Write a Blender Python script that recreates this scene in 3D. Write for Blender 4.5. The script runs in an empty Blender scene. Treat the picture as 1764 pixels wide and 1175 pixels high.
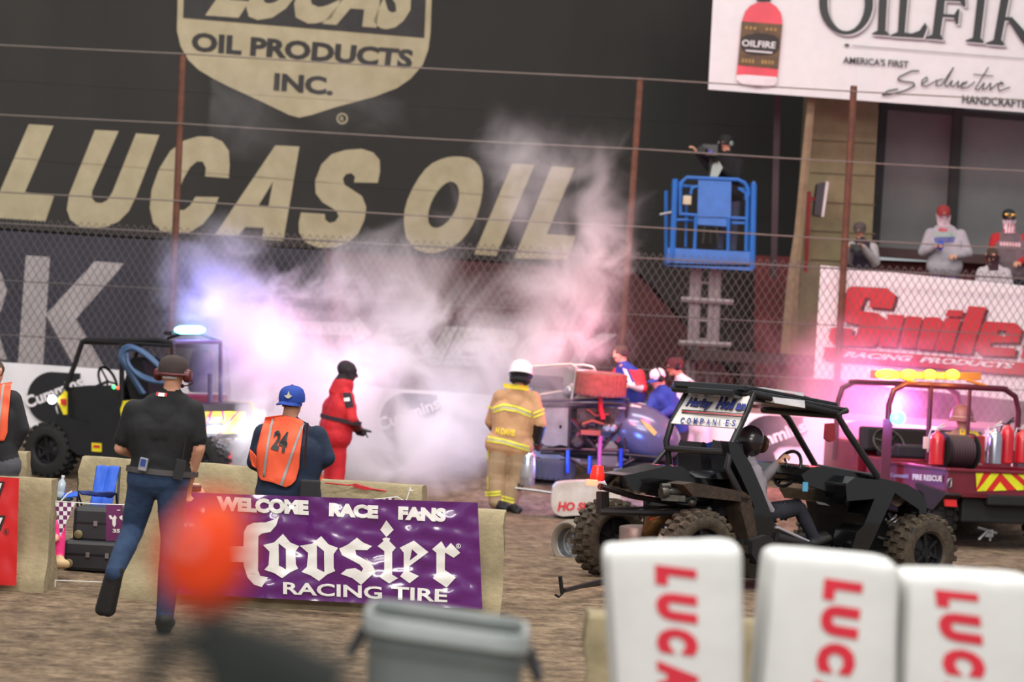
import bpy, bmesh, math, random
import numpy as np
from mathutils import Vector, Matrix, noise
from mathutils.geometry import tessellate_polygon

random.seed(7)
S = bpy.context.scene
COL = S.collection
F = 5200.0                     # focal length in pixels of the 1764 px wide frame
CAMZ = 2.0
ROLL = math.radians(3.1)
cR = Vector((math.cos(ROLL), 0, math.sin(ROLL)))
cU = Vector((-math.sin(ROLL), 0, math.cos(ROLL)))
cF = Vector((0, 1, 0))
CAM = Vector((0, 0, CAMZ))

# ---------------------------------------------------------------- camera
cd = bpy.data.cameras.new('camera')
cam = bpy.data.objects.new('camera', cd)
COL.objects.link(cam)
cd.sensor_width = 36.0
cd.lens = F / 1764 * 36
cd.clip_end = 300
cd.dof.use_dof = True
cd.dof.focus_distance = 22.5
cd.dof.aperture_fstop = 2.5
m = Matrix.Identity(4)
for i in range(3):
    m[i][0] = cR[i]; m[i][1] = cU[i]; m[i][2] = -cF[i]; m[i][3] = CAM[i]
cam.matrix_world = m
S.camera = cam

# ---------------------------------------------------------------- world, lights, exposure
S.view_settings.view_transform = 'Standard'
S.view_settings.look = 'None'
S.view_settings.gamma = 1
S.view_settings.use_curve_mapping = False
S.view_settings.exposure = 0.0
w = bpy.data.worlds.new('world'); S.world = w
w.use_nodes = True
bgn = w.node_tree.nodes['Background']
bgn.inputs[0].default_value = (0.93, 0.96, 1.0, 1)
bgn.inputs[1].default_value = 0.45


def light(kind, name, loc, power, color, size=1.0, size_y=None, aim=None):
    l = bpy.data.lights.new(name, kind)
    l.energy = power; l.color = color
    if kind == 'AREA':
        l.shape = 'RECTANGLE'; l.size = size; l.size_y = size_y or size
    else:
        l.shadow_soft_size = size
    o = bpy.data.objects.new(name, l); COL.objects.link(o)
    o.location = loc
    if aim is not None:
        o.rotation_euler = (Vector(aim) - Vector(loc)).to_track_quat('-Z', 'Y').to_euler()
    return o


# the hall's rows of ceiling lamps, and last an added front fill
light('AREA', 'hall_or_fill_lamp', (0, 14, 11), 1500, (1, 0.96, 0.90), 16, 2.2, (0, 21, 0))
light('AREA', 'hall_or_fill_lamp', (0, 24, 11.5), 1600, (1, 0.96, 0.90), 16, 2.2, (0, 27, 0))
light('AREA', 'hall_or_fill_lamp', (0, 32, 12.5), 1500, (1, 0.95, 0.88), 18, 2.0, (0, 42, 2))
light('AREA', 'hall_or_fill_lamp', (0, 5, 9), 700, (1, 0.97, 0.92), 12, 2.0, (0, 11, 1))
light('AREA', 'hall_or_fill_lamp', (0, -16, 13), 3300, (1, 0.96, 0.92), 20, 3, (0, 30, 1))  # added fill behind the camera, brightens faces turned towards it

cyc = S.cycles
cyc.volume_bounces = 2
cyc.max_bounces = 6
cyc.diffuse_bounces = 3
cyc.glossy_bounces = 3
cyc.transparent_max_bounces = 16
cyc.volume_step_rate = 2.0
cyc.volume_max_steps = 128
cyc.use_denoising = True
cyc.sample_clamp_indirect = 6.0
cyc.caustics_reflective = False
cyc.caustics_refractive = False


# ---------------------------------------------------------------- pixel to place
def ray(px, py):
    return cF + cR * ((px - 882.0) / F) + cU * ((587.5 - py) / F)


def P(px, py, Y):
    return CAM + ray(px, py) * Y


def G(px, Y, z=0.0):
    """point of the ground at image column px (at its own row) and distance Y"""
    # row where the ray at distance Y has height z
    py = 587.5 + (CAMZ - z) * F / Y
    for _ in range(4):
        q = P(px, py, Y)
        py += (q.z - z) * F / Y
    q = P(px, py, Y); q.z = z
    return q


def hit(px, py, o, n):
    d = ray(px, py)
    return CAM + d * ((Vector(o) - CAM).dot(n) / d.dot(n))


class Rig:
    """vehicle frame: O = origin on the near side, yaw of its forward axis"""
    def __init__(self, O, yaw, near_left=False):
        self.O = Vector(O)
        self.f = Vector((math.cos(yaw), math.sin(yaw), 0))
        self.l = Vector((-math.sin(yaw), math.cos(yaw), 0))   # left of travel
        if near_left:
            self.l = -self.l
    def v(self, px, py, v):       # on the plane v metres across the vehicle from its near side
        return hit(px, py, self.O + self.l * v, self.l)
    def u(self, px, py, u):       # on the plane u metres forward
        return hit(px, py, self.O + self.f * u, self.f)
    def at(self, u, v, z):
        return self.O + self.f * u + self.l * v + Vector((0, 0, z - self.O.z))


# ---------------------------------------------------------------- materials
def lin(c):
    return tuple(((x / 255) / 12.92 if x / 255 <= 0.04045 else ((x / 255 + 0.055) / 1.055) ** 2.4) for x in c)


MATS = {}


def mat(name, rgb, rough=0.6, metal=0.0, var=0.15, scale=6.0, bump=0.0, bscale=40.0, emit=0.0, coat=0.0, spec=0.5, stretch=None, rgb2=None, ecol=None):
    if name in MATS:
        return MATS[name]
    m = bpy.data.materials.new(name)
    m.use_nodes = True
    nt = m.node_tree
    b = nt.nodes['Principled BSDF']
    c = lin(rgb)
    b.inputs['Roughness'].default_value = rough
    b.inputs['Metallic'].default_value = metal
    b.inputs['Specular IOR Level'].default_value = spec
    b.inputs['Coat Weight'].default_value = coat
    tc = nt.nodes.new('ShaderNodeTexCoord')
    src = tc.outputs['Object']
    if stretch:
        mp = nt.nodes.new('ShaderNodeMapping')
        mp.inputs['Scale'].default_value = stretch
        nt.links.new(src, mp.inputs['Vector']); src = mp.outputs['Vector']
    nz = nt.nodes.new('ShaderNodeTexNoise')
    nz.inputs['Scale'].default_value = scale
    nz.inputs['Detail'].default_value = 5
    nz.inputs['Roughness'].default_value = 0.6
    nt.links.new(src, nz.inputs['Vector'])
    rp = nt.nodes.new('ShaderNodeValToRGB')
    rp.color_ramp.elements[0].position = 0.3
    rp.color_ramp.elements[1].position = 0.7
    c2 = lin(rgb2) if rgb2 else tuple(x * (1 - var) for x in c)
    c1 = c if rgb2 else tuple(min(1, x * (1 + var * 0.6)) for x in c)
    rp.color_ramp.elements[0].color = (*c2, 1)
    rp.color_ramp.elements[1].color = (*c1, 1)
    nt.links.new(nz.outputs['Fac'], rp.inputs['Fac'])
    nt.links.new(rp.outputs['Color'], b.inputs['Base Color'])
    if bump:
        n2 = nt.nodes.new('ShaderNodeTexNoise')
        n2.inputs['Scale'].default_value = bscale
        n2.inputs['Detail'].default_value = 4
        nt.links.new(src, n2.inputs['Vector'])
        bp = nt.nodes.new('ShaderNodeBump')
        bp.inputs['Strength'].default_value = min(1, bump)
        bp.inputs['Distance'].default_value = 0.01 * max(1, bump)
        nt.links.new(n2.outputs['Fac'], bp.inputs['Height'])
        nt.links.new(bp.outputs['Normal'], b.inputs['Normal'])
    if emit:
        b.inputs['Emission Color'].default_value = (*(ecol or c), 1)
        b.inputs['Emission Strength'].default_value = emit
    MATS[name] = m
    return m


# ---------------------------------------------------------------- mesh builder
def root_loc(o):
    v = Vector((0, 0, 0))
    while o is not None:
        v += o.location; o = o.parent
    return v


class MB:
    def __init__(self):
        self.v = []; self.f = []; self.m = []

    def add(self, vs, fs, mi=0):
        b = len(self.v)
        self.v += [Vector(x) for x in vs]
        self.f += [tuple(b + i for i in f) for f in fs]
        self.m += [mi] * len(fs)
        return self

    def box(self, c, s, mi=0, R=None, taper=1.0):
        c = Vector(c); vs = []
        for z in (-.5, .5):
            k = taper if z > 0 else 1.0
            for x, y in ((-.5, -.5), (.5, -.5), (.5, .5), (-.5, .5)):
                p = Vector((x * s[0] * k, y * s[1] * k, z * s[2]))
                if R is not None: p = R @ p
                vs.append(c + p)
        return self.add(vs, [(0, 3, 2, 1), (4, 5, 6, 7), (0, 1, 5, 4), (1, 2, 6, 5), (2, 3, 7, 6), (3, 0, 4, 7)], mi)

    def obox(self, o, ax, ay, az, mi=0):
        """box from corner o with three edge vectors"""
        o = Vector(o); vs = []
        for k in (0, 1):
            for i, j in ((0, 0), (1, 0), (1, 1), (0, 1)):
                vs.append(o + ax * i + ay * j + az * k)
        return self.add(vs, [(0, 3, 2, 1), (4, 5, 6, 7), (0, 1, 5, 4), (1, 2, 6, 5), (2, 3, 7, 6), (3, 0, 4, 7)], mi)

    def tube(self, pts, r, mi=0, n=8, closed=False, flat=1.0):
        pts = [Vector(p) for p in pts]
        N = len(pts)
        rs = list(r) if isinstance(r, (list, tuple)) else [r] * N
        vs = []; fs = []
        prev = None
        for i, p in enumerate(pts):
            a = pts[(i - 1) % N] if (i > 0 or closed) else p
            b = pts[(i + 1) % N] if (i < N - 1 or closed) else p
            d = (b - a)
            d = d.normalized() if d.length > 1e-9 else Vector((0, 0, 1))
            if prev is None:
                ref = Vector((0, 0, 1)) if abs(d.z) < 0.9 else Vector((1, 0, 0))
                x = d.cross(ref).normalized()
            else:
                x = prev - d * prev.dot(d)
                x = x.normalized() if x.length > 1e-6 else d.orthogonal().normalized()
            prev = x
            y = d.cross(x)
            for k in range(n):
                t = 2 * math.pi * k / n
                vs.append(p + (x * math.cos(t) + y * math.sin(t) * flat) * rs[i])
        M = N if closed else N - 1
        for i in range(M):
            for k in range(n):
                a = i * n + k; b = i * n + (k + 1) % n
                j = (i + 1) % N
                fs.append((a, b, j * n + (k + 1) % n, j * n + k))
        if not closed:
            fs.append(tuple(range(n - 1, -1, -1)))
            fs.append(tuple((N - 1) * n + k for k in range(n)))
        return self.add(vs, fs, mi)

    def lathe(self, prof, c, axis, mi=0, n=20, sx=1.0, xref=None, caps=True):
        """prof: list of (radius, distance along axis)"""
        c = Vector(c); axis = Vector(axis).normalized()
        x = (Vector(xref) - axis * Vector(xref).dot(axis)).normalized() if xref is not None else axis.orthogonal().normalized()
        y = axis.cross(x)
        vs = []; fs = []
        mis = mi if isinstance(mi, (list, tuple)) else None
        for r, h in prof:
            for k in range(n):
                t = 2 * math.pi * k / n
                vs.append(c + axis * h + (x * math.cos(t) * sx + y * math.sin(t)) * r)
        ml = []
        for i in range(len(prof) - 1):
            for k in range(n):
                a = i * n + k; b = i * n + (k + 1) % n
                fs.append((a, b, b + n, a + n)); ml.append(mis[i] if mis else mi)
        L = len(prof) - 1
        if caps:
            fs.append(tuple(range(n - 1, -1, -1))); ml.append(mis[0] if mis else mi)
            fs.append(tuple(L * n + k for k in range(n))); ml.append(mis[-1] if mis else mi)
        b = len(self.v)
        self.v += vs
        self.f += [tuple(b + i for i in f) for f in fs]
        self.m += ml
        return self

    def ball(self, c, r, mi=0, n=14, R=None):
        c = Vector(c)
        rr = r if isinstance(r, (tuple, list)) else (r, r, r)
        vs = []; fs = []; h = n // 2
        for i in range(h + 1):
            th = math.pi * i / h
            for k in range(n):
                t = 2 * math.pi * k / n
                p = Vector((math.sin(th) * math.cos(t) * rr[0], math.sin(th) * math.sin(t) * rr[1], math.cos(th) * rr[2]))
                if R is not None: p = R @ p
                vs.append(c + p)
        for i in range(h):
            for k in range(n):
                a = i * n + k; b = i * n + (k + 1) % n
                fs.append((a, a + n, b + n, b))
        return self.add(vs, fs, mi)

    def poly(self, loops, mi=0, thick=None):
        """flat polygon with holes (list of loops of points); thick = extrusion vector"""
        loops = [[Vector(p) for p in l] for l in loops]
        tris = tessellate_polygon(loops)
        flat = [p for l in loops for p in l]
        fs = [tuple(t) for t in tris]
        # orient like the first loop's Newell normal facing the camera
        def nrm(f):
            return (flat[f[1]] - flat[f[0]]).cross(flat[f[2]] - flat[f[0]])
        fs2 = []
        for f in fs:
            cen = flat[f[0]]
            fs2.append(f if nrm(f).dot(CAM - cen) > 0 else f[::-1])
        if thick is None:
            return self.add(flat, fs2, mi)
        t = Vector(thick)
        self.add(flat, fs2, mi)
        back = [p + t for p in flat]
        self.add(back, [f[::-1] for f in fs2], mi)
        for l in loops:
            n = len(l)
            self.add(l + [p + t for p in l], [(i, (i + 1) % n, n + (i + 1) % n, n + i) for i in range(n)], mi)
        return self

    def build(self, name, mats, parent=None, smooth=False, bevel=0.0, origin=None, autos=None, sub=0):
        if not isinstance(mats, (list, tuple)): mats = [mats]
        off = root_loc(parent) if parent is not None else (Vector(origin) if origin is not None else Vector((0, 0, 0)))
        me = bpy.data.meshes.new(name)
        me.from_pydata([v - off for v in self.v], [], self.f)
        for x in mats: me.materials.append(x)
        me.polygons.foreach_set('material_index', self.m)
        if smooth:
            me.polygons.foreach_set('use_smooth', [True] * len(me.polygons))
        me.update()
        bm = bmesh.new(); bm.from_mesh(me)
        bmesh.ops.recalc_face_normals(bm, faces=bm.faces) if not autos else None
        bm.to_mesh(me); bm.free()
        if smooth == 'auto':
            me.set_sharp_from_angle(angle=math.radians(38))
        o = bpy.data.objects.new(name, me)
        COL.objects.link(o)
        if parent is not None: o.parent = parent
        else: o.location = off
        if bevel:
            b = o.modifiers.new('bevel', 'BEVEL'); b.width = bevel; b.segments = 2; b.limit_method = 'ANGLE'; b.angle_limit = math.radians(40)
        if sub:
            q = o.modifiers.new('subsurf', 'SUBSURF'); q.levels = sub; q.render_levels = sub
        return o


def tag(o, label=None, cat=None, group=None, kind=None):
    if label: o['label'] = label
    if cat: o['category'] = cat
    if group: o['group'] = group
    if kind: o['kind'] = kind
    return o


def thing(name, label, cat, loc, group=None):
    o = bpy.data.objects.new(name, None); COL.objects.link(o)
    o.empty_display_size = 0.2
    o.location = loc
    return tag(o, label, cat, group)


# ---------------------------------------------------------------- writing laid on planes
_tc = {}


def text_mesh(s, bold=0.0, shear=0.0, space=1.0):
    k = (s, bold, shear, space)
    if k in _tc: return _tc[k]
    cu = bpy.data.curves.new('t', 'FONT')
    cu.body = s; cu.size = 1; cu.offset = bold; cu.shear = shear; cu.space_character = space
    cu.resolution_u = 3
    ob = bpy.data.objects.new('t', cu); COL.objects.link(ob)
    dg = bpy.context.evaluated_depsgraph_get()
    me = bpy.data.meshes.new_from_object(ob.evaluated_get(dg))
    vs = [v.co.copy() for v in me.vertices]
    fs = [tuple(p.vertices) for p in me.polygons]
    bpy.data.meshes.remove(me); bpy.data.objects.remove(ob); bpy.data.curves.remove(cu)
    x0 = min(v.x for v in vs); x1 = max(v.x for v in vs)
    y0 = min(v.y for v in vs); y1 = max(v.y for v in vs)
    _tc[k] = ([((v.x - x0) / (x1 - x0), (v.y - y0) / (y1 - y0)) for v in vs], fs)
    return _tc[k]


def text_quad(mb, s, quad, fn, mi, bold=0.03, shear=0.0, space=1.0):
    """quad: four pixels TL TR BR BL; fn maps a pixel to a place"""
    uv, fs = text_mesh(s, bold, shear, space)
    tl, tr, br, bl = quad
    vs = []
    for u, v in uv:
        x = (bl[0] * (1 - u) + br[0] * u) * (1 - v) + (tl[0] * (1 - u) + tr[0] * u) * v
        y = (bl[1] * (1 - u) + br[1] * u) * (1 - v) + (tl[1] * (1 - u) + tr[1] * u) * v
        vs.append(fn(x, y))
    out = []
    for f in fs:
        n = (vs[f[1]] - vs[f[0]]).cross(vs[f[2]] - vs[f[0]])
        out.append(f if n.dot(CAM - vs[f[0]]) > 0 else f[::-1])
    mb.add(vs, out, mi)


def text3(mb, s, o, ax, ay, mi, bold=0.03, shear=0.0, space=1.0):
    """text filling the parallelogram at corner o with edges ax (along) and ay (up)"""
    uv, fs = text_mesh(s, bold, shear, space)
    mb.add([Vector(o) + ax * u + ay * v for u, v in uv], fs, mi)


def crop(pts, ox, oy, k):
    return [(ox + x * k, oy + y * k) for x, y in pts]


def oval(cx, cy, rx, ry, n=28, a0=0, a1=360):
    return [(cx + rx * math.cos(math.radians(a0 + (a1 - a0) * i / n)), cy + ry * math.sin(math.radians(a0 + (a1 - a0) * i / n))) for i in range(n)]


def smooth_loop(pts, it=1):
    """corner cutting, keeps loops of a traced letter round"""
    for _ in range(it):
        q = []
        n = len(pts)
        for i in range(n):
            a = pts[i]; b = pts[(i + 1) % n]
            q.append((a[0] * .75 + b[0] * .25, a[1] * .75 + b[1] * .25))
            q.append((a[0] * .25 + b[0] * .75, a[1] * .25 + b[1] * .75))
        pts = q
    return pts


def quadgrid(mb, c, nx, ny, mi=0, wob=0.0, seed=0, sc=1.5, push=None):
    """a cloth filling corners TL TR BR BL with folds of depth wob along its normal; adds and returns the surface function"""
    tl, tr, br, bl = [Vector(p) for p in c]
    nr = (tr - tl).cross(bl - tl).normalized()
    if nr.dot(CAM - tl) < 0: nr = -nr
    def at(u, v, lift=0.0):
        p = (tl * (1 - u) + tr * u) * (1 - v) + (bl * (1 - u) + br * u) * v
        d = wob * (noise.noise(Vector((u * sc * 3 + seed, v * sc + seed * 2, seed))) + 0.5 * noise.noise(Vector((u * sc * 8 + seed, v * sc * 4, seed + 5))))
        return p + nr * (d + lift)
    vs = [at(i / nx, j / ny) for j in range(ny + 1) for i in range(nx + 1)]
    fs = [(j * (nx + 1) + i, j * (nx + 1) + i + 1, (j + 1) * (nx + 1) + i + 1, (j + 1) * (nx + 1) + i) for j in range(ny) for i in range(nx)]
    mb.add(vs, fs, mi)
    return at
# ================================================================ materials used in many places
BLACK = mat('black_plastic', (22, 22, 24), 0.38, var=0.3)
RUBBER = mat('tyre_rubber', (44, 40, 36), 0.8, var=0.3, scale=20, bump=0.5, bscale=60, rgb2=(84, 70, 54))
FARRUB = mat('dark_rubber', (30, 29, 30), 0.8, var=0.3)
STEEL = mat('steel', (150, 150, 152), 0.35, 0.9)
DSTEEL = mat('dark_steel_tube', (46, 45, 48), 0.42, 0.6)
WHITE = mat('white_vinyl', (232, 228, 230), 0.5, var=0.05, scale=3)
INK = mat('black_ink', (26, 26, 30), 0.55, var=0.1)
REDI = mat('red_ink', (200, 36, 46), 0.5, var=0.1)
CONC = mat('concrete', (164, 150, 118), 0.9, var=0.2, scale=5, bump=0.8, bscale=25, rgb2=(132, 120, 92))
SKIN = mat('skin', (205, 150, 124), 0.55, var=0.12, scale=20)

# ================================================================ ground
def ground_h(x, y):
    def ss(a, b, t):
        t = max(0, min(1, (t - a) / (b - a))); return t * t * (3 - 2 * t)
    wy = 41.0 - 4.0 * max(0, min(1, (x + 7) / 13.5))      # the wall line
    h = 0.50 * ss(wy - 3.6, wy - 0.2, y)
    n = noise.noise(Vector((x * 1.1, y * 2.4, 0))) * 0.020 + noise.noise(Vector((x * 4, y * 9, 3))) * 0.014 + noise.noise(Vector((x * 11, y * 22, 6))) * 0.008
    return h + n - 0.015


xs = np.linspace(-14, 14, 250)
ys = np.concatenate([np.linspace(2.5, 14, 60), np.linspace(14.05, 30, 300), np.linspace(30.1, 46, 110), np.linspace(47, 60, 10)])
mb = MB()
W_ = len(xs)
mb.v = [Vector((x, y, ground_h(x, y))) for y in ys for x in xs]
mb.f = [(j * W_ + i, j * W_ + i + 1, (j + 1) * W_ + i + 1, (j + 1) * W_ + i) for j in range(len(ys) - 1) for i in range(W_ - 1)]
mb.m = [0] * len(mb.f)
DIRT = bpy.data.materials.new('packed_clay'); DIRT.use_nodes = True
nt = DIRT.node_tree; b = nt.nodes['Principled BSDF']; b.inputs['Roughness'].default_value = 0.95
tc = nt.nodes.new('ShaderNodeTexCoord')
mp = nt.nodes.new('ShaderNodeMapping'); mp.inputs['Scale'].default_value = (1.0, 0.9, 1)
nt.links.new(tc.outputs['Object'], mp.inputs['Vector'])
def nz(sc, det, src):
    n = nt.nodes.new('ShaderNodeTexNoise'); n.inputs['Scale'].default_value = sc; n.inputs['Detail'].default_value = det
    n.inputs['Roughness'].default_value = 0.65
    nt.links.new(src, n.inputs['Vector']); return n
n1 = nz(0.8, 6, mp.outputs['Vector']); n2 = nz(5, 7, mp.outputs['Vector']); n3 = nz(17, 4, tc.outputs['Object'])
r1 = nt.nodes.new('ShaderNodeValToRGB')
for e, (p, c) in zip(r1.color_ramp.elements, ((0.3, (112, 92, 70)), (0.7, (142, 122, 98)))):
    e.position = p; e.color = (*lin(c), 1)
r2 = nt.nodes.new('ShaderNodeValToRGB')
for e, (p, c) in zip(r2.color_ramp.elements, ((0.36, (160, 148, 134)), (0.62, (255, 255, 255)))):
    e.position = p; e.color = (*lin(c), 1)
r3 = nt.nodes.new('ShaderNodeValToRGB')
for e, (p, c) in zip(r3.color_ramp.elements, ((0.3, (190, 180, 168)), (0.55, (255, 255, 255)))):
    e.position = p; e.color = (*lin(c), 1)
nt.links.new(n1.outputs['Fac'], r1.inputs['Fac']); nt.links.new(n2.outputs['Fac'], r2.inputs['Fac']); nt.links.new(n3.outputs['Fac'], r3.inputs['Fac'])
mx = nt.nodes.new('ShaderNodeMix'); mx.data_type = 'RGBA'; mx.blend_type = 'MULTIPLY'; mx.inputs[0].default_value = 1
nt.links.new(r1.outputs[0], mx.inputs[6]); nt.links.new(r2.outputs[0], mx.inputs[7])
mx2 = nt.nodes.new('ShaderNodeMix'); mx2.data_type = 'RGBA'; mx2.blend_type = 'MULTIPLY'; mx2.inputs[0].default_value = 1
nt.links.new(mx.outputs[2], mx2.inputs[6]); nt.links.new(r3.outputs[0], mx2.inputs[7])
nt.links.new(mx2.outputs[2], b.inputs['Base Color'])
bp = nt.nodes.new('ShaderNodeBump'); bp.inputs['Strength'].default_value = 0.6; bp.inputs['Distance'].default_value = 0.02
nt.links.new(n2.outputs['Fac'], bp.inputs['Height']); nt.links.new(bp.outputs['Normal'], b.inputs['Normal'])
o = mb.build('floor', DIRT, smooth=True); tag(o, kind='structure')

# ================================================================ back wall and its big banners
# banner plane: 44 m off at the left edge, 47.5 m at the right
bo = P(0, 400, 44.0); b1 = P(990, 400, 47.3)
bd = (b1 - bo); bd.z = 0; bd.normalize()
bnrm = Vector((-bd.y, bd.x, 0))
def on_b(lift=0.0):
    return lambda x, y: hit(x, y, bo - bnrm * lift, bnrm)
L0 = on_b(0); L1 = on_b(0.012); L2 = on_b(0.02); L3 = on_b(0.028)

WALLM = mat('dark_hall_wall', (58, 50, 48), 0.9, rgb2=(44, 38, 38), scale=0.6)
mb = MB()
q = [L0(-1400, -320), L0(1420, -170), L0(1420, 900), L0(-1400, 760)]
for p in q: p += bnrm * 0.35
mb.poly([q], 0, bnrm * 0.3)
o = mb.build('wall_back', WALLM); tag(o, kind='structure')

BANK = mat('black_mesh_banner', (50, 49, 45), 0.9, var=0.25, scale=0.8, rgb2=(42, 41, 39), bump=0.4, bscale=9, stretch=(1, 1, 0.25))
CREAM = mat('cream_print', (176, 166, 136), 0.85, var=0.12, scale=3, rgb2=(160, 150, 120))
BINK = mat('black_print', (56, 55, 54), 0.85)
mb = MB()
mb.poly([[L0(-120, -120), L0(1225, -65), L0(1395, -60), L0(1385, 720), L0(1330, 715), L0(1100, 468), L0(600, 432), L0(-120, 385)]], 0, bnrm * 0.03)
# horizontal seams of the cloth
for y0, y1 in ((136, 196), (268, 352)):
    mb.poly([[L1(-100, y0 - 6), L1(1330, y1 + 22), L1(1330, y1 + 23.2), L1(-100, y0 - 4.8)]], 2)
# LUCAS OIL, letter by letter
k = 700 / 1764
LU = []
LU.append([[(125, 35), (232, 42), (108, 330), (235, 347), (197, 457), (-50, 440), (0, 325)]])
LU.append([[(412, 60), (515, 65), (400, 325), (398, 355), (415, 375), (440, 378), (465, 366), (488, 330), (590, 75), (692, 82), (592, 345), (560, 412), (515, 458), (460, 482), (400, 487), (345, 480), (305, 450), (290, 405), (300, 340)]])
LU.append([[(993, 270), (890, 262), (894, 225), (880, 198), (855, 197), (825, 222), (795, 275), (770, 340), (762, 385), (775, 408), (800, 408), (825, 388), (848, 350), (950, 352), (925, 415), (880, 470), (820, 507), (760, 516), (705, 505), (665, 465), (650, 400), (658, 320), (690, 230), (740, 150), (800, 106), (860, 88), (920, 90), (965, 110), (993, 150), (997, 210)]])
LU.append([[(1195, 127), (1300, 132), (1230, 542), (1137, 535), (1145, 485), (1065, 482), (1035, 522), (932, 517)], [(1185, 285), (1165, 393), (1120, 392)]])
LU.append([[(1640, 290), (1537, 288), (1541, 262), (1525, 248), (1502, 252), (1488, 272), (1495, 297), (1530, 320), (1572, 348), (1590, 395), (1582, 450), (1555, 510), (1510, 552), (1450, 571), (1380, 571), (1325, 548), (1298, 505), (1297, 460), (1307, 418), (1410, 425), (1412, 450), (1430, 464), (1455, 458), (1470, 436), (1460, 410), (1400, 375), (1370, 335), (1368, 280), (1395, 210), (1440, 165), (1500, 147), (1570, 142), (1620, 158), (1648, 190), (1650, 240)]])
LU = [[crop(l, 0, 200, k) for l in s] for s in LU]
k = 550 / 1436
X = []
X.append([smooth_loop([(490, 180), (560, 190), (600, 240), (608, 320), (590, 420), (550, 510), (490, 580), (400, 618), (320, 612), (265, 565), (248, 490), (255, 400), (300, 300), (360, 220), (430, 187)]), smooth_loop([(470, 293), (495, 315), (500, 370), (480, 430), (440, 485), (395, 507), (362, 490), (357, 440), (375, 380), (410, 325), (445, 297)])])
X.append([[(737, 213), (838, 218), (665, 630), (565, 622)]])
X.append([[(915, 225), (1018, 233), (893, 530), (1022, 540), (985, 645), (745, 640)]])
LU += [[crop(l, 600, 200, k) for l in s] for s in X]
for s in LU:
    mb.poly([[L1(*p) for p in l] for l in s], 1)
# the shield
k = 520 / 1764
cr = lambda pts: crop(pts, 280, 0, k)
mb.poly([[L1(*p) for p in cr([(96, -330), (84, 180), (105, 270), (150, 350), (210, 408), (300, 462), (400, 512), (560, 585), (740, 672), (800, 688), (870, 672), (1000, 630), (1240, 565), (1370, 515), (1450, 460), (1520, 380), (1553, 290), (1565, 200), (1585, -330)])]], 1)
mb.poly([[L2(*p) for p in cr([(135, -330), (120, 105), (1530, 222), (1552, -330)])]], 2)
for t, qd, sh, bo_ in (('LUCAS', [(520, -300), (1560, -220), (1400, 178), (245, 95)], 0.0, 0.055),):
    text_quad(mb, t, cr(qd), L3, 1, bold=bo_, shear=0)
text_quad(mb, 'OIL PRODUCTS', cr([(172, 186), (1470, 290), (1455, 402), (168, 300)]), L2, 2, bold=0.045)
text_quad(mb, 'INC.', cr([(655, 425), (1000, 450), (995, 560), (648, 530)]), L2, 2, bold=0.045)
mb.poly([[L1(*p) for p in cr(oval(1050, 693, 33, 33))], [L1(*p) for p in cr(oval(1050, 693, 24, 24))]], 1)
text_quad(mb, 'R', cr([(1040, 680), (1062, 682), (1060, 708), (1038, 706)]), L1, 1, bold=0.03)
o = mb.build('banner', [BANK, CREAM, BINK], origin=L0(600, 300)); tag(o, 'huge black banner with cream shield and slanted cream lettering on the back wall', 'banner')

NAVY = mat('navy_mesh_banner', (50, 50, 60), 0.9, rgb2=(58, 58, 70), scale=3)
GREYP = mat('pale_grey_print', (178, 172, 172), 0.85, rgb2=(158, 152, 152), scale=2)
MAROON = mat('maroon_mesh_banner', (104, 52, 54), 0.9, rgb2=(70, 44, 46), scale=1.2)
mb = MB()
mb.poly([[L0(-120, 389), L0(560, 432), L0(560, 790), L0(-120, 760)]], 0, bnrm * 0.03)
mb.poly([[L0(561, 432), L0(1095, 470), L0(1325, 718), L0(1325, 820), L0(561, 790)]], 2, bnrm * 0.03)
mb.poly([[L1(*p) for p in l] for l in [[(-70, 440), (-20, 448), (2, 470), (12, 500), (2, 535), (-10, 550), (12, 620), (-30, 618), (-60, 560), (-90, 560), (-90, 440)]]], 1)
k = 700 / 1764
mb.poly([[L1(*p) for p in crop([(112, 605), (217, 612), (185, 1110), (75, 1105)], 0, 200, k)]], 1)
mb.poly([[L1(*p) for p in crop([(412, 630), (540, 640), (330, 880), (475, 1130), (340, 1120), (198, 862)], 0, 200, k)]], 1)
# arrow and ENERGY
mb.poly([[L1(*p) for p in [(505, 553), (608, 556), (616, 545), (640, 575), (612, 592), (606, 578), (505, 574)]]], 1)
text_quad(mb, 'ENERGY', [(640, 555), (1065, 575), (1050, 640), (625, 625)], L1, 1, bold=0.06, shear=0.2)
o = mb.build('banner', [NAVY, GREYP, MAROON], origin=L0(400, 600)); tag(o, 'navy and maroon banner with huge grey letters low on the back wall', 'banner')

# ================================================================ pillar, dark panels, ledge (right of the banner)
YW = 45.6
def T(px, py, Y): return P(px, py, Y)
def slab(mb, corners, Y, thick, mi=0):
    mb.poly([[P(x, y, Y) for x, y in corners]], mi, Vector((0, thick, 0)))
PILM = mat('tan_block_pillar', (134, 120, 92), 0.95, rgb2=(118, 104, 80), scale=4, bump=0.7, bscale=18)
mb = MB()
slab(mb, [(1404, 60), (1519, 66), (1485, 760), (1362, 756)], 44.6, 1.2)
for y in (246, 302, 352, 402, 452):
    slab(mb, [(1396, y - 6), (1508, y), (1508, y + 2.2), (1396, y - 3.8)], 44.585, 0.01, 1)
o = mb.build('wall_pillar', [PILM, mat('mortar', (96, 84, 64), 0.95)]); tag(o, kind='structure')
PANM = mat('grey_panel', (136, 132, 132), 0.8, rgb2=(122, 118, 120), scale=1.2)
MULM = mat('dark_mullion', (52, 46, 48), 0.7)
mb = MB()
slab(mb, [(1500, 60), (1860, 90), (1840, 460), (1490, 440)], 46.4, 0.1)
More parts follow.
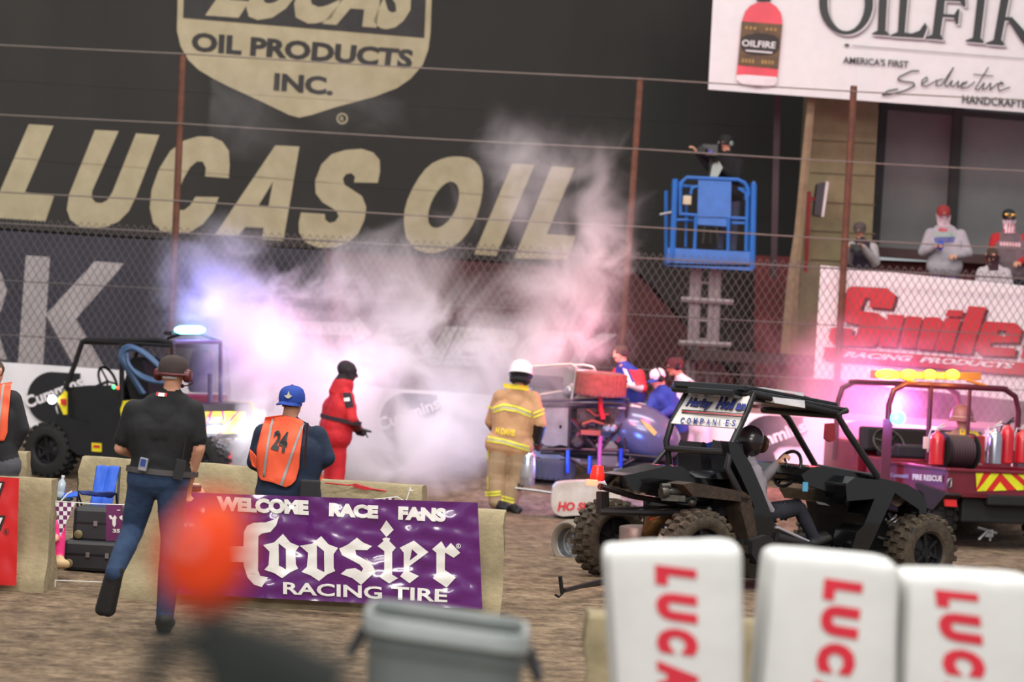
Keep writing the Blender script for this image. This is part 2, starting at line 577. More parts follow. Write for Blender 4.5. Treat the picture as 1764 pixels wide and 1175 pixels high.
o = mb.build('wall_panels', PANM); tag(o, kind='structure')
mb = MB()
slab(mb, [(1519, 150), (1532, 150), (1515, 420), (1500, 420)], 46.2, 0.12)
slab(mb, [(1645, 150), (1662, 150), (1646, 432), (1629, 430)], 46.2, 0.12)
slab(mb, [(1500, 176), (1840, 204), (1840, 214), (1500, 186)], 46.22, 0.1)
o = mb.build('trim_mullions', MULM); tag(o, kind='structure')
mb = MB()
slab(mb, [(1494, 424), (1850, 450), (1850, 466), (1494, 440)], 46.0, 0.3)
o = mb.build('trim_rail', mat('maroon_rail', (70, 44, 44), 0.7)); tag(o, kind='structure')
mb = MB()
slab(mb, [(1300, 440), (1850, 460), (1850, 760), (1300, 740)], 46.5, 0.1)
o = mb.build('wall_lower', mat('red_lit_wall', (132, 62, 62), 0.9, rgb2=(92, 50, 50), scale=1)); tag(o, kind='structure')  # red of the emergency light is put into the wall colour
mb = MB()
slab(mb, [(1334, 160), (1345, 160), (1338, 480), (1327, 480)], 44.9, 0.1)
o = mb.build('trim_pipe', mat('maroon_pipe', (58, 36, 40), 0.6)); tag(o, kind='structure')

# spectator platform
mb = MB()
a = P(1420, 470, 43.0)
mb.box((P(1620, 500, 43.6).x, 43.6, 1.2 + 0.75), (7.2, 1.5, 0.16))
for x in (-2.8, 0, 2.8):
    mb.box((P(1620, 500, 43.6).x + x, 43.6, 0.95), (0.12, 1.3, 1.9))
o = mb.build('floor_platform', mat('dark_platform', (60, 48, 46), 0.8)); tag(o, kind='structure')

# leaning tan beam beside the pillar
mb = MB()
pts = [P(1398, 165, 43.6), P(1376, 400, 43.6), P(1366, 480, 43.5), P(1352, 690, 43.4)]
mb.tube(pts, [0.062, 0.075, 0.10, 0.15], 0, n=6)
o = mb.build('support_beam', mat('tan_beam', (140, 118, 92), 0.8, rgb2=(120, 100, 78)), origin=pts[-1])
tag(o, 'tall leaning tan beam rising beside the block pillar', 'beam')

# ================================================================ track wall with its white banner
wl = [(-260, 41.2), (0, 41.0), (300, 40.3), (640, 39.6), (1000, 38.6), (1310, 37.7), (1560, 37.1), (1764, 36.6), (1960, 36.0)]
def wz(i):  # top height along the wall
    return 1.36 - 0.02 * i
top = []; 
for i, (px, Y) in enumerate(wl):
    g = G(px, Y, 1.0); top.append(Vector((g.x, Y, wz(i))))
mb = MB()
for a, b in zip(top[:-1], top[1:]):
    a0 = Vector((a.x, a.y, 0.2)); b0 = Vector((b.x, b.y, 0.2)); t = Vector((0, 0.25, 0))
    mb.obox(a0, b0 - a0, t, Vector((0, 0, 1.12)))
o = mb.build('wall_track', mat('track_wall', (120, 108, 96), 0.9)); tag(o, kind='structure')

def wall_pt(x, z, lift=0.03):
    for a, b in zip(top[:-1], top[1:]):
        if x <= b.x or b is top[-1]:
            t = (x - a.x) / (b.x - a.x)
            return Vector((x, a.y + (b.y - a.y) * t - lift, z)), a.z + (b.z - a.z) * t
mb = MB()
NX = 220
x0, x1 = top[0].x, top[-1].x
vs = []
for j in range(9):
    for i in range(NX + 1):
        x = x0 + (x1 - x0) * i / NX
        p, tz = wall_pt(x, 0)
        zz = 0.47 + (tz - 0.47) * (1 - j / 8)
        lf = 0.035 + 0.018 * noise.noise(Vector((x * 2.2, zz * 2, 1))) + 0.010 * noise.noise(Vector((x * 7, zz * 3, 4)))
        p, _ = wall_pt(x, zz, lf)
        vs.append(p)
fs = [(j * (NX + 1) + i, j * (NX + 1) + i + 1, (j + 1) * (NX + 1) + i + 1, (j + 1) * (NX + 1) + i) for j in range(8) for i in range(NX)]
mb.add(vs, fs, 0)
def wall_map(cx, zc, sc):
    """logo coordinates (unit = logo height) to the wall"""
    def fn(u, v, lift):
        x = cx + u * sc
        p, tz = wall_pt(x, 0)
        return wall_pt(x, zc + v * sc, lift)[0]
    return fn
def sub_poly(loop, n=3):
    out = []
    for i in range(len(loop)):
        a = loop[i]; b = loop[(i + 1) % len(loop)]
        for t in range(n): out.append((a[0] + (b[0] - a[0]) * t / n, a[1] + (b[1] - a[1]) * t / n))
    return out
CUM = [95, 428, 705, 985, 1330, 1485, 1640, 1800]
for px in CUM:
    Y = np.interp(px, [q[0] for q in wl], [q[1] for q in wl])
    g = G(px, Y, 0.9)
    fn = wall_map(g.x, 0.90, 0.70)
    # round black C mark with a square upper right corner and a cut at the right
    loop = [(0.50, 0.50), (0.50, -0.02), (0.30, -0.02), (0.12, -0.05), (0.02, -0.16), (0.08, -0.30), (0.28, -0.34), (0.50, -0.34), (0.50, -0.5)] + \
           [(-0.05 + 0.50 * math.cos(math.radians(a)), 0.50 * math.sin(math.radians(a))) for a in range(275, 85, -10)]
    mb.poly([[fn(u, v, 0.065) for u, v in sub_poly(loop, 2)]], 1)
    # slanted word over it, white with a dark shadow
    uv, tf = text_mesh('Cummins', 0.035, 0)
    a = math.radians(24)
    for dx, dy, mi, lf in ((0.012, -0.014, 1, 0.068), (0, 0, 0, 0.072)):
        vs = []
        for u, v in uv:
            x = -0.60 + u * 1.22; y = v * 0.24
            X_ = x * math.cos(a) - y * math.sin(a) + dx + 0.02; Y_ = x * math.sin(a) + y * math.cos(a) + dy + 0.0
            vs.append(fn(X_, Y_, lf))
        mb.add(vs, tf, mi)
o = mb.build('banner', [WHITE, INK], smooth='auto', origin=top[4], autos=True)
tag(o, 'long white banner with round black marks along the low track wall', 'banner')

# ================================================================ fence: posts, cables, chain link
YF = 41.5
fx = lambda px, py: P(px, py, YF)
fence = thing('fence', 'tall chain link fence with rusty posts and cables behind the track wall', 'fence', Vector((fx(700, 700).x, YF, 0.4)))
RUST = mat('rusty_steel', (110, 72, 54), 0.8, 0.2, rgb2=(86, 54, 44), scale=8)
for (x0_, y0_, x1_, y1_) in ((315, 94, 290, 700), (1103, 134, 1062, 720), (1471, 148, 1436, 760), (-70, 70, -92, 700)):
    mb = MB(); mb.tube([fx(x0_, y0_), fx(x1_, y1_)], 0.048, 0, n=8)
    mb.build('post', RUST, fence, smooth='auto')
CABLE = mat('galvanised_wire', (128, 118, 110), 0.5, 0.3)
for (ya, yb) in ((76, 172), (196, 294), (329, 428)):
    mb = MB()
    pts = []
    for i in range(41):
        t = i / 40; x = -150 + t * 2050
        sag = 0.03 * math.sin(math.pi * ((x - 315) / 790 % 1.0))
        p = fx(x, ya + (yb - ya) * x / 1764); p.y -= 0.05; p.z -= sag * 0.6
        pts.append(p)
    mb.tube(pts, 0.010, 0, n=5)
    mb.build('cable', CABLE, fence)
mb = MB()
LINK = mat('chain_link_wire', (112, 104, 102), 0.5, 0.3)
xa, xb = fx(-120, 400).x, fx(1900, 500).x
zt = fx(882, 430).z; zb = 1.0
pitch = 0.105
hgt = zt - zb
n = int((xb - xa) / pitch)
slope = 0.62      # run per rise of the wires
rw = 0.0042
for i in range(-int(hgt * slope / pitch) - 1, n + 1):
    for sg in (1, -1):
        xbot = xa + i * pitch if sg > 0 else xa + i * pitch + hgt * slope
        p0 = Vector((xbot, YF - 0.03 * sg * 0.2, zb)); p1 = Vector((xbot + sg * hgt * slope, YF - 0.03 * sg * 0.2, zt))
        if max(p0.x, p1.x) < xa or min(p0.x, p1.x) > xb + 1: continue
        p1 = p1 + (p1 - p0) * (0.06 / hgt)
        mb.tube([p0, p1], rw, 0, n=4)
mb.build('chain_link', LINK, fence)
mb = MB()
mb.tube([Vector((xa, YF, zt - 0.02)), Vector((xb, YF, zt - 0.02))], 0.012, 0, n=5)
mb.tube([Vector((xa, YF, zt - 0.80)), Vector((xb, YF, zt - 0.80))], 0.008, 0, n=5)
mb.tube([Vector((xa, YF, zt - 1.55)), Vector((xb, YF, zt - 1.55))], 0.008, 0, n=5)
mb.build('tension_wire', LINK, fence)

# ================================================================ white bottle banner at the top right
YO = 43.2
k = 564 / 1764
cr = lambda pts: crop(pts, 1200, 0, k)
V0 = lambda x, y: P(x, y, YO); 
def VL(d): return lambda x, y: P(x, y, YO - d)
mb = MB()
at = quadgrid(mb, [V0(1238, -190), V0(1960, -150), V0(1950, 207), V0(1220, 154)], 60, 24, 0, 0.02, 3, 1.2)
mb.poly([[P(x, y, YO + 0.05) for x, y in [(1238, -190), (1960, -150), (1950, 207), (1220, 154)]]], 0)
V1, V2, V3, V4 = VL(0.05), VL(0.06), VL(0.07), VL(0.08)
GL = 3; LB = 4
# bottle picture
mb.poly([[V1(*p) for p in cr([(325, 5), (400, 5), (402, -60), (322, -60)])]], 5)
mb.poly([[V1(*p) for p in cr([(330, 12), (395, 12), (430, 35), (455, 70), (462, 120), (436, 415), (330, 470), (215, 405), (245, 110), (262, 60), (290, 30)])]], 2)
mb.poly([[V2(*p) for p in cr([(215, 405), (260, 402), (432, 415), (434, 440), (420, 460), (330, 466), (240, 450), (215, 430)])]], 3)
mb.poly([[V2(*p) for p in cr([(243, 115), (462, 132), (440, 372), (222, 350)])]], 4)
mb.poly([[V3(*p) for p in cr(smooth_loop([(250, 190), (350, 175), (440, 195), (450, 250), (420, 295), (330, 300), (250, 280), (236, 230)]))]], 5)
text_quad(mb, 'OILFIRE', cr([(246, 213), (428, 226), (424, 262), (243, 248)]), V4, 0, bold=0.02)
for x0 in (262, 285, 308, 372, 395, 418):
    mb.poly([[V4(*p) for p in cr([(x0, 141 + (x0 - 262) * .07), (x0 + 14, 142 + (x0 - 262) * .07), (x0 + 13, 158 + (x0 - 262) * .07), (x0 - 1, 157 + (x0 - 262) * .07)])]], 6)
for x0 in (244, 262, 280, 298, 350, 368, 386, 404):
    mb.poly([[V4(*p) for p in cr([(x0, 315 + (x0 - 244) * .07), (x0 + 12, 316 + (x0 - 244) * .07), (x0 + 11, 338 + (x0 - 244) * .07), (x0 - 1, 337 + (x0 - 244) * .07)])]], 6)
mb.poly([[V4(*p) for p in cr([(262, 268), (410, 280), (405, 288), (268, 276)])]], 0)
# serif word
def serif(fn, mi, dx, dy):
    S_ = []
    S_.append([oval(806 + dx, 15 + dy, 146, 172, 40), oval(806 + dx, 15 + dy, 100, 152, 40)])
    S_.append([[(985, -60), (1030, -60), (1018, 165), (1040, 186), (1040, 193), (945, 186), (945, 179), (975, 165)]])
    S_.append([[(1098, -60), (1142, -60), (1122, 175), (1160, 180), (1200, 165), (1232, 120), (1243, 150), (1222, 206), (1045, 196), (1045, 188), (1084, 172)]])
    S_.append([[(1300, -60), (1350, -60), (1340, -15), (1420, -12), (1446, -60), (1450, 35), (1438, 35), (1420, 8), (1338, 4), (1332, 75), (1388, 78), (1406, 48), (1418, 50), (1410, 130), (1398, 130), (1386, 96), (1328, 92), (1314, 185), (1328, 208), (1328, 216), (1236, 208), (1236, 200), (1270, 185)]])
    S_.append([[(1518, -60), (1562, -60), (1530, 205), (1547, 224), (1547, 233), (1450, 224), (1450, 216), (1488, 203)]])
    S_.append([[(1648, -60), (1694, -60), (1664, 92), (1700, 92), (1850, 260), (1850, 330), (1745, 215), (1680, 112), (1662, 110), (1642, 215), (1658, 236), (1658, 246), (1560, 238), (1560, 230), (1600, 215)]])
    for s in S_:
        mb.poly([[fn(*p) for p in cr([(x + (dx if i_ is not None and len(s) == 1 else 0), y + (dy if len(s) == 1 else 0)) for x, y in l])] for i_, l in enumerate(s)], mi)
serif(V1, 7, 12, 12)
serif(V2, 0, 6, 7)
serif(V3, 1, 0, 0)
mb.poly([[V1(*p) for p in cr([(792, 242), (810, 234), (828, 244), (810, 252)])]], 1)
mb.poly([[V1(*p) for p in cr([(838, 243), (1900, 325), (1900, 329), (838, 248)])]], 7)
text_quad(mb, "AMERICA'S FIRST", cr([(790, 303), (1143, 328), (1141, 366), (788, 340)]), V1, 1, bold=0.02)
text_quad(mb, 'HANDCRAFTED SPIRIT', cr([(1432, 512), (1980, 552), (1978, 598), (1430, 556)]), V1, 1, bold=0.02)
# handwritten word as brush strokes
def stroke(pts, wdt):
    for a, b in zip(pts[:-1], pts[1:]):
        dx, dy = b[0] - a[0], b[1] - a[1]; L = math.hypot(dx, dy) or 1
        nx, ny = -dy / L * wdt / 2, dx / L * wdt / 2
        mb.poly([[V2(*p) for p in cr([(a[0] + nx, a[1] + ny), (b[0] + nx, b[1] + ny), (b[0] - nx, b[1] - ny), (a[0] - nx, a[1] - ny)])]], 1)
stroke([(1200, 382), (1160, 382), (1090, 415), (1085, 432), (1120, 440), (1168, 445), (1175, 462), (1120, 490), (1040, 510), (1000, 512), (1030, 490), (1085, 480)], 8)
stroke([(1215, 452), (1245, 430), (1240, 415), (1215, 432), (1212, 460), (1240, 464), (1300, 430)], 6)
stroke([(1330, 425), (1295, 435), (1290, 462), (1318, 460), (1385, 362), (1335, 455), (1350, 468), (1378, 432)], 6)
stroke([(1378, 432), (1368, 462), (1385, 466), (1412, 436), (1405, 470), (1460, 440), (1430, 448), (1425, 474), (1460, 472), (1500, 440)], 6)
stroke([(1572, 362), (1500, 480), (1520, 484), (1550, 445)], 6); stroke([(1490, 400), (1600, 410)], 5)
stroke([(1550, 445), (1540, 482), (1560, 478), (1585, 446), (1580, 486), (1620, 450), (1655, 452), (1640, 440), (1622, 462), (1630, 490), (1690, 470)], 6)
o = mb.build('banner', [mat('off_white_banner', (208, 202, 204), .55, var=.04), INK, mat('red_bottle_print', (206, 54, 72), 0.5, var=0.2, scale=2), mat('clear_glass_print', (214, 200, 204), 0.5), mat('brown_label_print', (104, 78, 54), 0.7, rgb2=(76, 58, 42), scale=8), mat('dark_label_print', (44, 36, 34), 0.7), mat('gold_print', (150, 118, 64), 0.6), mat('grey_print', (132, 128, 132), 0.6)], smooth='auto', origin=V0(1500, 100), autos=True)
tag(o, 'white banner with red bottle picture and black serif lettering hung high at the right', 'banner')

# ================================================================ white banner with red block letters behind the fence
YS = 41.75
k = 384 / 1764
cr = lambda pts: crop(pts, 1380, 440, k)
M = lambda d: (lambda x, y: P(x, y, YS - d))
mb = MB()
at = quadgrid(mb, [P(1414, 457, YS), P(1960, 512, YS), P(1950, 712, YS), P(1402, 652, YS)], 50, 18, 0, 0.012, 9, 1.0)
sh = [
    [[(400, 245), (680, 260), (745, 310), (745, 340), (715, 425), (540, 410), (545, 345), (510, 330), (490, 370), (470, 440), (600, 455), (670, 500), (650, 590), (600, 700), (560, 720), (260, 710), (215, 650), (235, 580), (260, 570), (410, 580), (400, 630), (430, 640), (465, 550), (340, 525), (325, 470), (345, 330), (365, 265)]],
    [[(690, 465), (820, 475), (750, 725), (605, 715)]], [[(835, 478), (960, 490), (900, 735), (768, 725)]], [[(975, 488), (1085, 490), (1125, 520), (1040, 750), (912, 738)]],
    [[(1160, 430), (1290, 435), (1270, 486), (1140, 482)]], [[(1138, 497), (1265, 502), (1190, 760), (1050, 750)]],
    [[(1325, 400), (1465, 410), (1345, 780), (1205, 770)]],
    [[(1450, 520), (1700, 535), (1750, 590), (1715, 690), (1500, 690), (1490, 722), (1700, 735), (1690, 800), (1420, 790), (1372, 740)], [(1560, 588), (1625, 600), (1612, 640), (1545, 628)]],
    [[(1790, 560), (1950, 575), (1900, 830), (1740, 815)]],
    [[(190, 725), (2400, 900), (2400, 1000), (170, 820)]]]
for s in sh:
    mb.poly([[M(0.03)(*p) for p in crop(l, 1380 + 5, 440 + 4, k)] for l in s], 2)
for s in sh:
    mb.poly([[M(0.04)(*p) for p in cr(l)] for l in s], 1)
text_quad(mb, 'RACING  PRODUCTS', cr([(345, 757), (1692, 852), (1680, 898), (330, 803)]), M(0.05), 0, bold=0.05, shear=0.25)
o = mb.build('banner', [WHITE, REDI, mat('dark_red_ink', (96, 22, 34), 0.6)], smooth='auto', origin=P(1600, 560, YS), autos=True)
tag(o, 'white banner with big red block letters behind the fence at the right', 'banner')
# ================================================================ people
def bone_hull(mb, a, b, ra, rb):
    """tapered rounded limb between two joints"""
    a = Vector(a); b = Vector(b)
    d = b - a; L = d.length
    if L < 1e-4:
        mb.ball(a, max(ra, rb), 0, 12); return
    d /= L
    prof = []
    for i in range(5): t = math.pi / 2 * (i / 4); prof.append((max(1e-4, ra * math.sin(t)), -ra * math.cos(t)))
    for i in range(1, 5): t = math.pi / 2 * (i / 4); prof.append((max(1e-4, rb * math.cos(t)), L + rb * math.sin(t)))
    mb.lathe(prof, a, d, 0, 14)


class Body:
    """gathers tapered limbs with region names, fuses them into one skin and colours it by region"""
    def __init__(self):
        self.b = []      # a, b, ra, rb, region
        self.paint = None

    def add(self, a, b, ra, rb, reg):
        self.b.append((Vector(a), Vector(b), ra, rb, reg)); return self

    def chain(self, pts, rs, reg):
        for i in range(len(pts) - 1):
            self.add(pts[i], pts[i + 1], rs[i], rs[i + 1], reg if isinstance(reg, str) else reg[i])

    def build(self, name, regs, parent, voxel=0.011, smooth=4):
        mb = MB()
        for a, b, ra, rb, _ in self.b: bone_hull(mb, a, b, ra, rb)
        off = root_loc(parent)
        me = bpy.data.meshes.new('tmp'); me.from_pydata([v - off for v in mb.v], [], mb.f)
        ob = bpy.data.objects.new('tmp', me); COL.objects.link(ob)
        r = ob.modifiers.new('r', 'REMESH'); r.mode = 'VOXEL'; r.voxel_size = voxel
        s = ob.modifiers.new('s', 'SMOOTH'); s.factor = 0.5; s.iterations = smooth
        dg = bpy.context.evaluated_depsgraph_get(); dg.update()
        new = bpy.data.meshes.new_from_object(ob.evaluated_get(dg))
        bpy.data.objects.remove(ob); bpy.data.meshes.remove(me)
        new.name = name
        names = list(regs.keys())
        n = len(new.polygons)
        cen = np.empty(n * 3); new.polygons.foreach_get('center', cen); cen = cen.reshape(-1, 3) + np.array(off)
        best = np.full(n, 1e9); idx = np.zeros(n, dtype=int)
        for a, b, ra, rb, reg in self.b:
            A = np.array(a); D = np.array(b) - A; L2 = max(1e-9, (D ** 2).sum())
            t = np.clip(((cen - A) @ D) / L2, 0, 1)
            d = np.linalg.norm(cen - A - t[:, None] * D, axis=1) - (ra + (rb - ra) * t)
            k = d < best
            best[k] = d[k]; idx[k] = names.index(reg)
        if self.paint is not None:
            for fn in self.paint: fn(cen, idx, names)
        new.materials.clear()
        for x in names: new.materials.append(regs[x])
        new.polygons.foreach_set('material_index', idx.astype(np.int32))
        new.polygons.foreach_set('use_smooth', [True] * n)
        new.update()
        o = bpy.data.objects.new(name, new); COL.objects.link(o); o.parent = parent
        return o


class Fig:
    """a person from joints given as (px, py, dy) at distance Y"""
    def __init__(self, Y, J, face=(0, 1, 0), head_r=0.098, h=1.0):
        self.Y = Y; self.h = h
        self.J = {k: P(v[0], v[1], Y + (v[2] if len(v) > 2 else 0)) for k, v in J.items()}
        self.f = Vector(face).normalized()
        up = Vector((0, 0, 1))
        self.r = self.f.cross(up).normalized()       # figure's own right hand side
        self.u = self.r.cross(self.f).normalized()
        self.hr = head_r * h
        self.B = Body()

    def head(self, c=None, skin='skin', hair='hair', hairy=True, jaw=True, longhair=False):
        B = self.B; f, u, r = self.f, self.u, self.r; k = self.hr / 0.098
        c = self.J['head'] if c is None else c
        B.add(c - f * .018 * k + u * .028 * k, c + f * .012 * k + u * .022 * k, .082 * k, .081 * k, hair if hairy else skin)     # skull
        B.add(c + f * .030 * k + u * .012 * k, c + f * .034 * k - u * .045 * k, .068 * k, .056 * k, skin)           # face
        B.add(c + f * .045 * k - u * .060 * k, c + f * .060 * k - u * .085 * k, .044 * k, .028 * k, skin)        # jaw, chin
        B.add(c + f * .098 * k + u * .000 * k, c + f * .114 * k - u * .030 * k, .010 * k, .015 * k, skin)        # nose
        for s in (-1, 1):
            B.add(c + r * s * .036 * k + f * .088 * k + u * .012 * k, c + r * s * .030 * k + f * .089 * k + u * .012 * k, .012 * k, .011 * k, 'eye')
            B.add(c + r * s * .018 * k + f * .093 * k + u * .030 * k, c + r * s * .048 * k + f * .080 * k + u * .030 * k, .009 * k, .008 * k, 'brow')
            B.add(c + r * s * .081 * k - f * .008 * k + u * .012 * k, c + r * s * .078 * k - f * .002 * k - u * .028 * k, .020 * k, .012 * k, skin)   # ear
        B.add(c + r * -.02 * k + f * .093 * k - u * .052 * k, c + r * .02 * k + f * .093 * k - u * .052 * k, .009 * k, .009 * k, 'lip')
        n = self.J['neck']
        B.add(c - f * .012 * k - u * .04 * k, n + u * .0, .056 * k, .060 * k, skin)

    def torso(self, reg='top', belly=0.12, chest=0.115, low='top', hip=None, widen=1.0, hipw=0.10):
        B = self.B; J = self.J; h = self.h
        sl, sr, n = J['shl'], J['shr'], J['neck']
        hl, hr = J['hipl'], J['hipr']
        ms = (sl + sr) / 2; mh = (hl + hr) / 2
        B.add(sl.lerp(ms, .12), sr.lerp(ms, .12), .075 * h * widen, .075 * h * widen, reg)
        B.add(sl.lerp(n, .5), n - (n - ms) * .15, .062 * h, .062 * h, reg); B.add(sr.lerp(n, .5), n - (n - ms) * .15, .062 * h, .062 * h, reg)
        hd = self.J['head']; nb = n.lerp(hd, .12)
        B.add(sl.lerp(ms, .30), nb, .070 * h, .058 * h, reg); B.add(sr.lerp(ms, .30), nb, .070 * h, .058 * h, reg)
        B.add(ms + (mh - ms) * .05, nb, .085 * h, .060 * h, reg)
        B.add(ms + (mh - ms) * .12, ms + (mh - ms) * .7, chest * .92 * h, belly * .95 * h, reg)
        cl = sl.lerp(ms, .38) + (mh - ms) * .28; cr_ = sr.lerp(ms, .38) + (mh - ms) * .28
        B.add(sl.lerp(ms, .25) + (mh - ms) * .08, cl, .085 * h * widen, chest * h * widen, reg); B.add(sr.lerp(ms, .25) + (mh - ms) * .08, cr_, .085 * h * widen, chest * h * widen, reg)
        B.add(cl, cr_, chest * h * widen, chest * h * widen, reg)
        wl = hl.lerp(mh, .25) + (ms - mh) * .30; wr = hr.lerp(mh, .25) + (ms - mh) * .30
        B.add(cl, wl, chest * h * widen, belly * h * widen, reg); B.add(cr_, wr, chest * h * widen, belly * h * widen, reg)
        B.add(wl, wr, belly * h * widen, belly * h * widen, reg)
        pw = (hip or belly) * h * widen
        B.add(wl, hl.lerp(mh, .1) + (ms - mh) * .08, belly * h * widen, pw, low); B.add(wr, hr.lerp(mh, .1) + (ms - mh) * .08, belly * h * widen, pw, low)
        B.add(hl.lerp(mh, .1) + (ms - mh) * .08, hr.lerp(mh, .1) + (ms - mh) * .08, pw, pw, low)

    def arm(self, s, up='top', fore='skin', hand='skin', thick=0.0, split=1.0, point=None, curl=0.6, cuff=None, fingers=True, palm_n=None, grip=None):
        """s: 'l' or 'r' (image side); split: share of the upper arm in the sleeve"""
        B = self.B; J = self.J; h = self.h
        a, e, w_ = J['sh' + s], J['el' + s], J['wr' + s]
        t = thick
        if split < 1:
            m_ = a.lerp(e, split)
            B.add(a, m_, .066 * h + t, .056 * h + t, up)
            B.add(m_, e, .046 * h, .040 * h, fore)
            B.add(e, w_, .042 * h, .029 * h, fore)
        else:
            B.add(a, e, .062 * h + t, .048 * h + t, up)
            m_ = e.lerp(w_, .45)
            B.add(e, m_, .047 * h + t, .043 * h + t, fore); B.add(m_, w_, .043 * h + t, .031 * h + t * .8, fore)
        d = (w_ - e).normalized() if point is None else Vector(point).normalized()
        self.hand(w_, d, s, hand, curl, palm_n, glove=0.0)

    def hand(self, w_, d, s, reg='skin', curl=0.6, palm_n=None, glove=0.0, k=1.0):
        """palm, four curled fingers of unequal length and a side thumb; palm_n = the way the palm faces"""
        B = self.B; k *= self.h
        d = Vector(d).normalized()
        pn = Vector(palm_n) if palm_n is not None else Vector((0, 0.3, -1))
        pn = (pn - d * pn.dot(d))
        pn = pn.normalized() if pn.length > .05 else d.orthogonal().normalized()
        side = d.cross(pn).normalized()
        ts = 1 if s == 'l' else -1
        kn = w_ + d * .085 * k
        for q in (-1.0, -0.33, .33, 1.0):
            B.add(w_ + side * q * .018 * k + d * .01 * k, kn + side * q * .030 * k, .019 * k + glove, .0155 * k + glove, reg)
        lens = (.066, .078, .074, .058)
        for i, q in enumerate((-1.0, -.34, .34, 1.0)):
            L = lens[i if ts > 0 else 3 - i] * k
            p0 = kn + side * q * .031 * k
            a1 = curl * .7; a2 = curl * 1.7; a3 = curl * 2.6
            dd = lambda a: (d * math.cos(a) + pn * math.sin(a)) + side * q * .05
            p1 = p0 + dd(a1) * L * .46; p2 = p1 + dd(a2) * L * .32; p3 = p2 + dd(a3) * L * .24
            B.chain([p0, p1, p2, p3], [.0112 * k + glove, .0104 * k + glove, .0096 * k + glove, .0082 * k + glove], reg)
        tb = w_ + d * .028 * k - side * ts * .026 * k
        t1 = tb + (d * .55 - side * ts * .75 + pn * .35).normalized() * .040 * k
        t2 = t1 + (d * .85 - side * ts * .15 + pn * (.3 + curl * .5)).normalized() * .034 * k
        B.chain([tb, t1, t2], [.017 * k + glove, .013 * k + glove, .0105 * k + glove], reg)

    def leg(self, s, reg='legs', shoe='shoe', thick=0.0, toe=None, foot=True):
        B = self.B; J = self.J; h = self.h
        a, kn, an = J['hip' + s], J['kn' + s], J['an' + s]
        B.add(a, a.lerp(kn, .5), .092 * h + t_(thick), .078 * h + t_(thick), reg)
        B.add(a.lerp(kn, .5), kn, .078 * h + t_(thick), .060 * h + t_(thick), reg)
        m_ = kn.lerp(an, .35)
        B.add(kn, m_, .060 * h + t_(thick), .058 * h + t_(thick), reg); B.add(m_, an, .058 * h + t_(thick), .046 * h + t_(thick), reg)
        if foot:
            to = J['to' + s]; d = (to - an)
            d = d.normalized() if d.length > 1e-3 else Vector((0, -1, 0))
            heel = an - d * .045 * h
            B.add(an, heel - Vector((0, 0, .03 * h)), .044 * h, .036 * h, shoe)
            sd = d.cross(self.f if abs(d.dot(self.f)) < .8 else Vector((0, 0, 1))).normalized()
            for q in (-.021, .021):
                B.add(heel - Vector((0, 0, .035 * h)) + sd * q * .7, to + sd * q, .040 * h, .038 * h, shoe)
            B.add(an, an.lerp(to, .6), .044 * h, .040 * h, shoe)


def t_(x): return x


EYE = mat('eye_dark', (40, 30, 28), 0.3)
LIP = mat('lip', (168, 96, 88), 0.5)
BROW = mat('brow', (70, 50, 40), 0.8)


def regs(**k):
    d = dict(skin=SKIN, eye=EYE, brow=BROW, lip=LIP)
    d['hair'] = k.pop('hair', mat('brown_hair', (74, 56, 44), 0.9, var=0.3, scale=60))
    d.update(k); return d


def cap(fig, parent, m, brim=True, back=False, mm=None, lift=0.0, tilt=0.0, sc=1.0, brim_m=None):
    """baseball cap: crown and brim in the head's frame"""
    c = fig.J['head']; k = fig.hr / .098 * sc; f, u, r = fig.f, fig.u, fig.r
    if back: f = -f; r = -r
    uu = (u - f * tilt).normalized(); ff = (f + u * tilt).normalized()
    mb = MB()
    o = c + uu * (.022 * k + lift) - fig.f * .002
    prof = [(.096 * k, -.015 * k), (.099 * k, .01 * k), (.096 * k, .045 * k), (.082 * k, .078 * k), (.055 * k, .098 * k), (.012 * k, .108 * k), (.010 * k, .113 * k), (.001 * k, .113 * k)]
    mb.lathe(prof, o, uu, 0, 20, sx=1.0, xref=r)
    crown = mb.build('crown', mm or m, parent, smooth='auto')
    if brim:
        mb = MB(); n = 12
        R = Matrix((r, ff, uu)).transposed()
        top = []; 
        for i in range(n + 1):
            a = math.pi * i / n
            for t in (0, 1):
                rad = (.090 + t * .085 * math.sin(a) ** .6) * k
                x = math.cos(a) * (.090 + t * -.004) * k; y = math.sin(a) * .085 * k + t * .080 * k * math.sin(a) ** .5
                z = -.018 * k * t * 1.0 - .018 * k * abs(math.cos(a)) ** 2
                top.append(o + R @ Vector((x, y, z)))
        dn = [p - uu * .006 for p in top]
        N = len(top)
        fs = []
        for i in range(n):
            a = 2 * i; fs += [(a, a + 1, a + 3, a + 2), (N + a, N + a + 2, N + a + 3, N + a + 1), (a + 1, N + a + 1, N + a + 3, a + 3)]
        mb.add(top + dn, fs, 0)
        mb.build('brim', brim_m or m, parent, smooth='auto')
    return crown


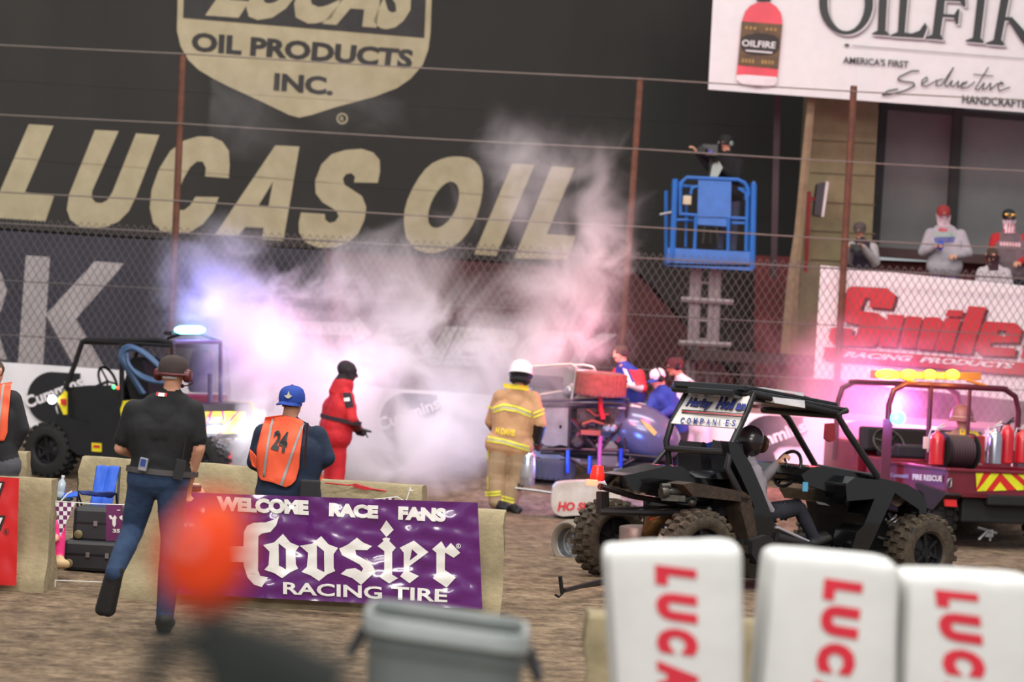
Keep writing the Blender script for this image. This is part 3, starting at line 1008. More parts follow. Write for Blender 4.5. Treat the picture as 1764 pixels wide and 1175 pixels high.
def headset(fig, parent, m, mic=True, cup_m=None, over=False, sc=1.0):
    c = fig.J['head']; k = fig.hr / .098 * sc; f, u, r = fig.f, fig.u, fig.r
    mb = MB()
    pts = []
    ax = u if over else -f
    for i in range(13):
        a = math.pi * i / 12
        pts.append(c + u * (.01 * k) + r * math.cos(a) * .100 * k + ax * math.sin(a) * (.140 if over else .105) * k - (u * .012 if not over else u * 0))
    mb.tube(pts, .010 * k, 0, n=8)
    band = mb.build('headband', m, parent, smooth=True)
    for s in (-1, 1):
        mb = MB()
        mb.lathe([(.030 * k, -.012 * k), (.042 * k, -.004 * k), (.042 * k, .016 * k), (.034 * k, .030 * k), (.014 * k, .036 * k)], c + r * s * .084 * k, r * s, 0, 16)
        mb.build('ear_cup', cup_m or m, parent, smooth='auto')
    if mic:
        mb = MB(); s = 1
        a0 = c + r * s * .11 * k - u * .01 * k
        mb.tube([a0, a0 + f * .06 * k - u * .03 * k, c + r * s * .055 * k + f * .13 * k - u * .055 * k, c + r * s * .02 * k + f * .135 * k - u * .06 * k], .004 * k, 0, n=6)
        mb.ball(c + r * s * .015 * k + f * .135 * k - u * .06 * k, .014 * k, 0, 10)
        mb.build('microphone_boom', m, parent, smooth=True)


def ring_band(mb, c, ax, rx, ry, h, mi=0, n=24, thick=.006, xref=(1, 0, 0)):
    """an open belt or tape around a body: elliptical band"""
    ax = Vector(ax).normalized(); x = (Vector(xref) - ax * Vector(xref).dot(ax)).normalized(); y = ax.cross(x)
    vs = []; fs = []
    for rr, hh in ((0, -h / 2), (0, h / 2), (-thick, h / 2), (-thick, -h / 2)):
        for k in range(n):
            t = 2 * math.pi * k / n
            vs.append(Vector(c) + ax * hh + x * math.cos(t) * (rx + rr) + y * math.sin(t) * (ry + rr))
    for j in range(4):
        for k in range(n):
            a = j * n + k; b = j * n + (k + 1) % n; j2 = (j + 1) % 4
            fs.append((a, b, j2 * n + (k + 1) % n, j2 * n + k))
    mb.add(vs, fs, mi)


def body_band(mb, bvh, c, ax, h, mi=0, n=40, lift=.006, thick=.008, rmax=.6):
    """belt that follows the body around the point c, across the axis ax"""
    ax = Vector(ax).normalized(); x = ax.orthogonal().normalized(); y = ax.cross(x)
    vs = []; fs = []; rr = []
    for k in range(n):
        t = 2 * math.pi * k / n; d = x * math.cos(t) + y * math.sin(t)
        h_ = bvh.ray_cast(Vector(c), d)
        rr.append(min(rmax, (h_[0] - Vector(c)).length) if h_[0] is not None else .1)
    sm = [max((rr[k - 1] + rr[k] + rr[(k + 1) % n]) / 3, rr[k]) for k in range(n)]
    for ro, hh in ((lift, -h / 2), (lift + thick, -h / 2), (lift + thick, h / 2), (lift, h / 2)):
        for k in range(n):
            t = 2 * math.pi * k / n; d = x * math.cos(t) + y * math.sin(t)
            vs.append(Vector(c) + d * (sm[k] + ro) + ax * hh)
    for j in range(4):
        j2 = (j + 1) % 4
        for k in range(n): fs.append((j * n + k, j * n + (k + 1) % n, j2 * n + (k + 1) % n, j2 * n + k))
    mb.add(vs, fs, mi)


def bvh_of(o):
    from mathutils.bvhtree import BVHTree
    off = root_loc(o)
    me = o.data
    return BVHTree.FromPolygons([v.co + off for v in me.vertices], [tuple(p.vertices) for p in me.polygons])


def drape(mb, bvh, fn_pts, faces, d, mi, lift=0.006):
    """lay a flat figure (points) on a body along direction d"""
    vs = []
    for p in fn_pts:
        h_ = bvh.ray_cast(p - d * 1.5, d)
        vs.append(h_[0] - d * lift if h_[0] is not None else p)
    mb.add(vs, faces, mi)


def drape_quad(mb, bvh, quad, Y, mi, nx=8, ny=8, lift=0.006):
    """quad of pixels TL TR BR BL laid on a body seen from the stands"""
    tl, tr, br, bl = quad; vs = []
    for j in range(ny + 1):
        for i in range(nx + 1):
            u = i / nx; v = j / ny
            x = (tl[0] * (1 - u) + tr[0] * u) * (1 - v) + (bl[0] * (1 - u) + br[0] * u) * v
            y = (tl[1] * (1 - u) + tr[1] * u) * (1 - v) + (bl[1] * (1 - u) + br[1] * u) * v
            q = P(x, y, Y)
            h_ = bvh.ray_cast(q - Vector((0, 1.5, 0)), Vector((0, 1, 0)))
            vs.append((h_[0] if h_[0] is not None else q) - Vector((0, lift, 0)))
    fs = [(j * (nx + 1) + i, (j + 1) * (nx + 1) + i, (j + 1) * (nx + 1) + i + 1, j * (nx + 1) + i + 1) for j in range(ny) for i in range(nx)]
    mb.add(vs, fs, mi)


def drape_text(mb, bvh, s, quad, Y, mi, bold=.03, shear=0, lift=.012):
    tmp = MB(); text_quad(tmp, s, quad, lambda x, y: P(x, y, Y), 0, bold, shear)
    vs = []
    for q in tmp.v:
        h_ = bvh.ray_cast(q - Vector((0, 1.5, 0)), Vector((0, 1, 0)))
        vs.append((h_[0] if h_[0] is not None else q) - Vector((0, lift, 0)))
    mb.add(vs, tmp.f, mi)


# ---------------------------------------------------------------- running man in the black shirt
BSH = mat('black_polo', (17, 17, 20), 0.85, var=0.3, bump=0.4, bscale=14)
JEAN = mat('blue_jeans', (44, 66, 98), 0.9, rgb2=(30, 48, 76), scale=9, bump=0.8, bscale=16)
BSHOE = mat('black_shoe', (24, 22, 22), 0.7)
Y = 19.4
fg = Fig(Y, dict(head=(298, 646), neck=(296, 680), shl=(232, 708, .0), shr=(332, 708, .0), ell=(207, 772, .02), wrl=(243, 786, .22),
                 elr=(343, 772, -.02), wrr=(326, 832, .10), hipl=(249, 826), hipr=(296, 828), knl=(229, 912, .10), anl=(197, 985, -.28), tol=(181, 1052, -.24),
                 knr=(296, 930, .02), anr=(284, 1062, .02), tor=(283, 1080, .24)), face=(0.25, 1, -.05), head_r=.092)
t = thing('person', 'running man in black polo shirt and blue jeans seen from behind', 'person', G(284, Y))
fg.head(hairy=False)
fg.torso('top', belly=.118, chest=.13, low='top', hip=.125)
fg.arm('l', 'top', 'skin', 'skin', split=.72, curl=.9, thick=.012)
fg.arm('r', 'top', 'skin', 'skin', split=.72, curl=.9, thick=.012)
fg.leg('l', thick=.016); fg.leg('r', thick=.016)
for q in (-.022, .022): fg.B.add(fg.J['anl'] + Vector((q * .6, .02, .0)), fg.J['tol'] + Vector((q, .02, .01)), .046, .050, 'shoe')
for q in (-.02, .02): fg.B.add(fg.J['anr'] + Vector((q, 0, -.04)), fg.J['anr'] + Vector((q, .1, -.045)), .045, .045, 'shoe')
fg.B.add(fg.J['hipl'], fg.J['hipr'], .118, .118, 'legs')
belt_z = P(275, 812, Y).z
fg.B.paint = [lambda c, i, nm: i.__setitem__((i == nm.index('top')) & (c[:, 2] < belt_z - .01) & (abs(c[:, 0] - fg.J['hipl'].x - .09) < .26), nm.index('legs'))]
body = fg.B.build('body', regs(top=BSH, legs=JEAN, shoe=BSHOE), t, voxel=.009, smooth=12)
cap(fg, t, mat('dark_brown_cap', (56, 44, 42), 0.9, var=.3, bump=.3), sc=1.06)
mb = MB(); c = fg.J['head'] + Vector((-.01, -.105, -.012))
mb.add([c + Vector((x * .045, abs(x) * .018, z * .011)) for z in (-1, 1) for x in (-1, -.5, 0, .5, 1)], [(0, 1, 6, 5), (1, 2, 7, 6), (2, 3, 8, 7), (3, 4, 9, 8)], 0)
mb.build('cap_strap', mat('pale_strap', (170, 165, 165), 0.7), t)
headset(fg, t, mat('dark_red_headset', (86, 26, 30), 0.4), mic=True, sc=1.12)
bv = bvh_of(body)
mb = MB(); drape_quad(mb, bv, [(275, 676), (286, 677), (285, 683), (274, 682)], Y, 0, 4, 3, .008); drape_quad(mb, bv, [(271, 675), (290, 677), (289, 683), (270, 681)], Y, 1, 4, 3, .004)
mb.build('collar_logo', [WHITE, REDI], t)
mb = MB(); cc = (fg.J['hipl'] + fg.J['hipr']) / 2; cc.z = belt_z
body_band(mb, bv, cc, (0.05, 0, 1), .036)
mb.build('belt', mat('grey_belt', (70, 66, 66), 0.6), t, smooth='auto')
for nm, px, py, sz, mm in (('belt_radio', 247, 800, (.055, .035, .085), mat('silver_radio', (150, 150, 158), .35, .4)), ('walkie_talkie', 309, 809, (.06, .04, .13), BLACK)):
    mb = MB(); q = P(px, py, Y - .17); R = Matrix.Rotation(.15, 3, 'Y'); mb.box(q, sz, 0, R)
    if nm == 'walkie_talkie': mb.tube([q + Vector((.015, 0, .06)), q + Vector((.03, 0, .20))], .006, 0)
    ob = mb.build(nm, mm, t, bevel=.006)
    mb = MB(); mb.box(q + Vector((0, -.02, .012)), (sz[0] * .6, .004, sz[2] * .55), 0, R); mb.build('screen' if nm == 'belt_radio' else 'speaker_grille', mat('blue_screen', (40, 60, 130), .3) if nm == 'belt_radio' else DSTEEL, ob)

# ---------------------------------------------------------------- marshal with the 24 vest
NAVYS = mat('navy_sweater', (28, 40, 62), 0.95, var=.25, bump=.5, bscale=12)
ORG = mat('orange_vest', (238, 92, 54), 0.7, var=.12, scale=4, bump=.3, bscale=14)
REFL = mat('grey_reflective_tape', (150, 146, 146), 0.4)
Y = 23.6
fg = Fig(Y, dict(head=(503, 694, 0), neck=(497, 726), shl=(455, 748), shr=(546, 752), ell=(440, 795, .04), wrl=(466, 812, .22),
                 elr=(562, 788, -.02), wrr=(530, 812, .22), hipl=(472, 858), hipr=(520, 862), knl=(468, 935, .05), anl=(466, 1000), tol=(462, 1010, .22),
                 knr=(524, 938, .05), anr=(524, 1004), tor=(530, 1012, .22)), face=(0.45, .9, -.05))
t = thing('person', 'marshal in orange vest numbered 24 and blue cap seen from behind', 'person', G(500, Y))
fg.head(skin='skin')
fg.torso('top', belly=.165, chest=.16, low='top', hip=.165, widen=1.0)
fg.arm('l', 'top', 'top', 'skin', thick=.024, curl=.9); fg.arm('r', 'top', 'top', 'skin', thick=.026, curl=.9)
fg.leg('l', thick=.03); fg.leg('r', thick=.03)
body = fg.B.build('body', regs(top=NAVYS, legs=mat('dark_trousers', (30, 32, 44), .9), shoe=BSHOE), t, voxel=.010, smooth=5)
bv = bvh_of(body)
BLUE = mat('blue_cap', (28, 62, 150), 0.8, var=.15, bump=.3)
cap(fg, t, BLUE, brim=True, back=True, sc=1.06, tilt=-.12)
k = 280 / 1175; cq = lambda pts: crop(pts, 400, 600, k)
mb = MB()
mb.poly([[P(*p, Y - .125) for p in cq([(402, 325), (405, 312), (412, 325), (418, 340), (432, 345), (418, 358), (402, 364), (386, 354), (375, 342), (395, 340)])]], 0, Vector((0, .02, 0)))
mb.build('cap_emblem', mat('silver_print', (200, 196, 170), .5), t)
# vest: cloth shell laid over the back
def vest_panel(outline, nm, m, Yp, lift, parent, nx=26, ny=30, mi=0, bv=bv):
    x0 = min(p[0] for p in outline); x1 = max(p[0] for p in outline); y0 = min(p[1] for p in outline); y1 = max(p[1] for p in outline)
    def inside(x, y):
        c_ = False; n = len(outline); j = n - 1
        for i in range(n):
            xi, yi = outline[i]; xj, yj = outline[j]
            if ((yi > y) != (yj > y)) and (x < (xj - xi) * (y - yi) / (yj - yi) + xi): c_ = not c_
            j = i
        return c_
    mb = MB(); vs = {}; fs = []
    def row_span(y):
        xs_ = []
        n = len(outline)
        for i in range(n):
            (xa_, ya_), (xb_, yb_) = outline[i], outline[(i + 1) % n]
            if (ya_ - y) * (yb_ - y) <= 0 and ya_ != yb_:
                xs_.append(xa_ + (xb_ - xa_) * (y - ya_) / (yb_ - ya_))
        return (min(xs_), max(xs_)) if xs_ else (0, 0)
    pts = []
    for j in range(ny + 1):
        y = y0 + .01 + (y1 - y0 - .02) * j / ny
        a_, b_ = row_span(y)
        last = None
        for i in range(nx + 1):
            x = a_ + (b_ - a_) * i / nx
            q = P(x, y, Yp)
            h_ = bv.ray_cast(q - Vector((0, 1.5, 0)), Vector((0, 1, 0)))
            yy = h_[0].y if h_[0] is not None else (last if last is not None else Yp + .05)
            yy = min(yy, Yp + .06)
            last = yy
            pts.append(Vector((q.x, yy - lift, q.z)))
    # smooth the hang of the cloth
    A = np.array([list(p) for p in pts]).reshape(ny + 1, nx + 1, 3)
    for _ in range(3):
        B_ = A.copy(); B_[1:-1, :, 1] = (A[:-2, :, 1] + A[2:, :, 1] + 2 * A[1:-1, :, 1]) / 4; A[:, :, 1] = np.minimum(A[:, :, 1], B_[:, :, 1])
    vs = [Vector(p) for p in A.reshape(-1, 3)]
    fs = [(j * (nx + 1) + i, (j + 1) * (nx + 1) + i, (j + 1) * (nx + 1) + i + 1, j * (nx + 1) + i + 1) for j in range(ny) for i in range(nx)]
    mb.add(vs, fs, 0)
    o = mb.build(nm, m, parent, smooth=True, autos=True)
    so = o.modifiers.new('thick', 'SOLIDIFY'); so.thickness = .006; so.offset = -1
    return o
vest = vest_panel(cq([(240, 500), (300, 488), (380, 484), (460, 498), (522, 525), (515, 620), (498, 800), (495, 860), (470, 950), (430, 990), (400, 997), (300, 962), (225, 955), (195, 920), (185, 870), (185, 720), (215, 600)]), 'vest', ORG, Y, .03, t)
vb = bvh_of(vest)
def straps(quads, parent, vb, m=REFL, Y=Y):
    for qd in quads:
        mb = MB(); drape_quad(mb, vb, cq(qd), Y, 0, 2, 14, .010)
        mb.build('reflective_stripe', m, parent, smooth=True, autos=True)
straps([[(288, 492), (306, 490), (246, 955), (227, 952)], [(514, 530), (530, 533), (376, 988), (357, 980)]], vest, vb)
mb = MB(); drape_text(mb, vb, '24', cq([(316, 588), (425, 600), (398, 752), (293, 722)]), Y, 0, .05, 0, .012)
mb.build('number', INK, vest)
vest_panel(cq([(125, 725), (150, 745), (182, 780), (182, 866), (150, 850), (130, 800)]), 'vest_side', ORG, Y, .03, t, 4, 8)
mb = MB(); pts = [P(*p, Y - .26) for p in cq([(545, 540), (535, 640), (528, 750), (522, 860)])]
mb.tube(pts, .026, 0, n=8, flat=.35)
mb.build('shoulder_strap', BLACK, t, smooth='auto')
mb = MB(); a = P(*cq([(562, 1040)])[0], Y - .24); mb.box(a, (.155, .08, .19)); mb.build('shoulder_bag', mat('dark_bag', (34, 33, 36), .8), t, bevel=.015)
mb = MB(); mb.poly([[P(*p, Y - .02) for p in cq([(612, 840), (640, 850), (655, 930), (640, 960), (612, 960)])]], 0, Vector((0, .015, 0))); mb.build('vest_tail', ORG, t)

# ---------------------------------------------------------------- marshal cut by the left edge of the picture
Y = 23.9
fg = Fig(Y, dict(head=(-12, 640), neck=(-14, 668), shl=(-54, 684), shr=(20, 690), ell=(-62, 740), wrl=(-40, 790, .1), elr=(36, 738, 0), wrr=(14, 784, .05),
                 hipl=(-28, 800), hipr=(8, 802), knl=(-30, 900), anl=(-30, 1010), tol=(-34, 1020, -.22), knr=(12, 900), anr=(14, 1010), tor=(20, 1020, -.22)), face=(.5, .8, 0))
t = thing('person', 'person in orange vest cut off by the left picture edge', 'person', G(-8, Y))
fg.head(); fg.torso('top', belly=.13, chest=.13, low='top', hip=.13)
fg.arm('l', 'top', 'top', 'skin', thick=.02); fg.arm('r', 'top', 'top', 'skin', thick=.024, point=(-.5, .1, -1), curl=.7)
fg.leg('l', thick=.025); fg.leg('r', thick=.025)
fg.B.add(fg.J['hipl'], fg.J['hipr'], .135, .135, 'legs')
body = fg.B.build('body', regs(top=mat('black_sweatshirt', (30, 30, 34), .9), legs=mat('grey_trousers', (78, 78, 84), .9), shoe=BSHOE), t, voxel=.012)
bv = bvh_of(body)
vest = vest_panel([(-52, 672), (-10, 662), (20, 659), (21, 680), (18, 745), (12, 760), (-50, 762)], 'vest', ORG, Y, .03, t, bv=bv)
vb = bvh_of(vest)
mb = MB(); drape_quad(mb, vb, [(6, 662), (10, 662), (5, 758), (1, 758)], Y, 0, 2, 14, .010); mb.build('reflective_stripe', REFL, vest, smooth=True, autos=True)

# ---------------------------------------------------------------- man in the red fire suit holding a hose nozzle
RSUIT = mat('red_fire_suit', (196, 28, 40), 0.75, var=.2, bump=.6, bscale=9)
Y = 35.2
fg = Fig(Y, dict(head=(597, 640), neck=(591, 664), shl=(578, 684, .12), shr=(598, 684, -.16), ell=(598, 725, .22), wrl=(618, 738, .10), elr=(606, 722, -.24), wrr=(616, 737, -.04),
                 hipl=(572, 754, .09), hipr=(580, 756, -.09), knl=(572, 806, .12), anl=(566, 856, .14), tol=(585, 862, .16), knr=(582, 808, -.08), anr=(578, 858, -.1), tor=(598, 866, -.12)), face=(1, .35, -.12), head_r=.118)
t = thing('person', 'man in red fire suit and dark balaclava aiming a hose into the smoke', 'person', G(572, Y))
fg.head(skin='mask', hair='mask')
fg.B.add(fg.J['head'] - Vector((0, 0, .06)), fg.J['neck'] + Vector((0, 0, .05)), .095, .11, 'mask'); fg.B.add(fg.J['neck'], fg.J['neck'] - Vector((.02, 0, .06)), .13, .15, 'top')
fg.B.add(fg.J['head'] + fg.f * .05, fg.J['head'] + fg.f * .055, .05, .05, 'mask')
fg.torso('top', belly=.185, chest=.165, low='top', hip=.185)
fg.arm('l', 'top', 'top', 'glove', thick=.02, curl=1.1); fg.arm('r', 'top', 'sleeve', 'glove', thick=.024, curl=1.1)
fg.leg('l', 'top', thick=.035); fg.leg('r', 'top', thick=.035)
MASK = mat('dark_balaclava', (46, 36, 44), .9)
body = fg.B.build('body', regs(top=RSUIT, mask=MASK, glove=BLACK, sleeve=mat('dark_red_sleeve', (110, 30, 36), .8), shoe=BSHOE), t, voxel=.012)
mb = MB(); c = (fg.J['hipl'] + fg.J['hipr']) / 2; c.z = P(560, 722, Y).z + .02; c.x = P(573, 722, Y).x
body_band(mb, bvh_of(body), c, (.15, 0, 1), .045); mb.build('belt', MASK, t, smooth='auto')
mb = MB(); bv = bvh_of(body); drape_quad(mb, bv, [(592, 676), (606, 676), (612, 700), (598, 702)], Y, 0, 4, 6, .008); mb.build('arm_pad', MASK, t, smooth=True, autos=True)
mb = MB(); drape_quad(mb, bv, [(594, 685), (604, 684), (605, 690), (595, 691)], Y, 0, 3, 3, .014); mb.build('arm_patch', WHITE, t, smooth=True, autos=True)
t2 = thing('hose_nozzle', 'dark hose nozzle gripped by the man in red suit', 'nozzle', P(622, 739, Y))
mb = MB(); a = P(604, 735, Y - .06); b = P(640, 744, Y - .1); mb.tube([a, a.lerp(b, .6), b], [.020, .018, .012]); mb.build('barrel', BLACK, t2, smooth='auto')
mb = MB(); q = a.lerp(b, .6); mb.tube([q, q + Vector((.03, 0, -.04)), q + Vector((.06, 0, -.09))], .008); mb.build('lever', BLACK, t2, smooth='auto')

# ---------------------------------------------------------------- firefighter with extinguisher
TURN = mat('tan_turnout_cloth', (198, 152, 112), 0.85, rgb2=(176, 132, 98), scale=5, bump=.6, bscale=9)
PANT = mat('tan_turnout_trousers', (176, 150, 122), 0.85, rgb2=(150, 122, 92), scale=3, bump=.7, bscale=8)
YEL = mat('yellow_reflective_tape', (226, 220, 60), 0.5)
SILV = mat('silver_reflective_tape', (190, 184, 150), 0.4)
Y = 35.6
fg = Fig(Y, dict(head=(897, 645), neck=(893, 670), shl=(862, 684, .02), shr=(918, 686, .02), ell=(846, 726, .12), wrl=(858, 746, .30), elr=(931, 730, -.05), wrr=(925, 760, .0),
                 hipl=(862, 772), hipr=(892, 776), knl=(856, 818, .0), anl=(856, 862, -.05), tol=(872, 874, -.26), knr=(890, 820, .02), anr=(877, 866, .02), tor=(893, 880, -.18)), face=(.25, 1, -.25))
t = thing('person', 'firefighter in tan turnout gear and white helmet holding an extinguisher', 'person', G(870, Y))
fg.head()
fg.torso('top', belly=.165, chest=.155, low='top', hip=.175)
hl, hr_ = fg.J['hipl'], fg.J['hipr']
fg.B.add(hl + Vector((-.02, 0, .05)), hr_ + Vector((.02, 0, .05)), .17, .17, 'top')
fg.arm('l', 'top', 'cuff', 'glove', thick=.03, curl=.8); fg.arm('r', 'top', 'cuff', 'glove', thick=.028, point=(0, .1, -1), curl=1.3)
fg.leg('l', 'legs', thick=.062); fg.leg('r', 'legs', thick=.062)
body = fg.B.build('body', regs(top=TURN, legs=PANT, cuff=BLACK, glove=mat('dark_red_glove', (96, 30, 34), .8), shoe=mat('black_boot', (24, 24, 30), .6), hair=mat('black_hood', (30, 28, 32), .9)), t, voxel=.011)
bv = bvh_of(body)
k = 420 / 1451; cf = lambda pts: crop(pts, 780, 560, k)
for qd in ([(240, 490), (300, 466), (462, 510), (462, 525), (300, 482), (240, 506)],):
    pass
def tape(pts_top, h, m, nm='reflective_band', n=10):
    mb = MB()
    for a, b in zip(pts_top[:-1], pts_top[1:]):
        drape_quad(mb, bv, cf([a, b, (b[0], b[1] + h), (a[0], a[1] + h)]), Y, 0, n, 2, .010)
    mb.build(nm, m, t, smooth=True, autos=True)
tape([(205, 480), (240, 492)], 11, YEL); tape([(240, 486), (300, 464), (380, 478), (466, 512)], 13, YEL)
tape([(240, 504), (300, 482), (380, 496), (466, 530)], 9, SILV); tape([(240, 516), (300, 494), (380, 508), (466, 541)], 9, YEL)
tape([(476, 520), (545, 492)], 12, YEL); tape([(478, 544), (548, 516)], 11, YEL)
tape([(208, 658), (300, 672), (455, 718)], 11, YEL); tape([(206, 671), (300, 686), (455, 732)], 9, SILV); tape([(205, 682), (300, 697), (455, 742)], 9, YEL)
tape([(192, 990), (285, 982)], 12, YEL); tape([(194, 1008), (285, 1000)], 10, YEL); tape([(290, 1010), (365, 1030)], 12, YEL); tape([(290, 1030), (362, 1050)], 10, YEL)
tape([(204, 745), (214, 745)], 50, YEL); tape([(204, 900), (212, 900)], 80, YEL)
mb = MB(); drape_quad(mb, bv, cf([(300, 346), (452, 360), (450, 392), (300, 372)]), Y, 0, 10, 3, .010); mb.build('shoulder_patch', mat('yellow_patch', (236, 206, 50), .6), t, smooth=True, autos=True)
mb = MB(); drape_text(mb, bv, 'H DAVIS', cf([(258, 605), (372, 622), (368, 662), (254, 642)]), Y, 0, .05, 0, .014); mb.build('name_lettering', mat('yellow_patch', (236, 206, 50), .6), t)
# helmet
HW = mat('white_helmet', (236, 228, 232), .35, var=.03)
mb = MB(); c = fg.J['head'] + Vector((0, 0, .02))
mb.lathe([(.150, -.02), (.152, -.01), (.135, .0), (.138, .03), (.128, .08), (.100, .125), (.055, .150), (.002, .156)], c, fg.u, 0, 24); mb.build('helmet_shell', HW, t, smooth='auto')
mb = MB(); mb.lathe([(.128, -.06), (.140, -.05), (.148, -.018), (.135, -.01)], c, fg.u, 0, 24); mb.build('helmet_rim', BLACK, t, smooth='auto')
mb = MB(); mb.lathe([(.10, -.13), (.125, -.11), (.125, -.05), (.11, -.03)], c, fg.u, 0, 20); mb.build('neck_flap', mat('black_hood', (30, 28, 32), .9), t, smooth='auto')
# extinguisher in the right hand
te = thing('fire_extinguisher', 'silver extinguisher hanging from the gloved hand of the firefighter', 'extinguisher', P(908, 838, Y - .02))
mb = MB(); c = P(*cf([(438, 960)])[0], Y - .04); ax = (P(*cf([(450, 745)])[0], Y - .04) - c); L = ax.length
mb.lathe([(.04, 0), (.092, .01), (.095, .03), (.095, L * .82), (.075, L * .93), (.03, L * .99), (.028, L * 1.04)], c, ax, 0, 20); mb.build('cylinder', mat('polished_extinguisher', (190, 190, 205), .2, .85), te, smooth='auto')
mb = MB(); d = ax.normalized(); q = c + ax * 1.05; mb.tube([q, q + d * .05 + Vector((.05, 0, .01)), q + d * .04 + Vector((.10, 0, 0))], .012); mb.tube([q, q + d * .02 + Vector((-.09, 0, -.02)), q - d * .3 + Vector((-.13, -.02, 0)), q - d * .5 + Vector((-.08, -.05, 0))], .012); mb.build('valve', BLACK, te, smooth='auto')
mb = MB(); mb.lathe([(.097, L * .25), (.098, L * .26), (.098, L * .6), (.097, L * .61)], c, ax, 0, 20); mb.build('label_band', mat('pale_label', (176, 176, 184), .35, .5), te, smooth='auto')
# ================================================================ tyres and wheels
def wheel(parent, c, ax, R_, w_, rim, rubber=RUBBER, rim_m=None, knobs=22, name='wheel', spokes=6, side=1, knob_h=.03):
    """tyre with tread blocks (child: rim with spokes)"""
    ax = Vector(ax).normalized(); c = Vector(c)
    mb = MB()
    x = ax.orthogonal().normalized(); y = ax.cross(x)
    h = w_ / 2; r0 = R_ - knob_h
    prof = [(rim, -h * .80), (rim * 1.12, -h * .98), (rim + (r0 - rim) * .55, -h * 1.04), (r0 * .95, -h * .92), (r0, -h * .62), (r0 * 1.005, 0), (r0, h * .62), (r0 * .95, h * .92), (rim + (r0 - rim) * .55, h * 1.04), (rim * 1.12, h * .98), (rim, h * .80), (rim * .97, 0), (rim, -h * .80)]
    mb.lathe(prof, c, ax, 0, 40, caps=False)
    for i in range(knobs):
        a = 2 * math.pi * i / knobs
        for (lo, hi, da) in ((-.98, -.42, 0), (-.36, .36, .5), (.42, .98, 0)) if knob_h > .012 else ():
            aa = a + da * 2 * math.pi / knobs
            rd = x * math.cos(aa) + y * math.sin(aa); tg = -x * math.sin(aa) + y * math.cos(aa)
            wd = (hi - lo) * h; tl = 2 * math.pi * R_ / knobs * .56
            cc = c + ax * (lo + hi) / 2 * h + rd * (R_ - knob_h * (.55 if da else .75))
            M3 = Matrix((ax, tg, rd)).transposed()
            mb.box(cc, (wd * .92, tl, knob_h * 1.3), 0, M3, taper=.82)
    t = mb.build(name, rubber, parent, smooth='auto')
    mb = MB()
    mb.lathe([(rim * .30, h * .55 * side), (rim * .34, h * .62 * side), (rim * .36, h * .50 * side), (rim * .80, h * .30 * side), (rim * .9, h * .35 * side), (rim * .98, h * .80 * side), (rim * 1.04, h * .84 * side), (rim * 1.04, -h * .84 * side), (rim * .9, -h * .8 * side), (rim * .85, -h * .1 * side), (rim * .3, -h * .1 * side)], c, ax, 0, 28)
    for i in range(spokes):
        a = 2 * math.pi * i / spokes
        rd = x * math.cos(a) + y * math.sin(a); tg = -x * math.sin(a) + y * math.cos(a)
        M3 = Matrix((ax, tg, rd)).transposed()
        mb.box(c + rd * rim * .62 + ax * side * h * .52, (h * .16, rim * .18, rim * .66), 0, M3)
        mb.ball(c + rd * rim * .22 + ax * side * h * .66, rim * .045, 0, 6)
    mb.build('rim', rim_m or DSTEEL, t, smooth='auto')
    return t


def side_pan(R, mb, pts, v, thick, mi=0):
    """panel traced at the plane v across the vehicle, thickness away from the viewer"""
    mb.poly([[R.v(x, y, v) for x, y in pts]], mi, R.l * thick)


# ================================================================ black side by side buggy of the tow crew
BP = mat('gloss_black_panel', (10, 10, 12), 0.22, coat=.6, var=.2)
BTUBE = mat('black_roll_tube', (40, 38, 40), 0.4, .3)
RUSTY = mat('rusty_fender_box', (74, 58, 46), 0.7, .3, rgb2=(50, 42, 38), scale=14, bump=.5)
k = 730 / 1764
H = lambda pts: crop(pts, 950, 640, k)
rw_ = P(1205, 982, 25.4)
HR = Rig(rw_, math.radians(35))
hv = HR.v
t = thing('utility_buggy', 'black two seat buggy with white roof and white rear sign in front of the wreck', 'off-road vehicle', Vector((rw_.x + .9, rw_.y + .9, 0)))
WR = .345
TW = .26
f0, l0 = HR.f, HR.l
rear_n = HR.v(1205, 985, .0); front_n = HR.v(1590, 985, .0)
rear_n.z = WR - .02; front_n.z = WR - .02
TR = 1.28
wheel(t, rear_n + l0 * .05, l0, WR, TW, .19, side=-1)
wheel(t, rear_n + l0 * TR, l0, WR, TW, .19, side=-1)
wheel(t, front_n + l0 * .05, l0, WR, TW, .17, side=-1)
wheel(t, front_n + l0 * TR, l0, WR, TW, .17, side=-1)
# roof
mb = MB()
def hp(x, y, v): q = H([(x, y)])[0]; return hv(q[0], q[1], v)
roofA = [hp(835, 76, .12), hp(1232, 152, .12)]
rz0, rz1 = roofA[0].z, roofA[1].z
ro = roofA[0]; rf = roofA[1] - roofA[0]
mb.obox(ro - Vector((0, 0, .035)), rf, l0 * 1.08, Vector((0, 0, .035)), 0)
mb.obox(ro + l0 * .06 + rf * .02, rf * .93, l0 * .96, Vector((0, 0, .035)), 0)
pan = mb.build('roof', [BP], t, bevel=.012)
mb = MB(); mb.obox(ro + l0 * .04 + rf * .0 - Vector((0, 0, .02)) - rf * .04, rf * .06, l0 * 1.0, Vector((0, 0, .05)), 0); mb.build('roof_spoiler', BP, t, bevel=.01)
mb = MB(); side_pan(HR, mb, [(1262, 672), (1300, 669), (1385, 681), (1448, 703), (1440, 712), (1300, 692), (1262, 684)], .22, .62); mb.build('roof_crown', BP, t, bevel=.01)
mb = MB()
a = ro + l0 * .25 + rf * .22 + Vector((0, 0, .085))
side_pan(HR, mb, [(1318, 668), (1384, 677), (1386, 692), (1318, 684)], .20, .70)
side_pan(HR, mb, [(1332, 684), (1386, 690), (1387, 703), (1334, 694)], .10, .12)
rp_ = mb.build('roof_panel', mat('white_roof_panel', (222, 220, 224), .4), t, bevel=.004)
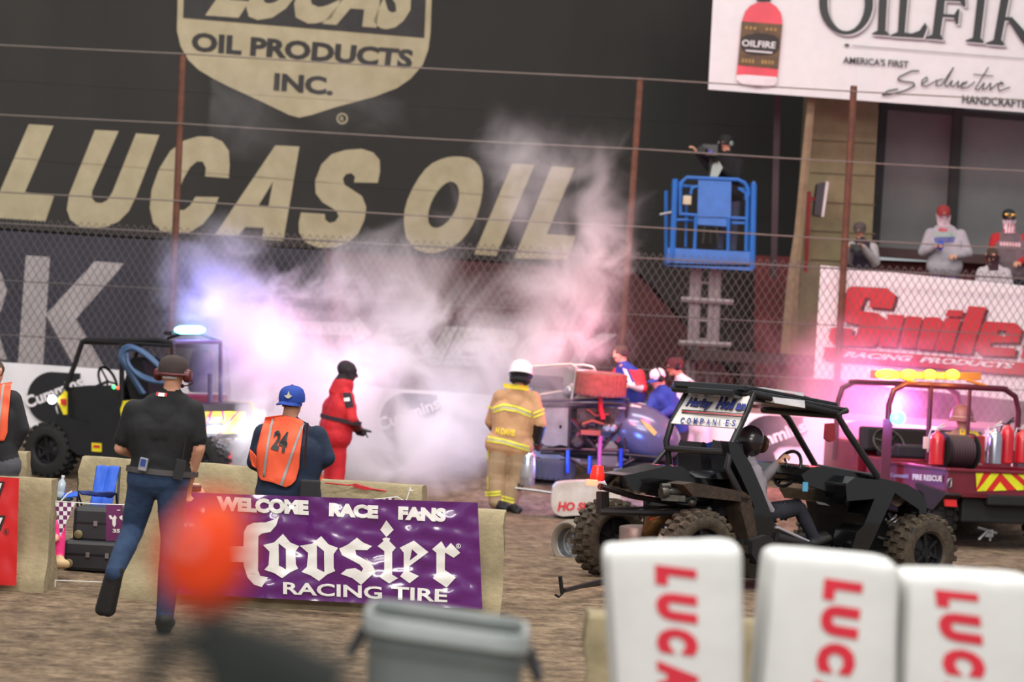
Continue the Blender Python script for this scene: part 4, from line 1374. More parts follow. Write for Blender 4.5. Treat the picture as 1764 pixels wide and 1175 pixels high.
mb = MB(); side_pan(HR, mb, [(1345, 675), (1370, 679), (1371, 684), (1346, 681)], .195, .01); mb.build('roof_sticker', REDI, rp_)
# roll cage
cage = MB()
RT = .030
def tb(pts, r=RT, m_=cage): m_.tube([hp(*p) for p in pts], r, 0, n=10)
tb([(842, 88, .14), (820, 150, .13), (752, 300, .10), (730, 400, .08), (810, 560, .05)])
tb([(575, 66, 1.18), (500, 215, 1.2), (478, 290, 1.2), (492, 385, 1.2)])
tb([(1228, 162, .14), (1190, 180, .12), (1230, 250, .1), (1358, 437, .06)])
tb([(950, 160, 1.14), (985, 195, 1.16), (1098, 392, 1.2)])
tb([(835, 92, .14), (1190, 172, .14)]); tb([(575, 62, 1.18), (930, 140, 1.18)])
cage.tube([roofA[0] - Vector((0, 0, .04)), roofA[0] + l0 * 1.08 - Vector((0, 0, .04))], RT)
cage.tube([hp(1200, 185, .14), hp(1200, 185, .14) + l0 * 1.05], RT)
cage.tube([hp(752, 338, .10), hp(480, 320, 1.2)], RT)
tb([(475, 330, 1.2), (415, 400, 1.22)], .02)
cage.tube([hp(1098, 396, 1.2), hp(1358, 440, .06)], .026)
cage.build('roll_cage', BTUBE, t, smooth='auto')
# rear sign with writing
sg = [(578, 80), (838, 98), (778, 244), (497, 222)]
q = H(sg)
vv = [1.20, .12, .10, 1.22]
S4 = [hv(q[i][0], q[i][1], vv[i]) for i in range(4)]
sn = (S4[1] - S4[0]).cross(S4[3] - S4[0]).normalized()
if sn.dot(CAM - S4[0]) < 0: sn = -sn
mb = MB()
mb.poly([[p + sn * .03 for p in S4]], 0, -sn * .012)
fS = lambda d: (lambda x, y: hit(x, y, S4[0] + sn * (.03 + d), sn))
kc = 360 / 1764
C = lambda pts: crop(pts, 1140, 650, kc)
text_quad(mb, 'Harley', C([(232, 166), (438, 184), (410, 284), (188, 264)]), fS(.004), 2, .065, .25)
text_quad(mb, 'Harley', C([(231, 172), (436, 190), (410, 277), (190, 257)]), fS(.008), 1, .035, .25)
text_quad(mb, 'Holl an', C([(486, 166), (724, 200), (698, 286), (448, 268)]), fS(.004), 2, .065, .2)
text_quad(mb, 'Holl an', C([(484, 172), (722, 206), (696, 279), (450, 261)]), fS(.008), 1, .035, .2)
for y0, mi in ((270, 2), (282, 3), (294, 2)):
    mb.poly([[fS(.004)(*p) for p in C([(168, y0), (690, y0 + 36), (688, y0 + 44), (165, y0 + 8)])]], mi)
for i, ch in enumerate('COMPANIES'):
    x = 155 + i * 54; y = 337 + i * 2.9
    text_quad(mb, ch, C([(x + 6, y), (x + (40 if ch != 'I' else 16), y + 2), (x + (32 if ch != 'I' else 10), y + 56), (x, y + 53)]), fS(.005), 1, .03, .12)
    if i: mb.poly([[fS(.005)(*p) for p in C(oval(x - 8, y + 32, 5, 5, 8))]], 3)
sign = mb.build('rear_sign', [mat('white_sign', (234, 230, 226), .35, var=.03), mat('blue_lettering', (58, 66, 140), .5), INK, REDI], t, autos=True)
# rear body: bed, fender box, beams
mb = MB(); side_pan(HR, mb, H([(298, 432), (345, 425), (482, 393), (545, 396), (602, 442), (660, 452), (830, 455), (850, 560), (620, 540), (440, 520), (330, 490)]), .32, .32)
mb.build('cargo_bed', BP, t, bevel=.01)
mb = MB(); side_pan(HR, mb, H([(640, 445), (700, 418), (820, 416), (838, 455)]), .2, .35)
for i in range(6): mb.tube([hp(668 + i * 26, 420 + i * .5, .3), hp(650 + i * 28, 446, .2)], .006, 0)
mb.build('engine_cover', BP, t, bevel=.01)
mb = MB(); side_pan(HR, mb, H([(548, 470), (590, 462), (800, 500), (832, 522), (812, 548), (775, 540), (590, 520)]), .02, .22)
side_pan(HR, mb, H([(788, 520), (832, 530), (860, 700), (835, 760), (812, 760), (822, 700), (790, 580)]), .02, .22)
mb.build('rear_fender', RUSTY, t, bevel=.012)
mb = MB(); mb.tube([hp(205, 478, .5), hp(340, 520, .45), hp(580, 560, .35)], .045, 0, n=6, flat=.6); mb.tube([hp(205, 478, .9), hp(340, 520, .9), hp(580, 560, .9)], .04, 0, n=6, flat=.6)
mb.tube([hp(200, 585, .45), hp(460, 590, .35), hp(720, 600, .3)], .028); mb.tube([hp(200, 500, .5), hp(200, 590, .5)], .028); mb.tube([hp(226, 500, .62), hp(226, 588, .62)], .028)
mb.tube([hp(205, 480, .5), hp(205, 480, .9)], .03); mb.tube([hp(220, 572, .5), hp(660, 560, .4)], .012)
mb.build('tow_frame', BTUBE, t, smooth='auto')
mb = MB(); mb.tube([hp(420, 800, .5), hp(230, 868, -.2), hp(50, 912, -1.0)], .020); mb.tube([hp(232, 884, -.1), hp(55, 908, -1.0)], .010); mb.tube([hp(36, 852, -1.0), hp(44, 925, -1.0)], .016)
mb.tube([hp(44, 925, -1.0), hp(30, 938, -1.0), hp(16, 930, -1.0)], .010)
mb.build('tow_hook', DSTEEL, t, smooth='auto')
# beacon
bc = thing('x', '', '', (0, 0, 0)); bpy.data.objects.remove(bc)
mb = MB(); c = hp(190, 455, .5); mb.lathe([(.055, 0), (.06, .01), (.06, .05), (.052, .09), (.044, .125), (.02, .13)], c, (0, 0, 1), 0, 16)
bcn = mb.build('beacon_lamp', mat('red_beacon', (232, 40, 30), .25, emit=.5), t, smooth='auto')
mb = MB(); mb.box(hp(168, 462, .48), (.10, .05, .05)); mb.build('tail_light', mat('red_tail_light', (255, 70, 50), .3, emit=9), bcn, bevel=.008)
light('POINT', 'tail_lamp', hp(165, 462, .25), 4, (1, .1, .05), .05)
# winch and little machinery
mb = MB(); a = hp(455, 505, .2); b_ = hp(560, 498, .16)
mb.lathe([(.05, 0), (.055, .02), (.05, .06), (.035, .07), (.035, .20), (.055, .21), (.055, .27), (.04, .3)], a, b_ - a, 0, 16)
mb.lathe([(.03, 0), (.03, .08)], a + Vector((0, 0, .05)), (b_ - a), 0, 10); mb.box(a.lerp(b_, .5) - Vector((0, 0, .05)), (.2, .12, .05)); mb.ball(hp(585, 545, .1), .04); mb.ball(hp(655, 575, .1), .03)
mb.build('winch', mat('worn_alloy', (96, 92, 86), .45, .7, rgb2=(60, 58, 56), scale=30), t, smooth='auto')
# muffler, exhaust
mb = MB(); a = hp(355, 640, .75); b_ = hp(352, 752, .75); ax = b_ - a
mb.lathe([(.09, 0), (.135, .01), (.14, .02), (.14, ax.length - .02), (.13, ax.length)], a, ax, 0, 24, sx=1.15); mb.build('muffler', mat('heat_tinted_steel', (172, 148, 142), .45, .5, rgb2=(140, 118, 112), scale=12), t, smooth='auto')
mb = MB(); mb.tube([hp(405, 690, .6), hp(425, 620, .55), hp(470, 605, .5), hp(560, 610, .45), hp(640, 640, .4)], [.075, .085, .07, .06, .05], 0, n=14); mb.build('exhaust_pipe', mat('gold_exhaust', (150, 118, 70), .35, .7, rgb2=(92, 66, 50), scale=8), t, smooth=True)
# shocks
def coil(a, b, r, wire, turns, parent, m, body_m, name='shock_absorber', rb=.022):
    a = Vector(a); b = Vector(b)
    mb = MB(); mb.tube([a, a.lerp(b, .45), a.lerp(b, .46), b], [rb * 1.2, rb * 1.2, rb * .6, rb * .6], 0, n=10)
    s = mb.build(name, body_m, parent, smooth='auto')
    d = (b - a); L = d.length; d.normalize(); x = d.orthogonal().normalized(); y = d.cross(x)
    pts = [a + d * L * (.12 + .8 * i / (turns * 12)) + (x * math.cos(i / 12 * 2 * math.pi) + y * math.sin(i / 12 * 2 * math.pi)) * r for i in range(turns * 12 + 1)]
    mb = MB(); mb.tube(pts, wire, 0, n=6); mb.build('spring', m, s, smooth=True)
SPR = mat('pale_spring', (168, 168, 172), .35, .6)
coil(hp(495, 630, .25), hp(502, 770, .3), .045, .010, 8, t, SPR, STEEL); coil(hp(535, 650, .55), hp(520, 770, .6), .045, .010, 8, t, SPR, STEEL)
coil(hp(1400, 590, .25), hp(1478, 720, .12), .055, .011, 8, t, SPR, DSTEEL)
# cab side: B pillar panel, door, rocker, floor
mb = MB(); side_pan(HR, mb, H([(735, 290), (775, 300), (830, 385), (880, 500), (935, 645), (925, 700), (870, 640), (835, 540), (790, 440), (745, 350)]), .06, .10); mb.build('rear_pillar_panel', BP, t, bevel=.012)
mb = MB(); side_pan(HR, mb, H([(832, 560), (940, 640), (1080, 712), (1255, 768), (1245, 785), (1010, 770), (930, 715), (925, 840), (900, 862), (822, 862), (828, 700)]), .03, .16)
mb.build('rocker_panel', BP, t, bevel=.012)
mb = MB(); mb.tube([hp(938, 648, .02), hp(1070, 708, .02)], .014); mb.build('door_sill_trim', mat('bright_edge', (190, 186, 196), .3, .5), t, smooth='auto')
mb = MB(); mb.tube([hp(935, 690, .02), hp(1245, 780, .02)], .045, 0, n=10); mb.build('nerf_bar', BTUBE, t, smooth='auto')
mb = MB(); side_pan(HR, mb, H([(838, 700), (900, 680), (925, 700), (935, 760), (900, 800), (860, 805), (835, 760)]), -.04, .12); mb.build('mud_guard', mat('matt_black', (26, 24, 27), .7), t, bevel=.02)
mb = MB(); a = hp(850, 770, .2); mb.obox(a, f0 * 1.75, l0 * .9, Vector((0, 0, .06))); mb.build('floor_pan', mat('matt_black', (26, 24, 27), .7), t)
mb = MB(); side_pan(HR, mb, H([(560, 560), (830, 560), (840, 700), (560, 690)]), .35, .6); mb.build('engine_block', mat('matt_black', (26, 24, 27), .7), t, bevel=.03)
# front: hood, fender, grille
mb = MB()
hood = [(1078, 400), (1120, 395), (1290, 425), (1480, 470), (1535, 505), (1545, 545), (1500, 540), (1320, 500), (1245, 520), (1232, 560), (1180, 470), (1080, 425)]
side_pan(HR, mb, H(hood), .18, .85); mb.build('hood', BP, t, bevel=.015)
mb = MB(); side_pan(HR, mb, H([(1225, 470), (1265, 440), (1450, 470), (1545, 515), (1562, 560), (1560, 620), (1535, 640), (1530, 575), (1430, 505), (1405, 560), (1320, 745), (1325, 800), (1235, 790), (1270, 670), (1300, 640), (1345, 530), (1230, 540)]), -.02, .28)
mb.build('front_fender', BP, t, bevel=.015)
mb = MB(); side_pan(HR, mb, H([(1240, 520), (1420, 520), (1390, 590), (1440, 640), (1400, 770), (1330, 790), (1270, 700), (1240, 600)]), .38, .45); mb.build('front_chassis', mat('matt_black', (26, 24, 27), .7), t, bevel=.02)
mb = MB(); mb.tube([front_n + l0 * .1, front_n + l0 * .5, rear_n + l0 * .5, rear_n + l0 * .1], .02); mb.tube([hp(1355, 690, .3), front_n + l0 * .1], .022); mb.tube([hp(1345, 760, .3), front_n + l0 * .1 - Vector((0, 0, .06))], .022); mb.tube([front_n + l0 * .1, front_n + l0 * (TR - .1)], .025); mb.tube([rear_n + l0 * .1, rear_n + l0 * (TR - .1)], .035)
mb.tube([rear_n + l0 * .1, hp(830, 700, .15)], .03)
mb.build('suspension_arm', BTUBE, t, smooth='auto')
mb = MB(); side_pan(HR, mb, H([(1500, 645), (1535, 640), (1535, 672), (1497, 672)]), .35, .05); mb.build('reflector', mat('glowing_amber_reflector', (255, 130, 30), .3, emit=.6), t)  # no lamp: faint emission stands in for light it throws back
# interior: seats, dash, wheel, belts
SEATM = mat('black_seat_cloth', (30, 27, 32), .9)
for v0, xo in ((.80, 0), (.22, 140)):
    mb = MB(); side_pan(HR, mb, H([(618 + xo, 330), (630 + xo, 292), (655 + xo, 302), (668 + xo, 380), (690 + xo, 520), (650 + xo, 530), (630 + xo, 470)]), v0, .32); s_ = mb.build('seat', SEATM, t, bevel=.03)
mb = MB(); side_pan(HR, mb, H([(700, 520), (900, 540), (960, 580), (950, 620), (700, 600)]), .25, .9); mb.build('seat_base', SEATM, t, bevel=.03)
mb = MB(); side_pan(HR, mb, H([(1080, 402), (1240, 440), (1235, 520), (1150, 500), (1060, 470), (1040, 430)]), .12, 1.0); mb.build('dashboard', BP, t, bevel=.02)
mb = MB(); side_pan(HR, mb, H([(1130, 470), (1250, 480), (1290, 690), (1200, 740), (1060, 720), (1090, 690), (1180, 680)]), .75, .3); mb.build('inner_panel', mat('matt_black', (26, 24, 27), .7), t)
wc = hp(982, 405, .42); wax = (f0 * .92 - Vector((0, 0, .35))).normalized()
mb = MB(); x = wax.orthogonal().normalized(); y = wax.cross(x)
mb.tube([wc + (x * math.cos(a_ * math.pi / 12) + y * math.sin(a_ * math.pi / 12)) * .165 for a_ in range(24)], .016, 0, n=8, closed=True)
for a_ in (0, 2.1, 4.2): mb.tube([wc, wc + (x * math.cos(a_) + y * math.sin(a_)) * .16], .012)
mb.tube([wc, wc + wax * .35], .022); mb.build('steering_wheel', BLACK, t, smooth=True)
mb = MB(); mb.tube([hp(975, 620, .3), hp(972, 560, .3)], .012); mb.ball(hp(971, 556, .3), .03); mb.build('gear_lever', BLACK, t, smooth=True)
mb = MB(); mb.box(hp(1056, 480, .1), (.045, .02, .08)); mb.build('blue_tag', mat('light_blue_tag', (70, 150, 190), .5), t)
mb = MB(); mb.tube([hp(1105, 405, .3), hp(1098, 440, .3)], .014); mb.build('switch_light', mat('blue_switch', (70, 80, 255), .3, emit=3), t)
mb = MB(); side_pan(HR, mb, H([(655, 300), (690, 290), (712, 360), (715, 420), (690, 400), (665, 340)]), .6, .04); mb.build('seat_harness', mat('blue_harness', (40, 60, 150), .7), t)
mb = MB(); side_pan(HR, mb, [(1424, 730), (1438, 729), (1440, 758), (1430, 762), (1422, 756)], .9, .03); mb.build('side_mirror', mat('red_sticker', (150, 40, 50), .4), t, bevel=.004)
mb = MB(); side_pan(HR, mb, H([(1100, 540), (1140, 548), (1160, 560), (1110, 552)]), .3, .01); mb.build('door_bracket', SPR, t)

# driver
dY = HR.v(1290, 770, .45).y
fg = Fig(dY, dict(head=(1293, 762), neck=(1290, 792), shl=(1268, 812, .28), shr=(1300, 812, -.10), ell=(1316, 824, .12), wrl=(1340, 798, .05), elr=(1312, 862, -.12), wrr=(1330, 884, -.05),
                 hipl=(1292, 888, .12), hipr=(1302, 890, -.08), knl=(1372, 870, .32), anl=(1400, 925, .35), tol=(1420, 922, .4), knr=(1378, 876, .12), anr=(1405, 930, .15), tor=(1425, 927, .2)), face=(1, .6, -.1))
td = thing('person', 'driver in dark helmet and grey sleeves at the wheel of the black buggy', 'person', Vector((fg.J['hipl'].x, fg.J['hipl'].y, .45)))
fg.head(hair='helm', skin='helm')
fg.torso('top', belly=.12, chest=.125, low='top', hip=.12)
fg.arm('l', 'top', 'top', 'skin', thick=.006, curl=1.0); fg.arm('r', 'top', 'top', 'skin', thick=.008, curl=1.0)
fg.leg('l'); fg.leg('r')
HELM = mat('dark_helmet', (36, 26, 30), .3, coat=.4)
fg.B.build('body', regs(top=mat('grey_shirt', (150, 142, 150), .85), legs=mat('dark_work_trousers', (34, 34, 44), .9), shoe=BSHOE, helm=HELM, hair=HELM), td, voxel=.011)
mb = MB(); mb.ball(fg.J['head'] + Vector((0, 0, .01)), (.122, .125, .14), 0, 20); mb.build('helmet', HELM, td, smooth=True)
mb = MB(); c = fg.J['head'] + fg.f * .10; mb.lathe([(.085, 0), (.08, .03), (.05, .05), (.01, .055)], c, fg.f, 0, 16, sx=1.2, xref=fg.r); mb.build('visor', mat('visor', (90, 60, 50), .15, .3), td, smooth='auto')
# ================================================================ red fire rescue cart
k = 384 / 1187
RC = lambda pts: crop(pts, 1380, 600, k)
cY = 33.0
corner = G(1626, cY)                       # the rear left corner, on the ground
RR = Rig(Vector((corner.x, corner.y, 0)), math.radians(90 + 19))   # heading mostly away, a little left
rf_, rl_ = RR.f, RR.l
SIDE = lambda x, y, v=0: RR.v(*RC([(x, y)])[0], v)       # left side plane (v towards its left is negative side here)
REAR = lambda x, y, u=0: RR.u(*RC([(x, y)])[0], u)
t = thing('fire_rescue_cart', 'dark red fire rescue cart with roll bar, amber light bar and chevron tailgate', 'utility vehicle', Vector((corner.x + .5, corner.y + 1.0, 0)))
MRED = mat('maroon_paint', (112, 22, 40), .35, coat=.4, var=.12)
MATB = MATS['matt_black']
right = -rl_
W2 = 1.62
zt = REAR(765, 640).z; zb_ = REAR(765, 790).z
c0 = Vector((corner.x, corner.y, 0))
def at(u, v, z): return c0 + rf_ * u + right * v + Vector((0, 0, z))
# tray
mb = MB()
mb.obox(at(0, 0, zb_), right * W2, rf_ * .05, Vector((0, 0, zt - zb_)))                       # tailgate
mb.obox(at(0, -.01, zt - .03), right * (W2 + .02), -rf_ * .03, Vector((0, 0, .035)))
tg = mb.build('tailgate', MRED, t, bevel=.01)
mb = MB()
quad = [(930, 665), (1235, 658), (1238, 752), (934, 762)]
fr = lambda d: (lambda x, y: RR.u(*RC([(x, y)])[0], -d))
mb.poly([[fr(.008)(*p) for p in quad]], 0)
for pl in ([(930, 665), (972, 665), (935, 745)][::-1], [(1015, 663), (1060, 662), (985, 760), (936, 762)], [(1060, 712), (1096, 757), (1022, 760)], [(1062, 662), (1106, 661), (1186, 735), (1186, 755), (1150, 757)], [(1140, 660), (1190, 659), (1238, 715), (1238, 745)]):
    mb.poly([[fr(.012)(*p) for p in pl]], 1)
mb.build('chevron_panel', [mat('red_reflective', (214, 40, 40), .4), mat('lime_reflective', (226, 226, 40), .4)], tg, autos=True)
mb = MB()
mb.obox(at(.05, 0, zb_), right * .05, rf_ * 1.45, Vector((0, 0, zt - zb_))); mb.obox(at(.05, W2 - .05, zb_), right * .05, rf_ * 1.45, Vector((0, 0, zt - zb_)))
mb.obox(at(1.45, 0, zb_), right * W2, rf_ * .05, Vector((0, 0, zt - zb_))); mb.obox(at(.0, 0, zb_), right * W2, rf_ * 1.5, Vector((0, 0, .05)))
mb.obox(at(0, -.02, zt - .03), right * .06, rf_ * 1.5, Vector((0, 0, .035)))
bed = mb.build('cargo_bed', MRED, t, bevel=.008)
mb = MB()
fs_ = lambda d: (lambda x, y: hit(*RC([(x, y)])[0], at(0, -d, 0), rl_))
text_quad(mb, 'Kawasaki', [(476, 662), (573, 668), (573, 692), (476, 686)], fs_(.01), 1, .045)
mb.poly([[fs_(.008)(*p) for p in [(588, 660), (755, 670), (755, 718), (588, 708)]]], 0)
text_quad(mb, 'FIRE RESCUE', [(594, 669), (750, 679), (750, 710), (594, 700)], fs_(.014), 2, .035)
mb.build('side_lettering', [MRED, mat('silver_lettering', (150, 140, 170), .4), WHITE], bed, autos=True)
mb = MB(); mb.tube([REAR(786, 700, -.03), REAR(800, 690, -.03), REAR(800, 735, -.03), REAR(786, 745, -.03), REAR(778, 720, -.03)], .010, 0, n=6, closed=True); mb.build('tailgate_latch', STEEL, tg, smooth=True)
# chassis, axle, hitch, lights
mb = MB(); mb.obox(at(.1, .25, .28), right * (W2 - .5), rf_ * 2.8, Vector((0, 0, zb_ - .28))); mb.obox(at(-.02, .5, .48), right * .7, rf_ * .3, Vector((0, 0, .12))); mb.tube([at(.5, .05, .34), at(.5, W2 - .05, .34)], .05); mb.build('chassis', MATB, t, bevel=.02)
mb = MB(); a = REAR(990, 985, -.05); mb.tube([REAR(945, 1020, -.05), REAR(990, 975, -.05), REAR(1040, 985, -.05)], .018); mb.tube([REAR(940, 955, -.05), REAR(1010, 975, -.05), REAR(1005, 1025, -.05)], .016); mb.box(REAR(1000, 985, -.03), (.09, .06, .08)); mb.build('tow_hitch', STEEL, t, smooth='auto')
mb = MB(); mb.poly([[fr(.02)(*p) for p in [(770, 805), (828, 808), (832, 845), (775, 842)]]], 0, rf_ * .05); mb.build('tail_light', mat('dull_red_lens', (190, 40, 40), .3, emit=.4), t)
mb = MB(); mb.poly([[fs_(.05)(*p) for p in [(605, 715), (740, 760), (770, 780), (700, 860), (668, 850), (650, 770), (610, 740)]]], 0, right * .2); mb.build('mud_flap', MATB, t, bevel=.01)
for v_ in (.12, W2 - .12):
    wheel(t, at(.5, v_, .36), right, .36, .25, .17, rubber=FARRUB, side=1, knobs=20)
for v_ in (.12, W2 - .12):
    wheel(t, at(2.45, v_, .34), right, .34, .24, .16, rubber=FARRUB, side=1, knobs=20)
# cab: side panel, hood, dash, seats, wheel
mb = MB()
zs = at(0, 0, 0).z
mb.obox(at(1.55, 0, .45), right * W2, rf_ * .5, Vector((0, 0, .45)))
mb.build('seat_box', MRED, t, bevel=.02)
mb = MB(); 
mb.obox(at(2.35, .0, .55), right * W2, rf_ * .9, Vector((0, 0, .52)))
mb.build('hood', MRED, t, bevel=.04)
mb = MB(); mb.obox(at(2.2, .05, .95), right * (W2 - .1), rf_ * .22, Vector((0, 0, .28))); mb.build('dashboard', MATB, t, bevel=.03)
for v_ in (.15, .85):
    mb = MB(); mb.obox(at(1.62, v_, .9), right * .6, rf_ * .5, Vector((0, 0, .12))); mb.obox(at(1.58, v_, .9), right * .6, rf_ * .12, Vector((0, 0, .16))); mb.build('seat', MATB, t, bevel=.03)
wc = RR.u(1531, 763, 2.05); wax = (rf_ * .8 - Vector((0, 0, .6))).normalized(); x = wax.orthogonal().normalized(); y = wax.cross(x)
mb = MB(); mb.tube([wc + (x * math.cos(a_ * math.pi / 12) + y * math.sin(a_ * math.pi / 12)) * .19 for a_ in range(24)], .016, 0, n=8, closed=True)
for a_ in (0, 2.1, 4.2): mb.tube([wc, wc + (x * math.cos(a_) + y * math.sin(a_)) * .18], .012)
mb.tube([wc, wc + wax * .3], .02); mb.build('steering_wheel', BLACK, t, smooth=True)
# roll bar: two hoops
MTUBE = mat('maroon_roll_tube', (84, 26, 44), .4, .2)
zr = REAR(600, 192, 1.5).z
def hoop(u, z, v0=-.02, v1=W2 + .02, r=.035):
    mb = MB()
    mb.tube([at(u, v0, .8), at(u, v0, z - .25), at(u, v0 + .05, z - .08), at(u, v0 + .2, z), at(u, v1 - .2, z), at(u, v1 - .05, z - .08), at(u, v1, z - .25), at(u, v1, .8)], r, 0, n=10)
    return mb
mb = hoop(1.5, zr); mb.tube([at(1.5, .5, zr - .02), at(1.5, .5, .9)], .03)
mb.tube([at(1.5, 1.0, zr - .02), at(1.5, 1.0, 1.0)], .022)
mb.build('roll_bar', MTUBE, t, smooth='auto')
mb = hoop(2.9, zr - .02, 0, W2); mb.tube([at(1.5, .15, zr), at(2.9, .15, zr - .02)], .03); mb.tube([at(1.5, W2 - .15, zr), at(2.9, W2 - .15, zr - .02)], .03)
mb.build('front_roll_bar', MTUBE, t, smooth='auto')
# amber light bar
AMB = mat('amber_light', (255, 200, 20), .3, emit=7, ecol=(1, .62, .02))
mb = MB(); zl = zr + .12
lb0, lb1 = RR.u(*RC([(400, 140)])[0], 1.5), RR.u(*RC([(960, 150)])[0], 1.5)
mb.obox(lb0 - Vector((0, 0, .045)), lb1 - lb0, rf_ * .16, Vector((0, 0, .09))); mb.tube([lb0.lerp(lb1, .25) - Vector((0, 0, .04)), at(1.5, .4, zr)], .02); mb.tube([lb0.lerp(lb1, .85) - Vector((0, 0, .04)), at(1.5, 1.3, zr)], .02)
bar = mb.build('light_bar', mat('clear_amber_housing', (190, 120, 60), .3), t, bevel=.012)
for (xa_, xb_) in ((402, 520), (535, 610), (655, 718), (772, 840)):
    p0 = RR.u(*RC([(xa_, 138)])[0], 1.46); p1 = RR.u(*RC([(xb_, 142)])[0], 1.46)
    mb = MB(); m_ = (p0 + p1) / 2; w2 = (p1 - p0).length / 2
    mb.ball(m_, (w2, .04, .058), 0, 16); mb.build('amber_lamp', AMB, bar, smooth=True)
    light('POINT', 'amber_glow', m_ - rf_ * .2, 6, (1, .6, .1), .05)
# teal beacon on a post
TEAL = mat('teal_light', (60, 255, 235), .3, emit=4.5, ecol=(.12, 1, .85))
tp = RR.u(*RC([(515, 372)])[0], 1.2)
mb = MB(); mb.box(tp - Vector((.10, -.08, .42)), (.10, .06, .8)); mb.build('light_post', MTUBE, t)
mb = MB(); mb.ball(tp, (.085, .05, .085), 0, 16); mb.build('strobe_lamp', TEAL, t, smooth=True)
# emergency light colours
light('POINT', 'strobe_glow', P(1543, 690, 36.3), 190, (1, .14, .60), .12)
light('POINT', 'red_fill', P(1400, 590, 37.4), 170, (1, .06, .12), .15)  # added red light without a fixture, reddens fence and wall behind
light('POINT', 'strobe_glow', tp + Vector((-.15, -.35, .0)), 22, (.45, .25, 1), .08)

# things standing in the tray
t2 = thing('hose_reel', 'dark hose reel standing in the tray of the red cart', 'hose reel', at(.5, .55, zt - .1))
c = REAR(825, 548, .45); ax = (right * .95 + rf_ * .1).normalized()
mb = MB(); L = .36
prof = [(.10, -L / 2)]
for i in range(9):
    h0 = -L / 2 + .02 + i * (L - .04) / 9; prof += [(.165, h0), (.185, h0 + .018), (.165, h0 + .036)]
prof += [(.10, L / 2)]
mb.lathe(prof, c, ax, 0, 24); mb.build('hose', mat('dark_red_hose', (62, 34, 44), .6), t2, smooth='auto')
for s_ in (-1, 1):
    mb = MB(); mb.lathe([(.05, -.008), (.205, -.008), (.205, .008), (.05, .008)], c + ax * s_ * (L / 2 + .01), ax, 0, 24); mb.build('flange', MATB, t2, smooth='auto')
mb = MB(); mb.box(c - Vector((0, 0, .24)), (.4, .16, .06)); mb.tube([c - ax * .2, c - ax * .2 - Vector((0, 0, .24))], .02); mb.tube([c + ax * .2, c + ax * .2 - Vector((0, 0, .24))], .02); mb.build('stand', MATB, t2)

def bottle(name, label, px, py, u, hgt, rad, m, head_m, cat='extinguisher', group=None):
    b0 = RR.u(*RC([(px, py)])[0], u)
    tt = thing(name, label, cat, b0, group)
    mb = MB(); mb.lathe([(rad * .8, 0), (rad, .01), (rad, hgt * .70), (rad * .85, hgt * .82), (rad * .35, hgt * .9), (rad * .3, hgt * .95)], b0, (0, 0, 1), 0, 18); mb.build('cylinder', m, tt, smooth='auto')
    mb = MB(); q = b0 + Vector((0, 0, hgt * .95)); mb.tube([q, q + Vector((0, 0, .03))], .02); mb.tube([q + Vector((0, 0, .02)), q + Vector((rad * .9, -.01, .05))], .010); mb.tube([q + Vector((0, 0, .03)), q + Vector((rad * .8, -.01, .085))], .009)
    mb.tube([q, q + Vector((-rad * .9, -.02, .01)), q + Vector((-rad * 1.25, -.03, -.10)), b0 + Vector((-rad * 1.2, -.03, hgt * .35))], .010, 0, n=8); mb.build('valve', head_m, tt, smooth='auto')
    return tt
REXT = mat('red_extinguisher', (200, 24, 40), .3, coat=.4)
bottle('fire_extinguisher', 'small red extinguisher at the left end of the red cart tray', 718, 622, .35, .40, .085, REXT, mat('pale_metal', (190, 180, 190), .4, .4))
bottle('fire_extinguisher', 'silver extinguisher in the red cart tray beside the seated firefighter', 1025, 618, .55, .42, .085, mat('polished_extinguisher', (190, 190, 205), .2, .85), MATS['pale_metal'])
bottle('fire_extinguisher', 'red extinguisher right of the silver one in the cart tray', 1092, 614, .6, .46, .075, REXT, MATB)
bottle('fire_extinguisher', 'red extinguisher furthest right in the cart tray, cut by the picture edge', 1172, 612, .6, .40, .08, REXT, MATS['pale_metal'])
t2 = thing('sign_card', 'small red and white sticker box beside the hose reel', 'box', REAR(915, 610, .4))
mb = MB(); a = REAR(893, 608, .4); mb.obox(a, right * .19, rf_ * .10, Vector((0, 0, .30))); mb.build('case', mat('dull_red_box', (170, 44, 50), .5), t2, bevel=.008)
mb = MB(); mb.poly([[RR.u(*RC([p])[0], .385) for p in [(900, 520), (935, 520), (935, 575), (900, 575)]]]); mb.build('sticker', WHITE, t2)
t2 = thing('tool_tray', 'white oddments box in the red cart tray under the sticker box', 'box', REAR(670, 505, .5))
mb = MB(); mb.box(REAR(684, 505, .5), (.13, .10, .13)); mb.tube([REAR(692, 490, .5), REAR(694, 462, .5)], .008); mb.build('case', mat('cream_box', (225, 190, 180), .5), t2, bevel=.006)
t2['label'] = 'small cream box left of the hose reel on the red cart'

# seated firefighter
sY = at(1.75, 1.0, 0).y
fg = Fig(sY, dict(head=(1657, 720), neck=(1659, 742), shl=(1632, 757, 0), shr=(1684, 760, 0), ell=(1612, 778, .1), wrl=(1600, 772, .4), elr=(1692, 790, 0), wrr=(1682, 800, .35),
                  hipl=(1648, 812), hipr=(1678, 813), knl=(1640, 815, .45), anl=(1640, 850, .55), tol=(1640, 852, .7), knr=(1680, 818, .45), anr=(1680, 850, .55), tor=(1680, 852, .7)), face=(-.15, 1, 0))
td = thing('person', 'firefighter in tan coat and helmet seated in the red rescue cart', 'person', Vector((fg.J['hipl'].x, sY, 1.0)))
fg.head(); fg.torso('top', belly=.16, chest=.16, low='top', hip=.16); fg.arm('l', 'top', 'top', 'glove', thick=.03); fg.arm('r', 'top', 'top', 'glove', thick=.03); fg.leg('l', thick=.03); fg.leg('r', thick=.03)
DTAN = mat('worn_tan_coat', (150, 112, 104), .85, bump=.5, bscale=9)
